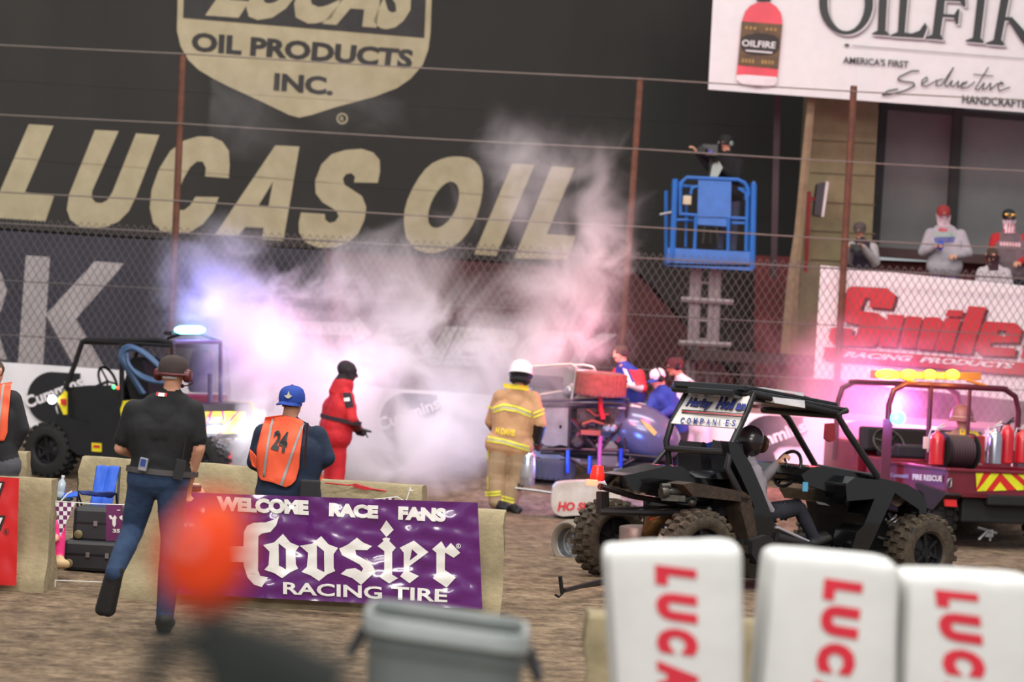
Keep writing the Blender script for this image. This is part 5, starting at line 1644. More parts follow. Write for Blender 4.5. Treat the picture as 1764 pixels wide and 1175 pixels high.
body = fg.B.build('body', regs(top=DTAN, legs=DTAN, shoe=BSHOE, glove=BLACK), td, voxel=.012)
bv = bvh_of(body)
mb = MB(); drape_text(mb, bv, 'KAUFMAN', RC([(840, 428), (940, 440), (940, 476), (840, 464)]), sY, 0, .05, 0, .014); mb.build('name_lettering', mat('yellow_patch', (236, 206, 50), .6), td)
mb = MB(); c = fg.J['head'] + Vector((0, 0, .01)); mb.lathe([(.165, -.05), (.168, -.04), (.135, -.02), (.132, .04), (.115, .09), (.07, .135), (.02, .15), (.002, .152)], c, (0, 0, 1), 0, 24); mb.build('helmet', mat('tan_helmet', (150, 96, 104), .5), td, smooth='auto')
mb = MB(); mb.tube([c + Vector((math.cos(a_) * .134, math.sin(a_) * .134, .0)) for a_ in [i * math.pi / 10 for i in range(20)]], .010, 0, closed=True, n=6); mb.build('helmet_band', MATS['red_tail_light'] if False else mat('pale_band', (190, 150, 150), .5), td)
# ================================================================ overturned race car
k = 420 / 1451
YK = 37.0
def W(x, y, dy=0.0):
    return P(780 + x * k, 560 + y * k, YK + dy)
t = thing('race_car', 'overturned midget race car on its side with one muddy rear tyre on top', 'race car', W(800, 1000))
CHR = mat('cream_cage_tube', (196, 186, 170), .35, .4)
BLUET = mat('blue_lit_frame_tube', (40, 70, 190), .3, .3, coat=.5)  # blue light falling on these tubes is put into their colour
REDT = mat('red_frame_tube', (150, 36, 60), .35, .3)
GRN = mat('grey_green_tank', (104, 116, 104), .4, .3, rgb2=(80, 90, 84), scale=4)
PANEL = mat('grey_side_panel', (150, 146, 142), .5, .3, rgb2=(120, 116, 112), scale=4)
MUD = mat('reddish_muddy_tyre', (150, 84, 74), .85, rgb2=(118, 64, 56), scale=14, bump=.6, bscale=50)
up = Vector((math.sin(0.0), 0, 1))
def lying(x, y, dy, R_, w_, rubber, name='wheel'):
    c = W(x, y, dy)
    mb = MB(); h = w_ / 2; ax = Vector((.02, -.05, 1)).normalized()
    prof = [(R_ * .5, -h * .85), (R_ * .8, -h), (R_ * .96, -h * .92), (R_, -h * .7)]
    for i in range(7): prof += [(R_ * 1.005, -h * .62 + i * h * .18), (R_ * .99, -h * .62 + i * h * .18 + h * .05)]
    prof += [(R_, h * .7), (R_ * .96, h * .92), (R_ * .8, h), (R_ * .5, h * .85), (R_ * .48, 0), (R_ * .5, -h * .85)]
    mb.lathe(prof, c, ax, 0, 36, caps=False)
    x_ = ax.orthogonal().normalized(); y_ = ax.cross(x_)
    for i in range(30):
        a = 2 * math.pi * i / 30
        rd = x_ * math.cos(a) + y_ * math.sin(a); tg = -x_ * math.sin(a) + y_ * math.cos(a)
        mb.box(c + rd * R_, (w_ * .9, .02, .012), 0, Matrix((ax, tg, rd)).transposed())
    o = mb.build(name, rubber, t, smooth='auto')
    mb = MB(); mb.lathe([(R_ * .52, -h * .8), (R_ * .5, -h * .3), (R_ * .15, -h * .2), (R_ * .12, h * .3), (R_ * .5, h * .4), (R_ * .52, h * .8)], c, ax, 0, 24)
    mb.build('rim', STEEL, o, smooth='auto')
lying(882, 352, -.1, .31, .29, MUD)
lying(545, 335, .45, .25, .17, FARRUB)
lying(575, 850, .2, .32, .26, mat('blue_lit_tyre', (70, 72, 84), .8), 'wheel')  # rubber tinted blue to carry the blue light on it
lying(1130, 850, .3, .25, .16, FARRUB)
def tubes(name, lst, r, m, parent=t):
    mb = MB()
    for p in lst: mb.tube([W(*q) for q in p], r, 0, n=8)
    return mb.build(name, m, parent, smooth='auto')
tubes('roll_cage', [[(470, 246, 0), (600, 238, 0), (705, 232, 0), (735, 255, 0), (735, 290, 0), (714, 400, 0), (704, 460, 0)],
                    [(540, 240, .6), (780, 238, .6), (835, 250, .6), (850, 275, .6), (850, 430, .6)], [(470, 246, 0), (540, 240, .6)], [(735, 270, 0), (850, 275, .6)], [(520, 415, 0), (640, 395, .1), (700, 402, .2)]], .016, CHR)
tubes('chassis_frame', [[(500, 452, 0), (700, 448, 0), (1050, 446, 0)], [(500, 478, 0), (1040, 480, 0)], [(500, 742, 0), (700, 740, 0), (1040, 748, 0)], [(700, 470, 0), (692, 745, 0)], [(1040, 440, 0), (1022, 760, 0)], [(500, 452, 0), (505, 742, 0)],
                        [(700, 560, 0), (860, 745, 0)], [(1030, 560, 0), (880, 745, 0)], [(700, 640, .3), (1020, 600, .3)], [(500, 470, .5), (1050, 470, .5)], [(500, 745, .5), (1040, 745, .5)], [(700, 448, 0), (700, 448, .5)], [(1040, 445, 0), (1040, 445, .5)], [(1040, 748, 0), (1040, 748, .5)], [(500, 740, 0), (500, 740, .5)]], .020, mat('dark_frame_tube', (58, 42, 52), .4, .3))
tubes('lower_frame', [[(640, 765, 0), (740, 820, 0), (830, 880, 0)], [(1020, 770, 0), (1240, 790, 0)], [(1060, 790, 0), (1180, 800, .1), (1250, 770, .2)], [(860, 850, 0), (990, 845, 0), (1080, 800, 0)], [(520, 760, .1), (1250, 780, .1)]], .016, DSTEEL)
tubes('front_frame', [[(1060, 480, .1), (1110, 490, .1), (1180, 560, .1), (1262, 650, .1), (1240, 690, .1)], [(1110, 470, .5), (1160, 480, .5), (1260, 560, .5), (1300, 600, .5)], [(1060, 480, .1), (1110, 470, .5)], [(1262, 640, .1), (1300, 600, .5)]], .020, CHR)
tubes('radius_rod', [[(685, 745, -.1), (682, 880, -.1)]], .026, BLUET)
tubes('radius_rod', [[(817, 780, -.15), (812, 885, -.15)]], .026, BLUET)
tubes('radius_rod', [[(1002, 735, -.1), (998, 845, -.1)]], .026, BLUET)
tubes('drive_shaft', [[(878, 430, -.1), (880, 500, -.1), (895, 560, -.1)]], .030, mat('red_lit_shaft', (220, 40, 50), .3, .2))  # red light on the shaft is painted into its colour
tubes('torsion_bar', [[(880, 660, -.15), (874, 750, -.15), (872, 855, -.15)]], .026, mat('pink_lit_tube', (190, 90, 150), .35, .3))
tubes('nerf_bar', [[(720, 560, .1), (760, 620, 0), (720, 700, 0)], [(1022, 600, .1), (980, 700, 0)]], .014, REDT)
# side panel with a hole
mb = MB(); mb.poly([[W(*p, .02) for p in [(560, 488), (690, 492), (695, 600), (682, 722), (640, 712), (600, 722), (545, 716), (520, 690), (530, 600), (540, 520)]], [W(x, y, .02) for x, y in oval(641, 606, 9, 11, 12)]], 0, Vector((0, .02, 0)))
mb.build('side_panel', PANEL, t, bevel=.004)
mb = MB(); mb.poly([[W(x, y, .12) for x, y in oval(641, 606, 14, 16, 12)]], 0, Vector((0, .02, 0))); mb.build('hole_backing', INK, t)  # black disc behind the hole, painted stand-in for the shade inside
# tank, seat, engine
mb = MB(); mb.poly([[W(*p, .35) for p in [(470, 262), (560, 246), (680, 250), (730, 290), (720, 400), (700, 440), (520, 440), (470, 400)]]], 0, Vector((0, .45, 0))); mb.build('fuel_tank', GRN, t, bevel=.05)
mb = MB(); mb.ball(W(697, 392, .15), (.10, .10, .10), 0, 16); mb.build('tank_cap', STEEL, t, smooth=True)
mb = MB(); mb.box(W(620, 590, .5), (1.0, .4, .55)); mb.build('cockpit', mat('dark_cockpit', (44, 42, 46), .6), t, bevel=.06)
ENG = mat('engine_metal', (84, 70, 68), .4, .7, rgb2=(50, 42, 44), scale=20)
mb = MB()
mb.box(W(860, 575, .25), (.52, .4, .36)); mb.box(W(800, 560, .1), (.2, .2, .16)); mb.box(W(930, 640, .15), (.3, .25, .2))
for i in range(5): mb.tube([W(790 + i * 34, 520, .05), W(795 + i * 34, 610, .05)], .022, 0)
for i in range(4): mb.tube([W(770 + i * 45, 640, .1), W(800 + i * 40, 690, .0), W(900, 700, .1)], .02, 0)
mb.ball(W(780, 600, 0), .06); mb.lathe([(.07, 0), (.08, .03), (.05, .06)], W(740, 700, -.05), (0, -1, 0), 0, 14)
mb.build('engine', ENG, t, bevel=.012)
mb = MB(); mb.box(W(820, 640, -.03), (.24, .1, .06)); mb.tube([W(770, 590, -.05), W(830, 570, -.05), W(900, 590, -.05)], .018); mb.tube([W(800, 500, -.05), W(850, 540, -.05), W(930, 530, -.05)], .014); mb.build('engine_hose', mat('orange_brown_hose', (160, 70, 48), .5), t, smooth='auto')
for x in (918, 950):
    mb = MB(); mb.lathe([(.045, 0), (.055, .01), (.055, .03), (.03, .05)], W(x, 615, -.08), (0, -1, 0), 0, 16); mb.build('polished_cap', STEEL, t, smooth='auto')
mb = MB(); mb.ball(W(1135, 640, .25), (.50, .34, .33), 0, 24, Matrix.Rotation(.42, 3, 'Y')); mb.build('nose', mat('blue_grey_nose', (96, 100, 130), .25, .3, coat=.6), t, smooth=True)
mb = MB(); mb.poly([[W(*p, -.09) for p in [(1110, 560), (1180, 600), (1215, 640), (1200, 660), (1150, 610)]]], 0, Vector((0, .03, 0))); mb.build('nose_stripe', mat('yellow_stripe', (214, 180, 90), .4), t)
mb = MB(); mb.poly([[W(*p, .3) for p in [(460, 745), (560, 740), (700, 790), (760, 800), (740, 830), (600, 800), (470, 790)]]], 0, Vector((0, .12, 0))); mb.poly([[W(*p, .3) for p in [(960, 850), (1010, 790), (1060, 810), (1070, 870), (1020, 920), (950, 890)]]], 0, Vector((0, .1, 0))); mb.build('torn_bodywork', mat('pale_torn_panel', (196, 196, 214), .5), t, bevel=.01)
light('POINT', 'blue_glow', W(1000, 820, -1.0), 38, (.10, .25, 1), .15)
light('POINT', 'red_glow', W(900, 300, -1.1), 40, (1, .10, .16), .15)
light('POINT', 'red_glow', W(1290, 260, -.6), 26, (1, .08, .16), .15)
light('POINT', 'blue_glow', W(420, 800, -.9), 14, (.25, .4, 1), .2)

# white tail of another car, with lettering, and its small wheel
t = thing('nose_panel', 'white rounded car nose panel with red lettering lying behind the black buggy', 'car panel', G(975, 34.9))
YQ = 34.9
TNOSE = t
def W2_(x, y, dy=0.0): return P(780 + x * k, 560 + y * k, YQ + dy)
WT = mat('dirty_white_body', (214, 206, 204), .45, rgb2=(176, 160, 150), scale=4)
mb = MB(); mb.poly([[W2_(*p) for p in smooth_loop([(600, 945), (680, 935), (800, 930), (900, 935), (1000, 950), (1010, 1020), (960, 1110), (880, 1125), (700, 1135), (640, 1140), (595, 1110), (582, 1040)])]], 0, Vector((0, .5, 0))); mb.build('nose_cone', WT, t, bevel=.06)
mb = MB(); text_quad(mb, 'HO SMO', [(780 + x * k, 560 + y * k) for x, y in [(625, 1050), (880, 1060), (878, 1100), (622, 1108)]], lambda x, y: P(x, y, YQ - .008), 0, .05, .15); mb.build('lettering', REDI, t)
wax = Vector((-.35, -.94, 0))
t = thing('front_axle', 'small pale wheel on a bare axle left of the black buggy', 'axle', G(995, 28.6))
wax = Vector((-.70, -.71, 0))
wheel(t, G(994, 28.6, .13), wax, .225, .30, .145, rubber=mat('grey_brown_tyre', (120, 110, 98), .85, bump=.4), rim_m=STEEL, knobs=24, spokes=0, side=1, knob_h=.008)
mb = MB(); mb.tube([G(994, 28.6, .16), P(1095, 898, 29.4)], .018); mb.tube([P(1040, 905, 29.0), P(1060, 880, 29.4)], .014); mb.build('axle_bar', STEEL, t, smooth='auto')
t = TNOSE
mb = MB(); mb.tube([W2_(600, 1000, .1), W2_(500, 985, .1), W2_(370, 970, .1)], .014); mb.build('push_bar', STEEL, t, smooth='auto')

# ================================================================ crew at the wreck
CREWB = mat('blue_crew_shirt', (36, 60, 150), .8); CREWR = mat('red_crew_shirt', (206, 46, 58), .8); CREWW = mat('white_crew_shirt', (224, 214, 224), .8)
def crew(name_label, Y, J, face, shirt, arms, legs, hair, hat=None, hs=True, head_r=.098):
    fg = Fig(Y, J, face=face, head_r=head_r)
    t = thing('person', name_label, 'person', Vector((fg.J['hipl'].x, Y, .1)))
    fg.head(); fg.torso('top', belly=.125, chest=.13, low='top', hip=.125)
    fg.arm('l', arms[0], arms[1], 'skin', thick=.012, curl=.8); fg.arm('r', arms[0], arms[1], 'skin', thick=.012, curl=.8)
    fg.leg('l', thick=.02); fg.leg('r', thick=.02)
    body = fg.B.build('body', regs(top=shirt, slv=arms[2], cuff=arms[3], legs=legs, shoe=BSHOE, hair=hair), t, voxel=.012)
    return fg, t, body
BRH = mat('brown_hair', (74, 56, 44), 0.9)
DPAN = mat('dark_crew_trousers', (34, 34, 46), .9)
fg, t, body = crew('crew member in red and blue shirt with headset behind the upturned tyre', 37.85,
    dict(head=(1069, 608), neck=(1074, 628), shl=(1064, 642, .12), shr=(1101, 646, -.08), ell=(1058, 672, .1), wrl=(1050, 664, -.05), elr=(1107, 668, -.14), wrr=(1084, 664, -.22),
         hipl=(1074, 722), hipr=(1098, 724), knl=(1074, 772), anl=(1074, 812), tol=(1066, 818, -.1), knr=(1100, 774), anr=(1102, 814), tor=(1096, 820, -.1)), (-.8, -.6, -.12), CREWB, ('slv', 'cuff', CREWR, CREWW), DPAN, BRH)
headset(fg, t, BLACK)
bv = bvh_of(body); mb = MB(); drape_quad(mb, bv, [(1083, 636), (1104, 640), (1110, 662), (1094, 664)], 37.85, 0, 6, 6, .008); drape_quad(mb, bv, [(1072, 634), (1079, 636), (1090, 664), (1084, 664)], 37.85, 1, 4, 6, .009); mb.build('shirt_panel', [CREWR, CREWW], t, smooth=True, autos=True)
fg, t, body = crew('crew member in blue shirt and white front cap bending over the wreck', 37.45,
    dict(head=(1134, 652), neck=(1139, 668), shl=(1128, 684, .05), shr=(1156, 680, -.08), ell=(1118, 706, -.05), wrl=(1104, 712, -.2), elr=(1160, 706, -.1), wrr=(1136, 716, -.25),
         hipl=(1150, 742, .1), hipr=(1172, 742, .1), knl=(1140, 790), anl=(1150, 832), tol=(1140, 840, -.1), knr=(1168, 790), anr=(1172, 832), tor=(1166, 840, -.1)), (-.9, -.35, -.35), CREWB, ('top', 'top', CREWB, CREWB), DPAN, BRH)
cap(fg, t, mat('blue_cap', (28, 62, 150), .8), brim=True, mm=CREWW); headset(fg, t, BLACK, over=True)
fg, t, body = crew('crew member in white and red shirt with dark cap standing at the wreck nose', 37.75,
    dict(head=(1163, 632), neck=(1171, 650), shl=(1166, 668, .1), shr=(1200, 668, -.08), ell=(1160, 700, .0), wrl=(1144, 706, -.2), elr=(1208, 702, -.1), wrr=(1190, 716, -.25),
         hipl=(1184, 740), hipr=(1210, 742), knl=(1180, 790), anl=(1184, 836), tol=(1176, 842, -.1), knr=(1212, 790), anr=(1214, 838), tor=(1208, 844, -.1)), (-.9, -.4, -.1), CREWW, ('slv', 'slv', CREWB, CREWB), mat('white_crew_trousers', (214, 206, 222), .85), BRH)
cap(fg, t, mat('dark_red_cap', (80, 30, 36), .8)); headset(fg, t, BLACK, over=True)
bv = bvh_of(body); mb = MB(); drape_quad(mb, bv, [(1184, 655), (1204, 660), (1214, 684), (1196, 676)], 37.75, 0, 6, 6, .008); mb.build('shirt_panel', [CREWR], t, smooth=True, autos=True)

# ================================================================ yellow and black fire buggy at the left
k = 480 / 1762
YC = lambda pts: crop(pts, 0, 540, k)
c_ = G(345, 36.4)
YR = Rig(Vector((c_.x, 36.4, 0)), math.radians(180 - 24), near_left=True)
def yv(x, y, v=0.0): q = YC([(x, y)])[0]; return YR.v(q[0], q[1], v)
def yu(x, y, u=0.0): q = YC([(x, y)])[0]; return YR.u(q[0], q[1], u)
yf, yl = YR.f, YR.l
t = thing('utility_buggy', 'black and yellow fire buggy with lit blue light bar half hidden by smoke', 'off-road vehicle', Vector((c_.x - .9, 37, 0)))
WY = 1.45
YEP = mat('yellow_body_paint', (232, 214, 40), .4)
def pan(name, pts, v, th, m, bev=.012, parent=t):
    mb = MB(); mb.poly([[yv(x, y, v) for x, y in pts]], 0, yl * th); return mb.build(name, m, parent, bevel=bev)
fw = yv(322, 868, .12); fw.z = .34
gnd = ground_h(fw.x, fw.y)
fw.z = .33 + gnd
wheel(t, fw, yl, .35, .27, .17, rubber=FARRUB, side=-1); wheel(t, fw + yl * (WY - .25), yl, .35, .27, .17, rubber=FARRUB, side=-1)
rwx = fw - yf * 2.15; rwx.z = .33 + ground_h(rwx.x, rwx.y)
wheel(t, rwx, yl, .35, .28, .17, rubber=FARRUB, side=-1); wheel(t, rwx + yl * (WY - .25), yl, .35, .28, .17, rubber=FARRUB, side=-1)
DK = mat('satin_black_body', (26, 26, 29), .4, var=.2)
pan('dashboard', [(415, 470), (560, 455), (770, 455), (775, 520), (740, 600), (640, 640), (560, 700), (430, 660)], .08, 1.25, DK)
pan('front_body', [(345, 520), (420, 480), (440, 640), (450, 820), (470, 870), (430, 850), (400, 740), (340, 690), (370, 640)], .02, 1.4, DK)
pan('lower_body', [(430, 660), (560, 700), (620, 620), (700, 600), (740, 540), (850, 560), (860, 800), (900, 950), (820, 930), (490, 893), (445, 860), (415, 700)], .0, .12, DK)
pan('floor_pan', [(470, 860), (1180, 920), (1180, 950), (470, 895)], .1, 1.2, DK)
pan('side_stripe', [(362, 545), (405, 490), (418, 500), (418, 640), (400, 640)], -.01, .03, YEP, .004)
pan('side_stripe', [(380, 540), (416, 540), (416, 582), (384, 575)], -.03, .02, REDI, .003)
pan('seat_base', [(780, 540), (1080, 560), (1080, 700), (780, 660)], .1, 1.2, DK, .03)
pan('yellow_panel', [(778, 552), (850, 548), (838, 590), (768, 660), (760, 610)], -.01, .04, YEP, .006)
pan('warning_sticker', [(580, 818), (640, 822), (640, 876), (580, 872)], -.012, .012, YEP, .002)
pan('sticker_print', [(590, 832), (630, 835), (630, 850), (590, 848)], -.02, .006, REDI, 0)
for v_ in (.12, .78):
    pan('seat', [(790, 330), (850, 270), (900, 300), (930, 420), (960, 600), (840, 600), (810, 480)], v_, .5, mat('black_seat_cloth', (30, 27, 32), .9), .03)
# cage and roof
mb = MB()
for v_ in (.03, WY - .05):
    mb.tube([yv(412, 480, v_), yv(470, 330, v_), yv(520, 180, v_), yv(545, 168, v_), yv(1000, 168, v_), yv(1100, 190, v_)] if v_ < .5 else [yv(412, 480, .03) + yl * (WY - .08), yv(520, 180, .03) + yl * (WY - .08), yv(1000, 168, .03) + yl * (WY - .08)], .032, 0, n=8)
mb.tube([yv(770, 180, .03), yv(770, 560, .03)], .032); mb.tube([yv(1090, 190, .03), yv(1100, 560, .03)], .030)
mb.tube([yv(1090, 190, .03), yv(1090, 190, .03) + yl * (WY - .1)], .03); mb.tube([yv(520, 180, .03), yv(520, 180, .03) + yl * (WY - .1)], .03); mb.tube([yv(1090, 190, .03) + yl * (WY - .1), yv(1100, 560, .03) + yl * (WY - .1)], .03)
mb.build('roll_cage', BTUBE, t, smooth='auto')
mb = MB(); a = yv(530, 158, .0); b_ = yv(1085, 156, .0); b_.z = a.z - .0; mb.obox(a - Vector((0, 0, .05)), b_ - a, yl * WY, Vector((0, 0, .05))); mb.build('roof', DK, t, bevel=.02)
wc = yv(682, 430, .35); wax = (yf * .9 - Vector((0, 0, .4)) - yl * .0).normalized(); x = wax.orthogonal().normalized(); y = wax.cross(x)
mb = MB(); mb.tube([wc + (x * math.cos(q * math.pi / 12) + y * math.sin(q * math.pi / 12)) * .19 for q in range(24)], .017, 0, n=8, closed=True)
for q in (0, 2.1, 4.2): mb.tube([wc, wc + (x * math.cos(q) + y * math.sin(q)) * .18], .012)
mb.tube([wc, wc + wax * .3], .02); mb.build('steering_wheel', BLACK, t, smooth=True)
for x, y, mm in ((720, 465, mat('green_dash_light', (60, 255, 110), .3, emit=6)), (748, 470, mat('red_dash_light', (255, 80, 70), .3, emit=3))):
    mb = MB(); mb.ball(yv(x, y, .03), .022); mb.build('dash_light', mm, t, smooth=True)
HLM = mat('headlight_white', (250, 250, 255), .2, emit=9)
mb = MB(); mb.lathe([(.05, 0), (.055, .03), (.02, .05)], yv(335, 545, -.03), -yl, 0, 16); mb.build('headlight', HLM, t, smooth='auto')
# hose loops hung on the cage
HOSE = mat('blue_grey_hose', (66, 92, 128), .5)
mb = MB(); 
def bez(pts, n=8):
    out = []
    P_ = [pts[0]] + pts + [pts[-1]]
    for i in range(1, len(P_) - 2):
        for j in range(n):
            s = j / n
            out.append(0.5 * ((2 * P_[i]) + (P_[i + 1] - P_[i - 1]) * s + (2 * P_[i - 1] - 5 * P_[i] + 4 * P_[i + 1] - P_[i + 2]) * s * s + (3 * P_[i] - P_[i - 1] - 3 * P_[i + 1] + P_[i + 2]) * s ** 3))
    out.append(pts[-1]); return out
for d_, v_ in ((0, -.08), (14, -.14)):
    mb.tube(bez([yv(900 + d_, 510, v_), yv(830 + d_, 400, v_), yv(765 + d_, 290, v_), yv(775 + d_, 225 + d_, v_), yv(830 + d_, 208 + d_, v_), yv(920, 250 + d_, v_), yv(1010, 330 + d_, v_), yv(1080, 420, v_)]), .026, 0, n=8)
    mb.tube(bez([yv(790 + d_, 250, v_ - .05), yv(800 + d_, 320, v_ - .05), yv(880, 380 + d_, v_ - .05), yv(960, 415 + d_, v_ - .05), yv(1060, 440, v_ - .05)]), .024, 0, n=8)
mb.build('hose_loop', HOSE, t, smooth=True)
# rear: tray with yellow panel, lamps, red kit
mb = MB(); a = yu(1250, 575, 0); b_ = yu(1600, 565, 0); bb = yu(1250, 800, 0)
hz_ = (a.z - bb.z)
mb.obox(Vector((a.x, a.y, bb.z)), (b_ - a), yf * .9, Vector((0, 0, hz_))); mb.build('cargo_bed', DK, t, bevel=.02)
mb = MB(); mb.poly([[yu(x, y, -.012) for x, y in [(1285, 620), (1557, 620), (1557, 757), (1290, 757)]]], 0)
for s in ([(1290, 700), (1330, 620), (1345, 620), (1300, 757)], [(1380, 757), (1480, 640), (1500, 620), (1515, 620), (1400, 757)], [(1400, 620), (1415, 620), (1425, 680), (1410, 680)], [(1500, 700), (1557, 640), (1557, 660), (1510, 720)], [(1330, 740), (1370, 700), (1380, 720), (1340, 757)]):
    mb.poly([[yu(x, y, -.018) for x, y in s]], 1)
for x0 in (1302, 1326, 1350, 1374):
    mb.poly([[yu(x, y, -.024) for x, y in [(x0 + 6, 656), (x0 + 24, 656), (x0 + 18, 686), (x0, 686)]]], 3)
mb.poly([[yu(x, y, -.024) for x, y in [(1295, 694), (1405, 690), (1425, 700), (1405, 712), (1298, 716)]]], 2)
mb.build('yellow_tail_sign', [mat('yellow_sign', (240, 216, 70), .4), mat('pink_splash', (226, 60, 110), .5), INK, mat('lilac_print', (200, 170, 210), .5)], t, autos=True)
mb = MB(); mb.poly([[yu(x, y, -.03) for x, y in [(1592, 560), (1640, 610), (1642, 660), (1618, 740), (1600, 745), (1602, 640)]]], 0, yf * .5); mb.build('corner_panel', YEP, t, bevel=.01)
for x, y in ((1508, 732), (1652, 640)):
    mb = MB(); mb.lathe([(.045, 0), (.055, .02), (.02, .04)], yu(x, y, -.03), -yf, 0, 16); mb.build('work_lamp', HLM, t, smooth='auto')
light('POINT', 'work_glow', yu(1508, 732, -.2), 16, (.85, .85, 1), .05)
mb = MB(); mb.obox(yu(1180, 572, .3), (yu(1440, 572, .3) - yu(1180, 572, .3)), yf * .3, Vector((0, 0, .11))); mb.build('tool_case', mat('maroon_case', (120, 30, 60), .5), t, bevel=.01)
for x in (1265, 1385):
    mb = MB(); a = yu(x, 500, .75); w_ = .26 if x == 1265 else .16
    mb.lathe([(w_ * .5, 0), (w_ * .6, .05), (w_ * .62, .35), (w_ * .5, .5), (w_ * .2, .56)], a, (0, 0, 1), 0, 16); mb.build('air_bottle', mat('navy_bottle', (46, 44, 110), .4), t, smooth='auto')
mb = MB(); mb.tube([yu(1395, 180, .1), yu(1395, 560, .1)], .025); mb.tube([yu(1330, 380, .1), yu(1330, 560, .1)], .03); mb.tube([yu(1395, 180, .1), yu(1100, 180, .1)], .025); mb.build('rear_rack', mat('violet_grey_tube', (110, 100, 140), .4, .3), t, smooth='auto')
coil(yu(1430, 860, .1), yu(1432, 990, .1), .06, .014, 7, t, mat('red_spring', (200, 40, 50), .4), DSTEEL)
coil(yu(1300, 860, .1), yu(1302, 990, .1), .06, .014, 7, t, mat('red_spring', (200, 40, 50), .4), DSTEEL)
# light bar
CYAN = mat('cyan_light', (90, 240, 255), .3, emit=6, ecol=(.25, .9, 1))
a = yu(1115, 104, .5); b_ = yu(1285, 104, .5)
mb = MB(); mb.obox(a - Vector((.05, 0, .07)), (b_ - a) * 1.15, yf * .12, Vector((0, 0, .05))); mb.tube([a.lerp(b_, .2) - Vector((0, 0, .05)), yv(1060, 158, .3)], .02); mb.tube([a.lerp(b_, .9) - Vector((0, 0, .05)), yu(1395, 180, .1)], .02)
lb = mb.build('light_bar', DK, t, bevel=.01)
mb = MB(); mb.tube([a, a.lerp(b_, .15), a.lerp(b_, .85), b_], [.03, .05, .05, .03], 0, n=12); mb.build('strobe_lamp', CYAN, lb, smooth=True)
light('POINT', 'blue_strobe', a.lerp(b_, .5) + Vector((.25, .1, .40)), 62, (.18, .16, 1), .15)
light('POINT', 'red_fill', P(470, 590, 37.4), 60, (1, .26, .62), .2)  # from here on unseen lamps added inside the smoke to colour it
light('POINT', 'red_fill', P(600, 640, 37.2), 34, (1, .55, .85), .3)
light('POINT', 'violet_fill', P(760, 680, 36.6), 22, (.8, .72, 1), .4)  # added pale violet light within the smoke, no fixture
light('POINT', 'red_fill', P(1030, 600, 37.4), 26, (1, .4, .6), .3)
# ================================================================ lift with the camera operator
YL_ = 43.4
k = 290 / 1311
def K(x, y, dy=0.0): return P(1130 + x * k, 220 + y * k, YL_ + dy)
t = thing('lift', 'blue work platform raised on a grey mast beside the black banner', 'lift', Vector((K(420, 800).x, YL_ + .4, 0)))
LB_ = mat('blue_lift_paint', (38, 104, 184), .45, var=.12)
def kp(mb, pts, dy, th, mi=0): mb.poly([[K(x, y, dy) for x, y in pts]], mi, Vector((0, th, 0)))
mb = MB(); kp(mb, [(330, 405), (587, 412), (583, 700), (322, 694)], 0, .02); kp(mb, [(322, 700), (578, 708), (560, 770), (322, 755)], .01, .02); mb.build('front_panel', LB_, t)
mb = MB()
for pts in ([(150, 400), (125, 1050)], [(762, 440), (748, 1100)], [(312, 690), (300, 945)], [(566, 700), (560, 965)], [(712, 520), (700, 960)], [(190, 420), (190, 670)]):
    mb.tube([K(*p) for p in pts], .045 if pts[0][0] in (150, 762) else .026, 0, n=8)
mb.tube([K(190, 470), K(205, 420), K(240, 388), K(640, 405), K(690, 430), K(715, 470), K(720, 530)], .028); mb.tube([K(180, 672), K(320, 682)], .024); mb.tube([K(585, 702), K(700, 708)], .024); mb.tube([K(590, 742), K(690, 745)], .02); mb.tube([K(150, 720), K(250, 716)], .018); mb.tube([K(640, 470), K(700, 510), K(700, 560)], .022); mb.tube([K(270, 520), K(280, 470), K(330, 455)], .022)
mb.build('front_rail', LB_, t, smooth='auto')
mb = MB()
for x0_, x1_ in ((150, 100), (762, 745)):
    z0 = K(x0_, 430); mb.tube([z0, z0 + Vector((0, .75, 0))], .026); z0 = K(x0_, 700); mb.tube([z0, z0 + Vector((0, .75, 0))], .022); z0 = K(x1_, 470); z0 = z0 + Vector((0, .75, 0)); z1 = K(x1_, 1050) + Vector((0, .75, 0)); mb.tube([z0, z1], .03)
mb.tube([K(150, 430) + Vector((0, .75, 0)), K(762, 462) + Vector((0, .75, 0))], .026); mb.tube([K(150, 700) + Vector((0, .75, 0)), K(755, 730) + Vector((0, .75, 0))], .022)
mb.tube([K(240, 520, .3), K(230, 930, .3)], .02)
mb.build('back_rail', LB_, t, smooth='auto')
mb = MB(); a = K(88, 940); b_ = K(762, 972); c = K(85, 1076); mb.obox(Vector((a.x, YL_ - .02, c.z)), Vector((b_.x - a.x, 0, 0)) + Vector((0, 0, b_.z - a.z + .03)), Vector((0, .82, 0)), Vector((0, 0, .05)))
kp(mb, [(90, 935), (762, 968), (758, 1115), (85, 1075)], -.02, .03)
mb.build('platform_floor', LB_, t, bevel=.008)
mb = MB(); mb.box(K(242, 565, -.06), (.12, .08, .13)); mb.build('control_box', mat('cream_control_box', (190, 180, 150), .5), t, bevel=.01)
mb = MB(); mb.tube([K(30, 678), K(120, 660)], .022); mb.build('latch', STEEL, t)
mb = MB()
k3 = 644 / 1576
def K3(x, y, dy=.35): return P(1120 + x * k3, 200 + y * k3, YL_ + dy)
for a, b_ in (((182, 640), (165, 1180)), ((288, 640), (275, 1180)), ((205, 640), (190, 1180)), ((262, 640), (250, 1180))):
    p, q = K3(*a), K3(*b_); q.z = 0.05; mb.tube([p, q], .05, 0, n=6)
mb.tube([K3(130, 772, .28), K3(350, 785, .28)], .045, 0, n=6); mb.tube([K3(120, 955, .28), K3(340, 965, .28)], .045, 0, n=6)
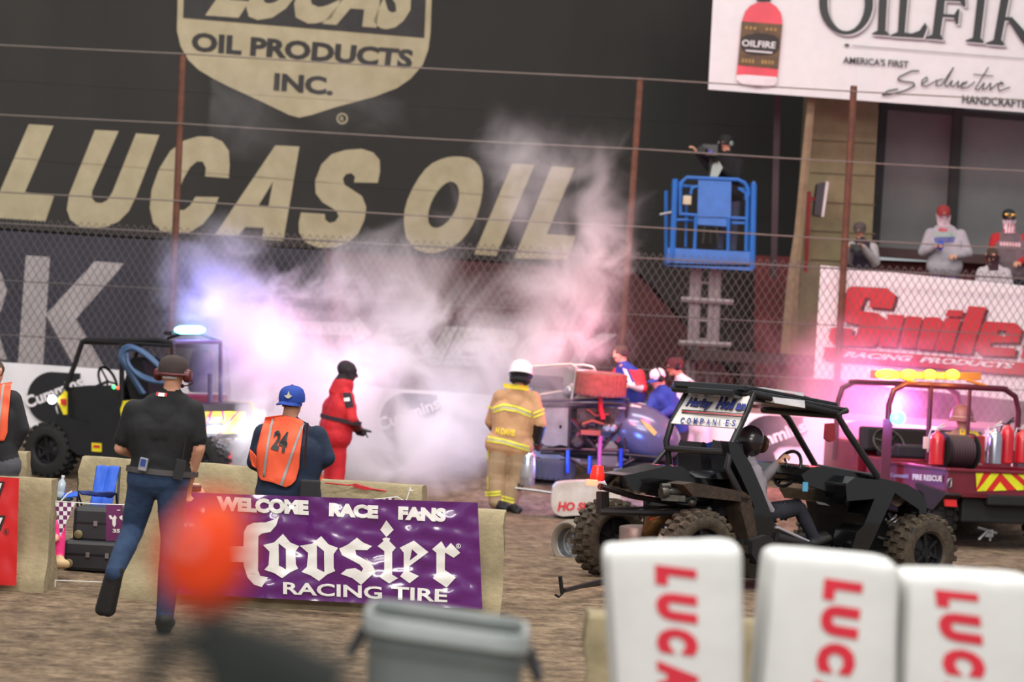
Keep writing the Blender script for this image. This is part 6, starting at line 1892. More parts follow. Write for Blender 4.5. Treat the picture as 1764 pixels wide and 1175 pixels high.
for i in range(6): mb.tube([K3(182, 700 + i * 80), K3(286, 706 + i * 80)], .02, 0, n=6)
mb.build('mast', mat('pale_grey_mast', (150, 138, 140), .5, .2), t, smooth='auto')
# operator
Y = YL_ + .42
BJ = mat('black_jacket', (22, 21, 25), .9)
fg = Fig(Y, dict(head=(1250, 247), neck=(1252, 265), shl=(1238, 280, -.02), shr=(1272, 282, .05), ell=(1222, 288, -.2), wrl=(1201, 262, -.28), elr=(1268, 310, -.1), wrr=(1240, 287, -.3),
                 hipl=(1246, 342), hipr=(1264, 344), knl=(1243, 385), anl=(1240, 430), tol=(1238, 437, -.15), knr=(1264, 386), anr=(1262, 432), tor=(1262, 439, -.15)), face=(-.5, -.85, -.1), head_r=.096)
t = thing('person', 'camera operator in black jacket and cap standing in the blue lift', 'person', Vector((fg.J['anl'].x, Y, fg.J['anl'].z)))
fg.head(); fg.torso('top', belly=.125, chest=.13, low='top', hip=.13); fg.arm('l', 'top', 'top', 'skin', thick=.02); fg.arm('r', 'top', 'top', 'skin', thick=.02, curl=.9); fg.leg('l', thick=.015); fg.leg('r', thick=.015)
fg.B.build('body', regs(top=BJ, legs=mat('grey_blue_jeans', (70, 74, 94), .9), shoe=BSHOE), t, voxel=.012)
cap(fg, t, mat('black_cap', (30, 28, 30), .85)); headset(fg, t, BLACK, mic=False, cup_m=mat('grey_green_cups', (120, 140, 130), .5))
mb = MB(); mb.poly([[K(x, y, .02) for x, y in [(440, 290), (490, 260), (520, 310), (480, 385), (420, 390), (430, 340)]]], 0, Vector((0, .02, 0))); mb.build('shirt_print', mat('grey_green_print', (150, 166, 158), .6), t)
t = thing('video_camera', 'black video camera on tripod head held by the lift operator', 'camera', K(420, 370, .0))
mb = MB(); mb.box(K(415, 180, .05), (.24, .34, .17)); mb.lathe([(.05, 0), (.055, .14), (.065, .22)], K(380, 180, -.1), (-.3, -1, 0), 0, 16); mb.tube([K(450, 140, .1), K(500, 145, .3)], .03); mb.build('camera_body', BLACK, t, bevel=.015)
mb = MB(); mb.box(K(425, 190, -.13), (.025, .01, .06)); mb.build('blue_badge', mat('blue_badge', (50, 50, 200), .4), t)
mb = MB(); mb.tube([K(430, 235, .05), K(425, 390, .05)], .03); mb.tube([K(420, 240, .05), K(310, 195, -.1)], .014); mb.tube([K(430, 240, .05), K(480, 270, -.05)], .014)
for dx in (-60, 0, 60): mb.tube([K(425, 390, .05), K(425 + dx, 900, .05 + (.1 if dx == 0 else 0))], .018)
mb.build('tripod', mat('dark_tripod', (40, 44, 40), .5), t, smooth='auto')

# speaker on a red pole by the pillar
t = thing('loudspeaker', 'dark loudspeaker with white edge on a red pole beside the block pillar', 'speaker', P(1388, 460, 43.9))
mb = MB(); mb.poly([[P(x, y, 43.9) for x, y in [(1408, 316), (1424, 313), (1416, 373), (1402, 370)]]], 0, Vector((0, .3, 0))); mb.build('cabinet', mat('dark_speaker', (50, 44, 50), .6), t, bevel=.02)
mb = MB(); mb.poly([[P(x, y, 43.88) for x, y in [(1423, 312), (1428, 314), (1419, 374), (1415, 373)]]], 0, Vector((0, .3, 0))); mb.build('grille', mat('pale_edge', (206, 190, 196), .5), t)
mb = MB(); mb.tube([P(1394, 330, 43.9), P(1388, 470, 43.9)], .03); mb.tube([P(1394, 340, 43.9), P(1408, 345, 43.95)], .02); mb.build('pole', mat('red_pole', (140, 40, 44), .5), t, smooth='auto')

# ================================================================ spectators on the platform
def spec(label, Y, J, face, top, legs, arms='top', head_r=.1, thick=.025, belly=.14, **kw):
    fg = Fig(Y, J, face=face, head_r=head_r)
    t = thing('person', label, 'person', Vector((fg.J['hipl'].x, Y, 2.05)))
    fg.head(); fg.torso('top', belly=belly, chest=.14, low='top', hip=belly)
    fg.arm('l', 'arms', 'arms', 'skin', thick=thick, curl=.9); fg.arm('r', 'arms', 'arms', 'skin', thick=thick, curl=.9); fg.leg('l', thick=.02); fg.leg('r', thick=.02)
    body = fg.B.build('body', regs(top=top, arms=arms if not isinstance(arms, str) else top, legs=legs, shoe=BSHOE), t, voxel=.012)
    return fg, t, body
GH = mat('grey_hoodie', (168, 160, 168), .9, var=.1, bump=.4, bscale=9)
YP_ = 43.5
fg, t, body = spec('spectator in grey hoodie and white face cover above the red lettered banner', YP_,
    dict(head=(1625, 369), neck=(1626, 388), shl=(1603, 403), shr=(1655, 405), ell=(1590, 434, -.05), wrl=(1612, 424, -.28), elr=(1668, 436, -.05), wrr=(1646, 440, -.25),
         hipl=(1613, 462), hipr=(1641, 463), knl=(1612, 492), anl=(1611, 520), tol=(1611, 526, -.2), knr=(1640, 492), anr=(1640, 520), tor=(1640, 526, -.2)), (0.02, -1, -.1), GH, mat('purple_blue_jeans', (96, 80, 116), .9), belly=.16)
cap(fg, t, mat('red_cap', (150, 46, 48), .8), brim=True)
bv = bvh_of(body)
mb = MB(); drape_quad(mb, bv, [(1612, 369), (1638, 371), (1634, 392), (1616, 392)], YP_, 0, 6, 6, .012); mb.build('face_cover', mat('striped_white_gaiter', (214, 200, 206), .8, rgb2=(150, 110, 120), scale=14), t, smooth=True, autos=True)
mb = MB(); drape_quad(mb, bv, [(1616, 394), (1630, 395), (1630, 399), (1616, 398)], YP_, 1, 4, 2, .012)
for i in range(5): drape_quad(mb, bv, [(1608 + i * 7.6, 400 + i * .3), (1614 + i * 7.6, 400 + i * .3), (1613 + i * 7.6, 408 + i * .3), (1607 + i * 7.6, 408 + i * .3)], YP_, 2, 2, 2, .012)
drape_quad(mb, bv, [(1607, 410), (1644, 408), (1640, 418), (1608, 419)], YP_, 0, 6, 3, .012); mb.build('chest_print', [mat('blue_print', (84, 84, 140), .6), REDI, mat('grey_green_print', (150, 166, 158), .6)], t, autos=True)
mb = MB(); mb.ball(P(1620, 423, YP_ - .32), (.045, .045, .075)); mb.build('drink_can', mat('blue_can', (50, 70, 190), .3), t, smooth=True)
RH = mat('charcoal_hoodie', (110, 92, 98), .9)
fg, t, body = spec('spectator in charcoal and red hoodie with sunglasses on the cap at the right edge', YP_,
    dict(head=(1738, 376), neck=(1738, 396), shl=(1716, 411), shr=(1764, 413), ell=(1706, 445, -.02), wrl=(1708, 474, -.15), elr=(1776, 446, -.02), wrr=(1756, 452, -.25),
         hipl=(1724, 470), hipr=(1754, 471), knl=(1724, 500), anl=(1723, 528), tol=(1723, 534, -.2), knr=(1754, 500), anr=(1754, 528), tor=(1754, 534, -.2)), (0.0, -1, -.1), RH, DPAN, arms=mat('red_sleeves', (180, 36, 40), .85), belly=.15)
cap(fg, t, BLACK); bv = bvh_of(body)
mb = MB(); drape_quad(mb, bv, [(1727, 378), (1750, 379), (1746, 402), (1730, 402)], YP_, 0, 8, 6, .012)
for i in range(4): drape_quad(mb, bv, [(1729 + i * 6, 384), (1731 + i * 6, 384), (1730 + i * 5, 402), (1728 + i * 5, 402)], YP_, 1, 2, 6, .016)
mb.build('face_cover', [CREWW, REDI], t, smooth=True, autos=True)
mb = MB()
for i in range(7): drape_quad(mb, bv, [(1720 + i * 5.2, 417 + i * .25), (1724 + i * 5.2, 417 + i * .25), (1724 + i * 5.2, 424 + i * .25), (1720 + i * 5.2, 424 + i * .25)], YP_, 0, 2, 2, .012)
mb.build('chest_print', mat('pink_white_print', (220, 170, 176), .6), t)
mb = MB(); c = fg.J['head'] + Vector((0, -.10, .045))
for s in (-1, 1): mb.ball(c + Vector((s * .045, 0, 0)), (.042, .02, .026))
mb.build('sunglasses', mat('gold_lens', (220, 170, 90), .1, .8), t, smooth=True)
fg, t, body = spec('photographer in cap and dark vest beside the block pillar', YP_,
    dict(head=(1481, 397), neck=(1482, 414), shl=(1468, 426), shr=(1503, 428), ell=(1460, 448, -.1), wrl=(1464, 428, -.35), elr=(1508, 452, -.1), wrr=(1486, 426, -.4),
         hipl=(1473, 478), hipr=(1496, 479), knl=(1473, 505), anl=(1473, 528), tol=(1473, 534, -.2), knr=(1496, 505), anr=(1496, 528), tor=(1496, 534, -.2)), (-.3, -1, -.2), mat('dark_vest', (46, 36, 50), .9), DPAN, arms=mat('pale_sleeves', (176, 164, 166), .9), head_r=.094)
cap(fg, t, mat('grey_brown_cap', (84, 72, 70), .85))
t2 = thing('camera', 'dark camera held at the chest by the photographer beside the pillar', 'camera', P(1474, 428, YP_ - .48)); mb = MB(); mb.box(P(1474, 427, YP_ - .5), (.16, .1, .11)); mb.build('camera_body', BLACK, t2, bevel=.012); mb = MB(); mb.lathe([(.045, 0), (.05, .14)], P(1474, 428, YP_ - .54), (0, -1, 0), 0, 14); mb.build('lens', BLACK, t2, smooth='auto')
fg, t, body = spec('person in white shirt and dark face mask leaning low below the red sleeved spectator', 43.2,
    dict(head=(1709, 440), neck=(1711, 458), shl=(1692, 470), shr=(1732, 471), ell=(1684, 500, -.1), wrl=(1700, 505, -.3), elr=(1740, 500, -.1), wrr=(1722, 505, -.3),
         hipl=(1700, 520, .1), hipr=(1724, 521, .1), knl=(1700, 528, -.2), anl=(1700, 540), tol=(1700, 543, -.2), knr=(1724, 528, -.2), anr=(1724, 540), tor=(1724, 543, -.2)), (0.05, -1, -.3), mat('white_tee', (196, 180, 186), .9), DPAN, head_r=.1)
mb = MB(); bv = bvh_of(body); drape_quad(mb, bv, [(1697, 440), (1722, 441), (1718, 466), (1702, 466)], 43.2, 0, 6, 6, .012); mb.build('face_mask', mat('dark_mask', (56, 24, 34), .8), t, smooth=True, autos=True)
# ================================================================ concrete barriers
def barrier(label, pxl, Yl, pxr, Yr, h=.78, top_only=False, flip=1, group=None, seed=0):
    a = G(pxl, Yl); b_ = G(pxr, Yr); d = (b_ - a); L = d.length; d.normalize(); n = Vector((d.y, -d.x, 0))
    prof = [(-.30, -.04), (.30, -.04), (.30, .07), (.17, .27), (.10, h - .02), (.085, h), (-.085, h), (-.10, h - .02), (-.17, .27), (-.30, .07)]
    nseg = max(6, int(L / .12)); np_ = []
    # subdivide the outline
    for i in range(len(prof)):
        p, q = prof[i], prof[(i + 1) % len(prof)]
        m_ = max(1, int(math.hypot(q[0] - p[0], q[1] - p[1]) / .09))
        for j in range(m_): np_.append((p[0] + (q[0] - p[0]) * j / m_, p[1] + (q[1] - p[1]) * j / m_))
    mb = MB(); N = len(np_); vs = []; fs = []
    for i in range(nseg + 1):
        for (x, z) in np_:
            p = a + d * (L * i / nseg) + n * x + Vector((0, 0, z))
            e = min(i, nseg - i)
            w_ = noise.noise(p * 3 + Vector((seed, 0, 0))) * .010 + noise.noise(p * 11) * .006
            if e == 0 or z < .1 or z > h - .03:
                w_ += noise.noise(p * 7 + Vector((0, seed, 0))) * .016
            p = p + (n * (1 if x > 0 else -1)) * w_ + d * (noise.noise(p * 8) * .025 if e == 0 else 0) + Vector((0, 0, w_ * .5))
            vs.append(p)
    for i in range(nseg):
        for j in range(N): fs.append((i * N + j, i * N + (j + 1) % N, (i + 1) * N + (j + 1) % N, (i + 1) * N + j))
    fs.append(tuple(range(N))); fs.append(tuple(nseg * N + j for j in range(N)))
    mb.add(vs, fs, 0)
    o = mb.build('concrete_barrier', CONC, smooth='auto', origin=a.lerp(b_, .5))
    tag(o, label, 'barrier', group); return o, a, b_, d, n


_, ha, hb_, hd, hn = barrier('concrete barrier behind the purple banner in the centre', 214, 22.05, 862, 22.05, .765, seed=1)
_, la, lb_, ld, ln = barrier('concrete barrier with the red banner at the left picture edge', -140, 22.3, 86, 22.3, .80, seed=2)
barrier('concrete barrier stub seen beyond the edge marshal at far left', -120, 25.6, 42, 25.6, .84, seed=3)
barrier('long concrete barrier behind the running man and blue chair', 134, 25.75, 470, 25.6, .82, seed=4)
barrier('concrete barrier with rounded end between the 24 marshal and the smoke', 476, 24.5, 722, 24.3, .80, seed=5)
_, ta, tb_, td_, tn = barrier('blurred tan concrete barrier behind the white padded posts in the foreground', 986, 11.4, 1420, 11.4, 1.0, seed=6)

# purple banner
PUR = mat('purple_vinyl', (92, 26, 108), .16, var=.1, scale=2, bump=.2, bscale=5, coat=.6, spec=.7)
WVI = mat('white_vinyl_lettering', (236, 232, 228), .2, var=.03, coat=.5)
k = 440 / 1764
HB = [(316, 848), (823, 866), (831, 1050), (292, 1022)]
YB = 21.62
mb = MB()
cc = [P(x, y, YB) for x, y in HB]
at = quadgrid(mb, cc, 160, 56, 0, 0.026, 11, 2.2)
tl, tr, br, bl = cc
nr = Vector((0, -1, 0))
def uv_of(p):
    # bilinear inverse by a few Newton steps in x, z
    u, v = .5, .5
    for _ in range(6):
        q = (tl * (1 - u) + tr * u) * (1 - v) + (bl * (1 - u) + br * u) * v
        du = (tr - tl) * (1 - v) + (br - bl) * v; dv = (bl - tl) * (1 - u) + (br - tr) * u
        ex, ez = p.x - q.x, p.z - q.z
        det = du.x * dv.z - du.z * dv.x
        u += (ex * dv.z - ez * dv.x) / det; v += (du.x * ez - du.z * ex) / det
    return u, v
def on_cloth(x, y, lift=.006):
    u, v = uv_of(P(x, y, YB))
    return at(min(1, max(0, u)), min(1, max(0, v)), lift)
def fine(loops, step=6.0):
    """a dense fan of cloth triangles: cuts a traced letter so it can follow the folds"""
    def dens(l):
        out = []
        for i in range(len(l)):
            a, b_ = l[i], l[(i + 1) % len(l)]
            n = max(1, int(math.hypot(b_[0] - a[0], b_[1] - a[1]) / step))
            for j in range(n): out.append((a[0] + (b_[0] - a[0]) * j / n, a[1] + (b_[1] - a[1]) * j / n))
        return out
    L = [dens(l) for l in loops]
    vec = [[Vector((x, y, 0)) for x, y in l] for l in L]
    tr_ = tessellate_polygon(vec); flat = [p for l in vec for p in l]
    bm = bmesh.new(); vv = [bm.verts.new(p) for p in flat]
    for f in tr_:
        try: bm.faces.new([vv[i] for i in f])
        except ValueError: pass
    for _ in range(3):
        es = [e for e in bm.edges if e.calc_length() > step * 1.6]
        if not es: break
        bmesh.ops.subdivide_edges(bm, edges=es, cuts=1, use_grid_fill=False)
        bmesh.ops.triangulate(bm, faces=bm.faces)
    bm.verts.index_update()
    vs = [(v.co.x, v.co.y) for v in bm.verts]; fs = [tuple(v.index for v in f.verts) for f in bm.faces]
    bm.free(); return vs, fs
def cloth_letter(loops, mi=1, lift=.006):
    vs, fs = fine(loops)
    P3 = [on_cloth(x, y, lift) for x, y in vs]
    fs = [f if (P3[f[1]] - P3[f[0]]).cross(P3[f[2]] - P3[f[0]]).dot(CAM - P3[f[0]]) > 0 else f[::-1] for f in fs]
    mb.add(P3, fs, mi)
GL_ = [
    [[(325, 115), (305, 180), (265, 225), (205, 237), (182, 255), (178, 490), (195, 530), (248, 540), (205, 607), (150, 590), (105, 540), (82, 470), (78, 435), (-100, 430), (-100, 500), (-150, 560), (-210, 500), (-200, 250), (-160, 200), (-100, 250), (-100, 326), (78, 325), (82, 225), (105, 182), (150, 162), (230, 160), (290, 140)]],
    [[(350, 240), (400, 300), (462, 325), (436, 362), (440, 450), (455, 480), (400, 505), (345, 545), (290, 510), (222, 487), (252, 455), (258, 362), (214, 316), (290, 298)], [(320, 305), (370, 345), (372, 488), (345, 470), (322, 460)]],
    [[(615, 255), (665, 310), (732, 335), (702, 378), (702, 470), (712, 495), (655, 520), (600, 565), (540, 525), (478, 502), (515, 468), (525, 372), (466, 322), (550, 308)], [(585, 318), (635, 358), (637, 503), (608, 490), (586, 478)]],
    [[(862, 265), (905, 300), (965, 325), (932, 352), (850, 350), (858, 385), (960, 440), (992, 500), (945, 540), (890, 592), (830, 545), (750, 515), (790, 482), (850, 475), (895, 500), (905, 478), (880, 450), (760, 385), (740, 340), (800, 312)]],
    [[(1065, 145), (1115, 212), (1065, 262), (1022, 212)]], [[(1060, 264), (1090, 272), (1085, 290), (1130, 335), (1105, 365), (1105, 520), (1145, 545), (1085, 582), (1015, 535), (1050, 500), (1050, 360), (1003, 325), (1045, 290), (1036, 275)]],
    [[(1255, 285), (1355, 365), (1225, 462), (1225, 500), (1290, 530), (1225, 580), (1160, 532), (1185, 500), (1185, 370), (1157, 335)], [(1242, 345), (1282, 382), (1226, 424)]],
    [[(1445, 290), (1475, 340), (1510, 302), (1575, 370), (1530, 405), (1470, 368), (1468, 490), (1545, 540), (1480, 612), (1385, 545), (1410, 510), (1410, 370), (1380, 345)]]]
for g in GL_: cloth_letter([crop(l, 400, 860, k) for l in g])
def cloth_text(s, quad, bold, shear=0, mi=1):
    uv, fs = text_mesh(s, bold, shear); tl_, tr_, br_, bl_ = quad; P3 = []
    for u, v in uv:
        x = (bl_[0] * (1 - u) + br_[0] * u) * (1 - v) + (tl_[0] * (1 - u) + tr_[0] * u) * v
        y = (bl_[1] * (1 - u) + br_[1] * u) * (1 - v) + (tl_[1] * (1 - u) + tr_[1] * u) * v
        P3.append(on_cloth(x, y, .010))
    mb.add(P3, [f if (P3[f[1]] - P3[f[0]]).cross(P3[f[2]] - P3[f[0]]).dot(CAM - P3[f[0]]) > 0 else f[::-1] for f in fs], mi)
C2 = lambda p: crop(p, 400, 860, k)
k2 = 760 / 1764
C5 = lambda p: crop(p, 200, 820, k2)
cloth_text('WELCOME', C5([(402, 80), (770, 97), (770, 157), (402, 138)]), .07)
cloth_text('RACE', C2([(670, 24), (1010, 42), (1008, 135), (668, 118)]), .07)
cloth_text('FANS', C2([(1148, 48), (1478, 62), (1474, 158), (1146, 142)]), .07)
cloth_text('RACING', C2([(352, 570), (1035, 600), (1035, 690), (352, 655)]), .025)
cloth_text('TIRE', C2([(1100, 600), (1488, 625), (1485, 712), (1100, 690)]), .025)
cloth_text('R', C2([(1556, 312), (1570, 313), (1570, 334), (1556, 333)]), .02)
mb2 = mb
cloth_letter([C2(oval(1562, 323, 17, 17, 18)), C2(oval(1562, 323, 13, 13, 18))])
o = mb.build('banner', [PUR, WVI], smooth=True, origin=bl.lerp(br, .5), autos=True)
tag(o, 'shiny purple vinyl banner with white blackletter lettering on the centre barrier', 'banner')

# red banner on the left barrier
mb = MB(); YB2 = 21.9
REDV = mat('red_vinyl', (206, 32, 36), .3, coat=.4, var=.1, scale=3)
at2 = quadgrid(mb, [P(-120, 812, YB2), P(33, 824, YB2), P(28, 1009, YB2), P(-120, 1003, YB2)], 30, 24, 0, .012, 5, 1.5)
k4 = 300 / 1259
C6 = lambda p: crop(p, 0, 780, k4)
f2 = lambda x, y: P(x, y, YB2 - .018)
for l in ([(-60, 205), (35, 208), (0, 310), (-60, 440)], [(-60, 452), (40, 455), (5, 560), (-60, 640)]):
    mb.poly([[f2(*p) for p in C6(l)]], 1)
for l in ([(-60, 218), (15, 220), (-14, 300), (-60, 400)], [(-60, 468), (20, 470), (-10, 540), (-60, 620)]):
    mb.poly([[P(x, y, YB2 - .024) for x, y in C6(l)]], 2)
mb.poly([[f2(*p) for p in C6(oval(43, 570, 22, 24, 18))], [f2(*p) for p in C6(oval(43, 570, 19, 21, 18))]], 1); text_quad(mb, 'R', C6([(34, 556), (54, 557), (54, 584), (34, 583)]), f2, 1, .03)
o = mb.build('banner', [REDV, INK, WVI], smooth=True, origin=P(-40, 1000, YB2), autos=True)
tag(o, 'red vinyl banner with black and white lettering at the left edge', 'banner')

# ================================================================ between the barriers
YX = 23.9
Q = lambda x, y, dy=0: P(0 + x * k4, 780 + y * k4, YX + dy)
CASE = mat('black_equipment_case', (34, 34, 38), .5, var=.2)
def case(label, x0, y0, x1, y1, dy, dep):
    p = Q(x0, y1, dy); q = Q(x1, y0, dy); t = thing('equipment_case', label, 'case', p)
    p = Vector((p.x, YX + dy, p.z))
    mb = MB(); mb.obox(p, Vector((q.x - p.x, 0, 0)), Vector((0, dep, 0)), Vector((0, 0, q.z - p.z))); mb.build('shell', CASE, t, bevel=.03)
    mb = MB(); mb.obox(p + Vector((.02, -.012, (q.z - p.z) * .55)), Vector((q.x - p.x - .04, 0, 0)), Vector((0, .02, 0)), Vector((0, 0, .012))); mb.build('lid_seam', DSTEEL, t)
    for f_ in (.45, .8):
        mb = MB(); mb.box(p + Vector(((q.x - p.x) * f_, -.012, (q.z - p.z) * .55)), (.03, .02, .04)); mb.build('latch', STEEL, t)
    mb = MB(); mb.lathe([(.02, 0), (.035, .005), (.035, .02), (.02, .03)], p + Vector((.05, -.03, .06)), (0, 1, 0), 0, 14); mb.build('caster', mat('brass_caster', (120, 110, 76), .5, .4), t, smooth='auto')
g0 = G(150, YX + .1)
def zrow(px, z, Y): # row for a height
    return 587.5 + 3.1 * 0 + (CAMZ - z) * F / Y
case('upper black equipment case of the stack behind the barrier gap', 520, 410, 900, 640, .12, .4)
case('lower black equipment case of the stack behind the barrier gap', 450, 650, 860, 850, .05, .5)
# folding chair
t = thing('camp_chair', 'blue folding camp chair in front of the long back barrier', 'chair', G(180, 24.95))
BLC = mat('blue_chair_cloth', (30, 84, 190), .7, var=.15); DBC = mat('navy_chair_cloth', (26, 44, 104), .8)
YCH = 24.95
Qc = lambda x, y, dy=0: P(x * k4, 780 + y * k4, YCH + dy)
mb = MB(); quadgrid(mb, [Qc(700, 95, .1), Qc(868, 102, .1), Qc(800, 410, -.1), Qc(652, 408, -.1)], 14, 16, 0, .03, 7, 1.0); o = mb.build('backrest', BLC, t, smooth=True, autos=True); o.modifiers.new('s', 'SOLIDIFY').thickness = .012
mb = MB(); quadgrid(mb, [Qc(652, 405, -.1), Qc(800, 410, -.1), Qc(780, 440, -.5), Qc(630, 436, -.5)], 10, 8, 0, .02, 8, 1.0); o = mb.build('seat', BLC, t, smooth=True, autos=True); o.modifiers.new('s', 'SOLIDIFY').thickness = .012
mb = MB(); quadgrid(mb, [Qc(560, 275, -.42), Qc(845, 285, -.2), Qc(800, 325, -.2), Qc(590, 305, -.42)], 16, 3, 0, .02, 9, 1.0); o = mb.build('armrest', DBC, t, smooth=True, autos=True); o.modifiers.new('s', 'SOLIDIFY').thickness = .01
mb = MB(); quadgrid(mb, [Qc(455, 298, -.45), Qc(562, 290, -.45), Qc(560, 318, -.55), Qc(452, 335, -.55)], 8, 3, 0, .01, 10, 1.0); o = mb.build('armrest', BLC, t, smooth=True, autos=True); o.modifiers.new('s', 'SOLIDIFY').thickness = .01
mb = MB()
z0 = .03
def low(x, dy): g = G(x * k4, YCH + dy); g.z = z0; return g
for a, b_ in ((Qc(705, 100, .12), low(600, -.4)), (Qc(866, 105, .12), low(820, -.4)), (Qc(560, 280, -.42), low(700, .1)), (Qc(842, 290, -.25), low(860, .1)), (low(600, -.4), Qc(800, 410, -.1)), (low(820, -.4), Qc(640, 410, -.1)), (Qc(560, 300, -.42), low(570, -.45))):
    mb.tube([a, b_], .010, 0, n=6)
mb.build('leg_frame', DSTEEL, t, smooth='auto')
# water bottle on the barrier end
t = thing('water_bottle', 'clear plastic water bottle near the blue armrest', 'bottle', Qc(430, 320, -.5))
b0 = Qc(430, 322, -.5)
GLS = mat('clear_plastic', (190, 205, 215), .1, spec=.8)
mb = MB(); mb.lathe([(.028, 0), (.033, .01), (.033, .04), (.030, .05), (.033, .06), (.032, .12), (.012, .15), (.011, .165)], b0 + Vector((0, 0, .0)), (.12, 0, 1), 0, 16); mb.build('bottle_body', GLS, t, smooth='auto')
mb = MB(); mb.lathe([(.014, .163), (.014, .18)], b0, (.12, 0, 1), 0, 12); mb.build('cap', WHITE, t, smooth='auto')
t2 = thing('side_table', 'small dark folding table holding the water bottle', 'table', G(104, 24.0))
b1_ = Vector((b0.x, b0.y, b0.z))
mb = MB(); mb.box(b1_ - Vector((0, 0, .012)), (.20, .18, .018)); mb.build('tabletop', mat('dark_green_top', (30, 50, 44), .7), t2, bevel=.004)
for sx in (-1, 1):
    for sy in (-1, 1):
        mb = MB(); mb.tube([b1_ + Vector((sx * .08, sy * .07, -.02)), Vector((b1_.x - sx * .08, b1_.y + sy * .07, .0))], .008, 0, n=6); mb.build('leg', DSTEEL, t2, smooth='auto')
# pennant line
t = thing('pennant_line', 'white cord with checkered and purple pennants strung across the barrier gap', 'bunting', Vector((la.x, 22.4, .6)))
YN = 22.35
Qn = lambda x, y, dy=0: P(x * k4, 780 + y * k4, YN + dy)
mb = MB(); mb.tube([Qn(400, 350), Qn(545, 360), Qn(700, 371), Qn(880, 376), Qn(980, 372)], .004, 0, n=5); mb.tube([Qn(440, 350), Qn(490, 295), Qn(520, 280)], .006, 0, n=5); mb.build('cord', mat('white_cord', (226, 224, 224), .5), t)
PW = mat('purple_pennant', (108, 28, 92), .5); 
def tri_pennant(A, B, C_, n, Yf, name):
    mb = MB()
    def pt(u, v): # v down
        l = (A[0] + (C_[0] - A[0]) * v, A[1] + (C_[1] - A[1]) * v); r = (B[0] + (C_[0] - B[0]) * v, B[1] + (C_[1] - B[1]) * v)
        return (l[0] + (r[0] - l[0]) * u, l[1] + (r[1] - l[1]) * u)
    W_n = B[0] - A[0]; cell = W_n / n; H_n = C_[1] - A[1]; rows = int(H_n / cell)
    for j in range(rows):
        v0, v1 = j / rows, (j + 1) / rows
        for i in range(n):
            # clip square cells by the slanting sides
            def clampx(x, v):
                l = pt(0, v)[0]; r = pt(1, v)[0]; return max(l, min(r, x))
            x0, x1 = A[0] + i * cell, A[0] + (i + 1) * cell
            q = [(clampx(x0, v0), v0), (clampx(x1, v0), v0), (clampx(x1, v1), v1), (clampx(x0, v1), v1)]
            if abs(q[1][0] - q[0][0]) + abs(q[2][0] - q[3][0]) < .5: continue
            pp = [Yf(x, A[1] + (C_[1] - A[1]) * v + (B[1] - A[1]) * (x - A[0]) / W_n * (1 - v)) for x, v in q]
            mb.add(pp, [(0, 1, 2, 3)], (i + j) % 2)
    o = mb.build(name, [WHITE, PW], t, autos=True); o.modifiers.new('s', 'SOLIDIFY').thickness = .002
tri_pennant((398, 358), (545, 362), (436, 608), 5, Qn, 'checkered_pennant')
mb = MB(); mb.poly([[Qn(*p) for p in [(768, 376), (885, 380), (885, 640), (766, 636)]]], 0, Vector((0, .004, 0)))
for l in ([(785, 455), (800, 450), (815, 470), (830, 450), (845, 470), (838, 482), (838, 520), (826, 540), (812, 520), (812, 482), (795, 480)], [(860, 465), (885, 450), (885, 490), (870, 480)], [(845, 412), (870, 412), (870, 418), (845, 418)]):
    mb.poly([[Qn(*p, -.004) for p in l]], 1)
text_quad(mb, '35', [(x * k4, 780 + y * k4) for x, y in [(815, 550), (868, 552), (868, 580), (815, 578)]], lambda x, y: P(x, y, YN - .004), 1, .05)
mb.build('purple_pennant', [PW, WVI], t, autos=True)
t = thing('cord', '', '', (0, 0, 0)); bpy.data.objects.remove(t)
mb = MB(); mb.tube([Qn(400, 922), Qn(700, 935), Qn(960, 940)], .004, 0, n=5)
for x, y in ((400, 922), (960, 940)): 
    p = Qn(x, y); mb.tube([p, Vector((p.x, p.y, 0))], .006, 0, n=5)
o = mb.build('tape_line', MATS['white_cord'], origin=Qn(700, 935)); tag(o, 'thin white cord low across the gap between the barriers', 'cord')
# second pennant line on the right barrier
t = thing('pennant_line', 'small purple checkered pennants on cord behind the purple banner', 'bunting', P(650, 860, 24.1))
YN2 = 24.12
Qm = lambda x, y, dy=0: P(x, y, YN2 + dy)
mb = MB(); mb.tube([Qm(596, 868), Qm(640, 861), Qm(684, 856), Qm(698, 864)], .004, 0, n=5); mb.tube([Qm(698, 868), Qm(704, 850), Qm(708, 840)], .005, 0, n=5); mb.tube([Qm(707, 840, 0), Qm(705, 845, 0), Qm(711, 845, 0)], .006, 0, n=5); mb.build('cord', MATS['white_cord'], t)
mb = MB()
for i in range(8):
    for j in range(2):
        x0 = 638 + i * 5.2; y0 = 861 - i * .55 + j * 4.5
        mb.add([Qm(x0, y0), Qm(x0 + 5.2, y0 - .5), Qm(x0 + 5.2, y0 + 4), Qm(x0, y0 + 4.5)], [(0, 1, 2, 3)], (i + j) % 2)
mb.build('checkered_pennant', [WHITE, PW], t, autos=True)
# red cord over barrier behind the 24 marshal
mb = MB(); YT = 24.25
mb.tube([P(560, 832, YT), P(600, 836, YT), P(612, 834, YT), P(640, 842, YT), P(690, 850, YT), P(725, 856, YT)], .007, 0, n=6)
mb.poly([[P(x, y, YT - .02) for x, y in [(606, 838), (614, 834), (628, 840), (640, 843), (632, 845), (618, 842)]]], 0, Vector((0, .01, 0)))
o = mb.build('flag_cord', mat('red_cord', (190, 30, 40), .6), origin=P(640, 845, YT)); tag(o, 'thin red flag cord lying along the top of the rounded barrier', 'cord')

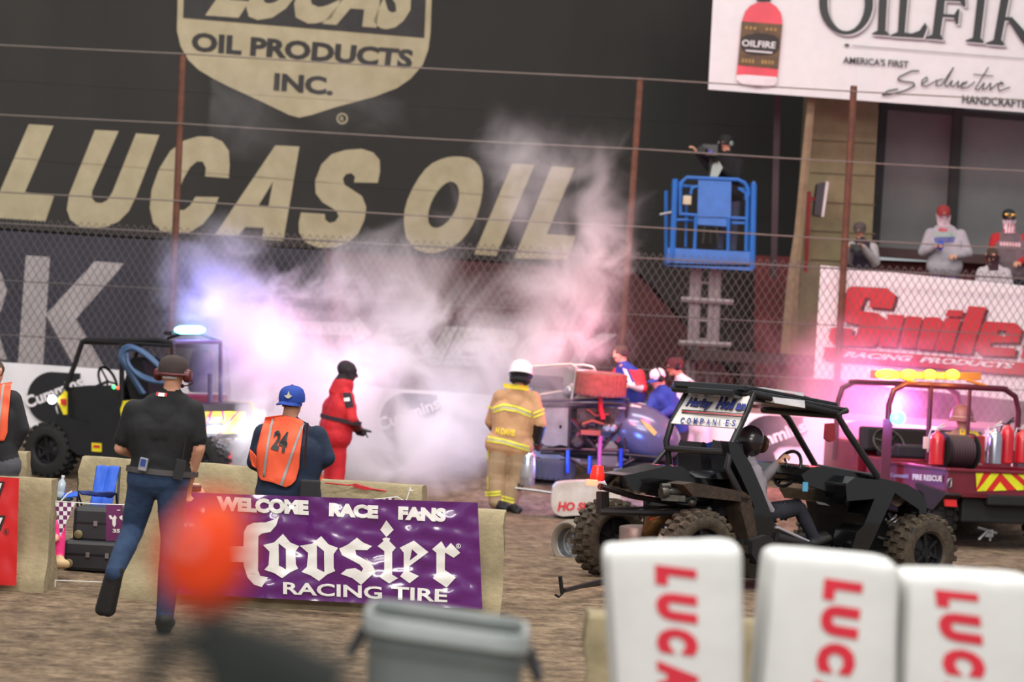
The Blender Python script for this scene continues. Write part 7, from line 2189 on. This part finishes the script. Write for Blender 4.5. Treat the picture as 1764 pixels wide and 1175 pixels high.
# person in pink trousers behind the left barrier
Y = 23.3
fg = Fig(Y, dict(head=(20, 874, .3), neck=(30, 886, .3), shl=(14, 900, .3), shr=(60, 902, .3), ell=(20, 930, .2), wrl=(50, 940, 0), elr=(70, 930, .2), wrr=(84, 925, 0),
                 hipl=(40, 960, .3), hipr=(66, 962, .3), knl=(72, 905, .1), anl=(84, 968, -.02), tol=(92, 974, -.22), knr=(100, 908, .0), anr=(101, 964, -.06), tor=(108, 972, -.22)), face=(.4, -1, 0))
t = thing('person', 'person in bright pink trousers mostly hidden behind the left barrier', 'person', G(60, Y))
fg.head(); fg.torso('top'); fg.arm('l', 'top', 'top'); fg.arm('r', 'top', 'top'); fg.leg('l', thick=.0); fg.leg('r', thick=.0)
fg.B.build('body', regs(top=mat('dark_top', (40, 40, 46), .9), legs=mat('hot_pink_cloth', (240, 50, 130), .8), shoe=mat('tan_shoe', (190, 160, 120), .8)), t, voxel=.011)
# photographer crouching behind the centre barrier, only the hands show
Y = 23.0
fg = Fig(Y, dict(head=(318, 878, .1), neck=(316, 905, .1), shl=(292, 918, .1), shr=(336, 920, .1), ell=(300, 890, -.05), wrl=(322, 860, -.1), elr=(358, 890, -.05), wrr=(352, 864, -.08),
                 hipl=(300, 985, .2), hipr=(326, 986, .2), knl=(296, 950, -.1), anl=(298, 1015, .0), tol=(298, 1022, -.16), knr=(336, 950, -.1), anr=(334, 1017, .0), tor=(334, 1024, -.16)), face=(.3, 1, 0))
t = thing('person', 'crouching person whose hands rise over the centre barrier with a dark gadget', 'person', G(312, Y))
fg.head(); fg.torso('top'); fg.arm('l', 'top', 'top', point=(.35, 0, 1), curl=.5); fg.arm('r', 'top', 'skin', point=(-.4, 0, .8), curl=.5); fg.leg('l'); fg.leg('r')
fg.B.build('body', regs(top=MATS['dark_top'], legs=JEAN, shoe=BSHOE), t, voxel=.010)
t = thing('camera', 'small black gadget held between the hands over the centre barrier', 'camera', P(337, 841, Y - .14)); mb = MB(); mb.box(P(337, 841, Y - .16), (.085, .05, .05)); mb.build('camera_body', BLACK, t, bevel=.01); mb = MB(); mb.lathe([(.018, 0), (.02, .03)], P(337, 841, Y - .13), (0, 1, 0), 0, 12); mb.build('lens', BLACK, t, smooth='auto')

# ================================================================ foreground, out of focus
CANV = mat('white_canvas_cover', (218, 218, 215), .8, var=.04, scale=4, bump=.5, bscale=5)
REDC = mat('red_canvas_print', (214, 40, 60), .75, var=.12)
def padded_post(label, q, Y, letters, lean):
    """q: pixel corners TL TR BR BL of the face"""
    tl, tr, br, bl = [P(x, y, Y) for x, y in q]
    # run the face down to the ground
    kk = (tl.z - .02) / (tl.z - bl.z); bl = tl + (bl - tl) * kk; kk = (tr.z - .02) / (tr.z - br.z); br = tr + (br - tr) * kk
    D = .42; mb = MB(); n = 14; mh = 26; vs = []; fs = []
    ring = []
    # rounded square section
    for i in range(40):
        a = 2 * math.pi * i / 40 - math.pi * .75
        c_, s_ = math.cos(a), math.sin(a); e = 7.0
        r = (abs(c_) ** e + abs(s_) ** e) ** (-1 / e)
        ring.append((r * c_, r * s_))
    levels = [(0, .84), (.003, .92), (.008, .965), (.016, .99), (.03, 1.0)] + [(.03 + (1 - .03) * j / 20, 1.0) for j in range(1, 21)]
    for (v, sc) in levels:
        l = tl * (1 - v) + bl * v; r_ = tr * (1 - v) + br * v
        for (x, y) in ring:
            w_ = 1 + .016 * noise.noise(Vector((x * 1.5, y * 1.5 + lean, v * 7))) 
            p = (l + r_) / 2 + (r_ - l) / 2 * x * sc * w_ + Vector((0, D / 2 * (1 + y * sc * w_), 0))
            p.z += .012 * noise.noise(Vector((x * 2, y, lean * 3))) if v < .05 else 0
            vs.append(p)
    N = len(ring)
    for j in range(len(levels) - 1):
        for i in range(N): fs.append((j * N + i, j * N + (i + 1) % N, (j + 1) * N + (i + 1) % N, (j + 1) * N + i))
    fs.append(tuple(range(N))); fs.append(tuple((len(levels) - 1) * N + i for i in range(N)))
    mb.add(vs, fs, 0)
    t = thing('padded_post', label, 'post', (tl.x + .2, Y + .2, 0))
    cov = mb.build('cover', CANV, t, smooth='auto')
    bv = bvh_of(cov)
    mb = MB()
    for ch, qd in letters:
        # letter turned a quarter to the right: its top points right, it reads downwards
        uv, fs_ = text_mesh(ch, .085, .18)
        TL, TR, BR, BL = qd; vs = []
        for u, v in uv:
            # u runs down, v runs right
            x = (TL[0] * (1 - v) + TR[0] * v) * (1 - u) + (BL[0] * (1 - v) + BR[0] * v) * u
            y = (TL[1] * (1 - v) + TR[1] * v) * (1 - u) + (BL[1] * (1 - v) + BR[1] * v) * u
            p = P(x, y, Y); h_ = bv.ray_cast(p - Vector((0, .8, 0)), Vector((0, 1, 0)))
            vs.append((h_[0] if h_[0] is not None else p) - Vector((0, .004, 0)))
        mb.add(vs, [f if (vs[f[1]] - vs[f[0]]).cross(vs[f[2]] - vs[f[0]]).dot(CAM - vs[f[0]]) > 0 else f[::-1] for f in fs_], 0)
    mb.build('lettering', REDC, t, autos=True)
k6 = 864 / 1764
C7 = lambda p: crop(p, 900, 900, k6)
def col(x0, x1, ys, dx):
    out = []; 
    for i, (ch, y0, y1) in enumerate(ys):
        s = dx * (y0 - ys[0][1]); e = dx * (y1 - ys[0][1])
        out.append((ch, C7([(x0 + s, y0), (x1 + s, y0), (x1 + e, y1), (x0 + e, y1)])))
    return out
padded_post('white padded post with red lettering, leftmost of the three in front', [(1040, 948), (1284, 941), (1286, 1190), (1056, 1200)], 9.0, col(466, 612, [('L', 148, 222), ('U', 248, 358), ('C', 372, 470), ('A', 484, 590), ('S', 602, 700), ('O', 760, 860), ('I', 876, 910), ('L', 930, 1010)], .02), .3)
padded_post('white padded post with red lettering, middle of the three in front', [(1328, 952), (1556, 972), (1550, 1190), (1306, 1185)], 9.15, col(1062, 1200, [('L', 195, 275), ('U', 292, 412), ('C', 424, 540), ('A', 552, 650), ('S', 665, 760), ('O', 820, 920), ('I', 935, 965), ('L', 985, 1060)], -.10), 1.7)
padded_post('white padded post with red lettering, rightmost of the three, cut by the edge', [(1560, 990), (1800, 1002), (1808, 1210), (1552, 1200)], 9.2, col(1450, 1600, [('L', 235, 300), ('U', 318, 432), ('C', 446, 548), ('A', 562, 660), ('S', 675, 770), ('O', 830, 930), ('I', 945, 975), ('L', 995, 1070)], .10), 2.9)

# grey bin
t = thing('trash_bin', 'blurred grey plastic bin with thick rim in the foreground', 'bin', (G(760, 7.6).x, 7.6, 0))
GRB = mat('grey_bin_plastic', (104, 110, 108), .5, var=.12)
rl, rr_ = P(622, 1058, 7.45), P(914, 1100, 7.45)
ctr = (rl + rr_) / 2; wv = (rr_ - rl) / 2; dv = Vector((-wv.z * 0, .26, 0)); hgt = ctr.z
def rr(sc, v, n=44, e=6):
    out = []
    for i in range(n):
        a = 2 * math.pi * i / n; c_, s_ = math.cos(a), math.sin(a); r = (abs(c_) ** e + abs(s_) ** e) ** (-1 / e)
        out.append(ctr + wv * (r * c_ * sc) + dv * (r * s_ * sc) + dv + v)
    return out
def stack(levels, caps=True, n=44):
    mb = MB(); vs = []; fs = []
    for sc, z in levels: vs += rr(sc, Vector((0, 0, z)))
    for j in range(len(levels) - 1):
        for i in range(n): fs.append((j * n + i, j * n + (i + 1) % n, (j + 1) * n + (i + 1) % n, (j + 1) * n + i))
    if caps: fs.append(tuple((len(levels) - 1) * n + i for i in range(n)))
    mb.add(vs, fs, 0); return mb
stack([(.90, -.02), (.90, -.30), (.94, -.02), (.94, -.055), (.93, -.07), (.955, -.075), (.955, -.085), (.92, -.10), (.70, -hgt + .03)]).build('bin_body', GRB, t, smooth='auto')
stack([(.90, -.03), (.92, 0), (.98, .0), (1.0, -.008), (1.0, -.045), (.98, -.05), (.94, -.045), (.90, -.03)], False).build('rim', mat('pale_grey_rim', (150, 156, 154), .4), t, smooth='auto')
for s_ in (-1, 1):
    mb = MB(); b0 = ctr + wv * (1.0 * s_) + dv + Vector((0, 0, -.06)); mb.tube([b0 - dv * .4, b0 - dv * .4 + wv * .12 * s_ - Vector((0, 0, .05)), b0 + dv * .4 + wv * .12 * s_ - Vector((0, 0, .05)), b0 + dv * .4], .014, 0, n=8)
    mb.build('handle', mat('dark_grey_handle', (58, 60, 62), .5), t, smooth='auto')
# microphone with orange foam
YM = 2.5
t = thing('microphone', 'very blurred orange foam ball on dark stand in the near foreground', 'microphone', (G(365, YM).x, YM, 0))
ORF = mat('orange_foam', (236, 66, 14), .9, var=.1)
mb = MB(); mb.ball(P(352, 965, YM), (.039, .039, .041), 0, 24); mb.build('foam_windscreen', ORF, t, smooth=True)
mb = MB(); mb.ball(P(372, 905, YM + .02), (.029, .029, .027), 0, 20); mb.build('foam_top', mat('pale_orange_foam', (240, 92, 50), .9), t, smooth=True)
mb = MB(); mb.ball(P(322, 932, YM - .06), (.007, .007, .007), 0, 12); mb.build('highlight_ball', mat('highlight_ball', (226, 170, 170), .4), t, smooth=True)  # pale ball added as the blurred highlight of the foam, no real part
DKG = mat('dark_green_black', (34, 38, 34), .8)
mb = MB(); mb.tube([P(364, 1030, YM), P(366, 1110, YM)], .012); mb.tube([P(330, 1110, YM), P(400, 1118, YM), P(470, 1150, YM), P(580, 1215, YM)], [.018, .028, .034, .04]); mb.tube([P(268, 1105, YM), P(262, 1230, YM)], .012); mb.tube([P(268, 1110, YM), P(340, 1105, YM)], .014); 
q = P(420, 1200, YM); mb.tube([P(400, 1120, YM), q, Vector((q.x, YM, .02))], [.03, .035, .03])
mb.lathe([(.16, 0), (.16, .02), (.03, .04)], Vector((q.x, YM, -.01)), (0, 0, 1), 0, 24)
mb.build('stand', DKG, t, smooth='auto')
# ================================================================ coloured emergency light and smoke
def smoke(name, box, blobs, label, density=1.0, nscale=1.1, lo=.42, hi=.62, color=(1, 1, 1), aniso=.1, warp=1.0):
    (x0, y0, z0), (x1, y1, z1) = box
    mb = MB(); mb.obox((x0, y0, z0), Vector((x1 - x0, 0, 0)), Vector((0, y1 - y0, 0)), Vector((0, 0, z1 - z0)))
    m = bpy.data.materials.new(name + '_volume'); m.use_nodes = True
    nt = m.node_tree; nt.nodes.clear()
    out = nt.nodes.new('ShaderNodeOutputMaterial')
    vs = nt.nodes.new('ShaderNodeVolumeScatter'); vs.inputs['Color'].default_value = (*color, 1); vs.inputs['Anisotropy'].default_value = aniso
    nt.links.new(vs.outputs[0], out.inputs['Volume'])
    geo = nt.nodes.new('ShaderNodeNewGeometry')
    L = nt.links.new
    def math_(op, a, b=None, c=None):
        n = nt.nodes.new('ShaderNodeMath'); n.operation = op
        for i, q in enumerate((a, b, c)):
            if q is None: continue
            if isinstance(q, (int, float)): n.inputs[i].default_value = q
            else: L(q, n.inputs[i])
        return n.outputs[0]
    nz_ = nt.nodes.new('ShaderNodeTexNoise'); nz_.inputs['Scale'].default_value = nscale; nz_.inputs['Detail'].default_value = 5; nz_.inputs['Roughness'].default_value = .62; nz_.inputs['Distortion'].default_value = warp
    L(geo.outputs['Position'], nz_.inputs['Vector'])
    nf = nz_.outputs['Fac']
    total = None
    for (c, r, wgt) in blobs:
        s = nt.nodes.new('ShaderNodeVectorMath'); s.operation = 'SUBTRACT'; L(geo.outputs['Position'], s.inputs[0]); s.inputs[1].default_value = c
        d = nt.nodes.new('ShaderNodeVectorMath'); d.operation = 'DIVIDE'; L(s.outputs[0], d.inputs[0]); d.inputs[1].default_value = r
        l = nt.nodes.new('ShaderNodeVectorMath'); l.operation = 'LENGTH'; L(d.outputs[0], l.inputs[0])
        # ragged edge: the noise moves the blob's border
        e = math_('MULTIPLY_ADD', nf, 2.1, -1.05)
        q = math_('ADD', l.outputs['Value'], e)
        mr = nt.nodes.new('ShaderNodeMapRange'); mr.interpolation_type = 'SMOOTHSTEP'
        L(q, mr.inputs['Value']); mr.inputs['From Min'].default_value = 1.0; mr.inputs['From Max'].default_value = 0.25
        mr.inputs['To Min'].default_value = 0; mr.inputs['To Max'].default_value = wgt
        v = mr.outputs['Result']
        total = v if total is None else math_('ADD', total, v)
    mr = nt.nodes.new('ShaderNodeMapRange'); L(nf, mr.inputs['Value']); mr.inputs['From Min'].default_value = hi; mr.inputs['From Max'].default_value = lo; mr.inputs['To Min'].default_value = .25; mr.inputs['To Max'].default_value = 1
    total = math_('MULTIPLY', total, mr.outputs['Result'])
    total = math_('MULTIPLY', total, density)
    L(total, vs.inputs['Density'])
    o = mb.build(name, m, origin=((x0 + x1) / 2, (y0 + y1) / 2, z0))
    tag(o, label, 'smoke', kind='stuff')
    return o


def B_(px, py, Y, rx, ry, rz, w_):
    c = P(px, py, Y); k = Y / F
    return (tuple(c), (rx * k, ry, rz * k), w_)


smoke('smoke', ((-5.4, 36.0, .0), (1.75, 38.35, 5.9)), [
    B_(620, 790, 37.4, 300, 1.4, 150, 2.6),      # thick base
    B_(560, 640, 37.6, 230, 1.3, 170, 1.8),
    B_(820, 680, 37.7, 200, 1.3, 190, 1.7),
    B_(420, 600, 37.6, 150, 1.2, 150, 1.3),      # plume over the yellow buggy
    B_(370, 500, 37.9, 110, .9, 120, .9),
    B_(680, 500, 37.9, 190, 1.0, 120, .9),
    B_(980, 540, 37.9, 130, 1.0, 190, 1.8),      # plume over the wreck
    B_(960, 370, 37.9, 150, 1.0, 150, .7),
    B_(890, 270, 37.9, 90, .8, 90, .3),
], 'billowing white smoke lit violet and pink around the overturned race car', density=1.1)
smoke('thin_smoke', ((-4.2, 39.8, 4.2), (-.4, 41.0, 6.6)), [
    B_(400, 190, 40.4, 120, .5, 110, .25), B_(620, 150, 40.4, 120, .5, 110, .18)], 'thin wisp of smoke drifting up before the shield emblem', density=.6)
# haze round the strobe of the red cart
hc = P(1555, 700, 36.15)
smoke('haze', ((hc.x - 2.2, 35.3, hc.z - 1.6), (hc.x + 2.2, 36.85, hc.z + 1.7)), [(tuple(hc), (2.2, .9, 1.7), .55)],
      'thin pink lit haze around the strobe of the red rescue cart', density=1.0, nscale=.5, warp=.2)
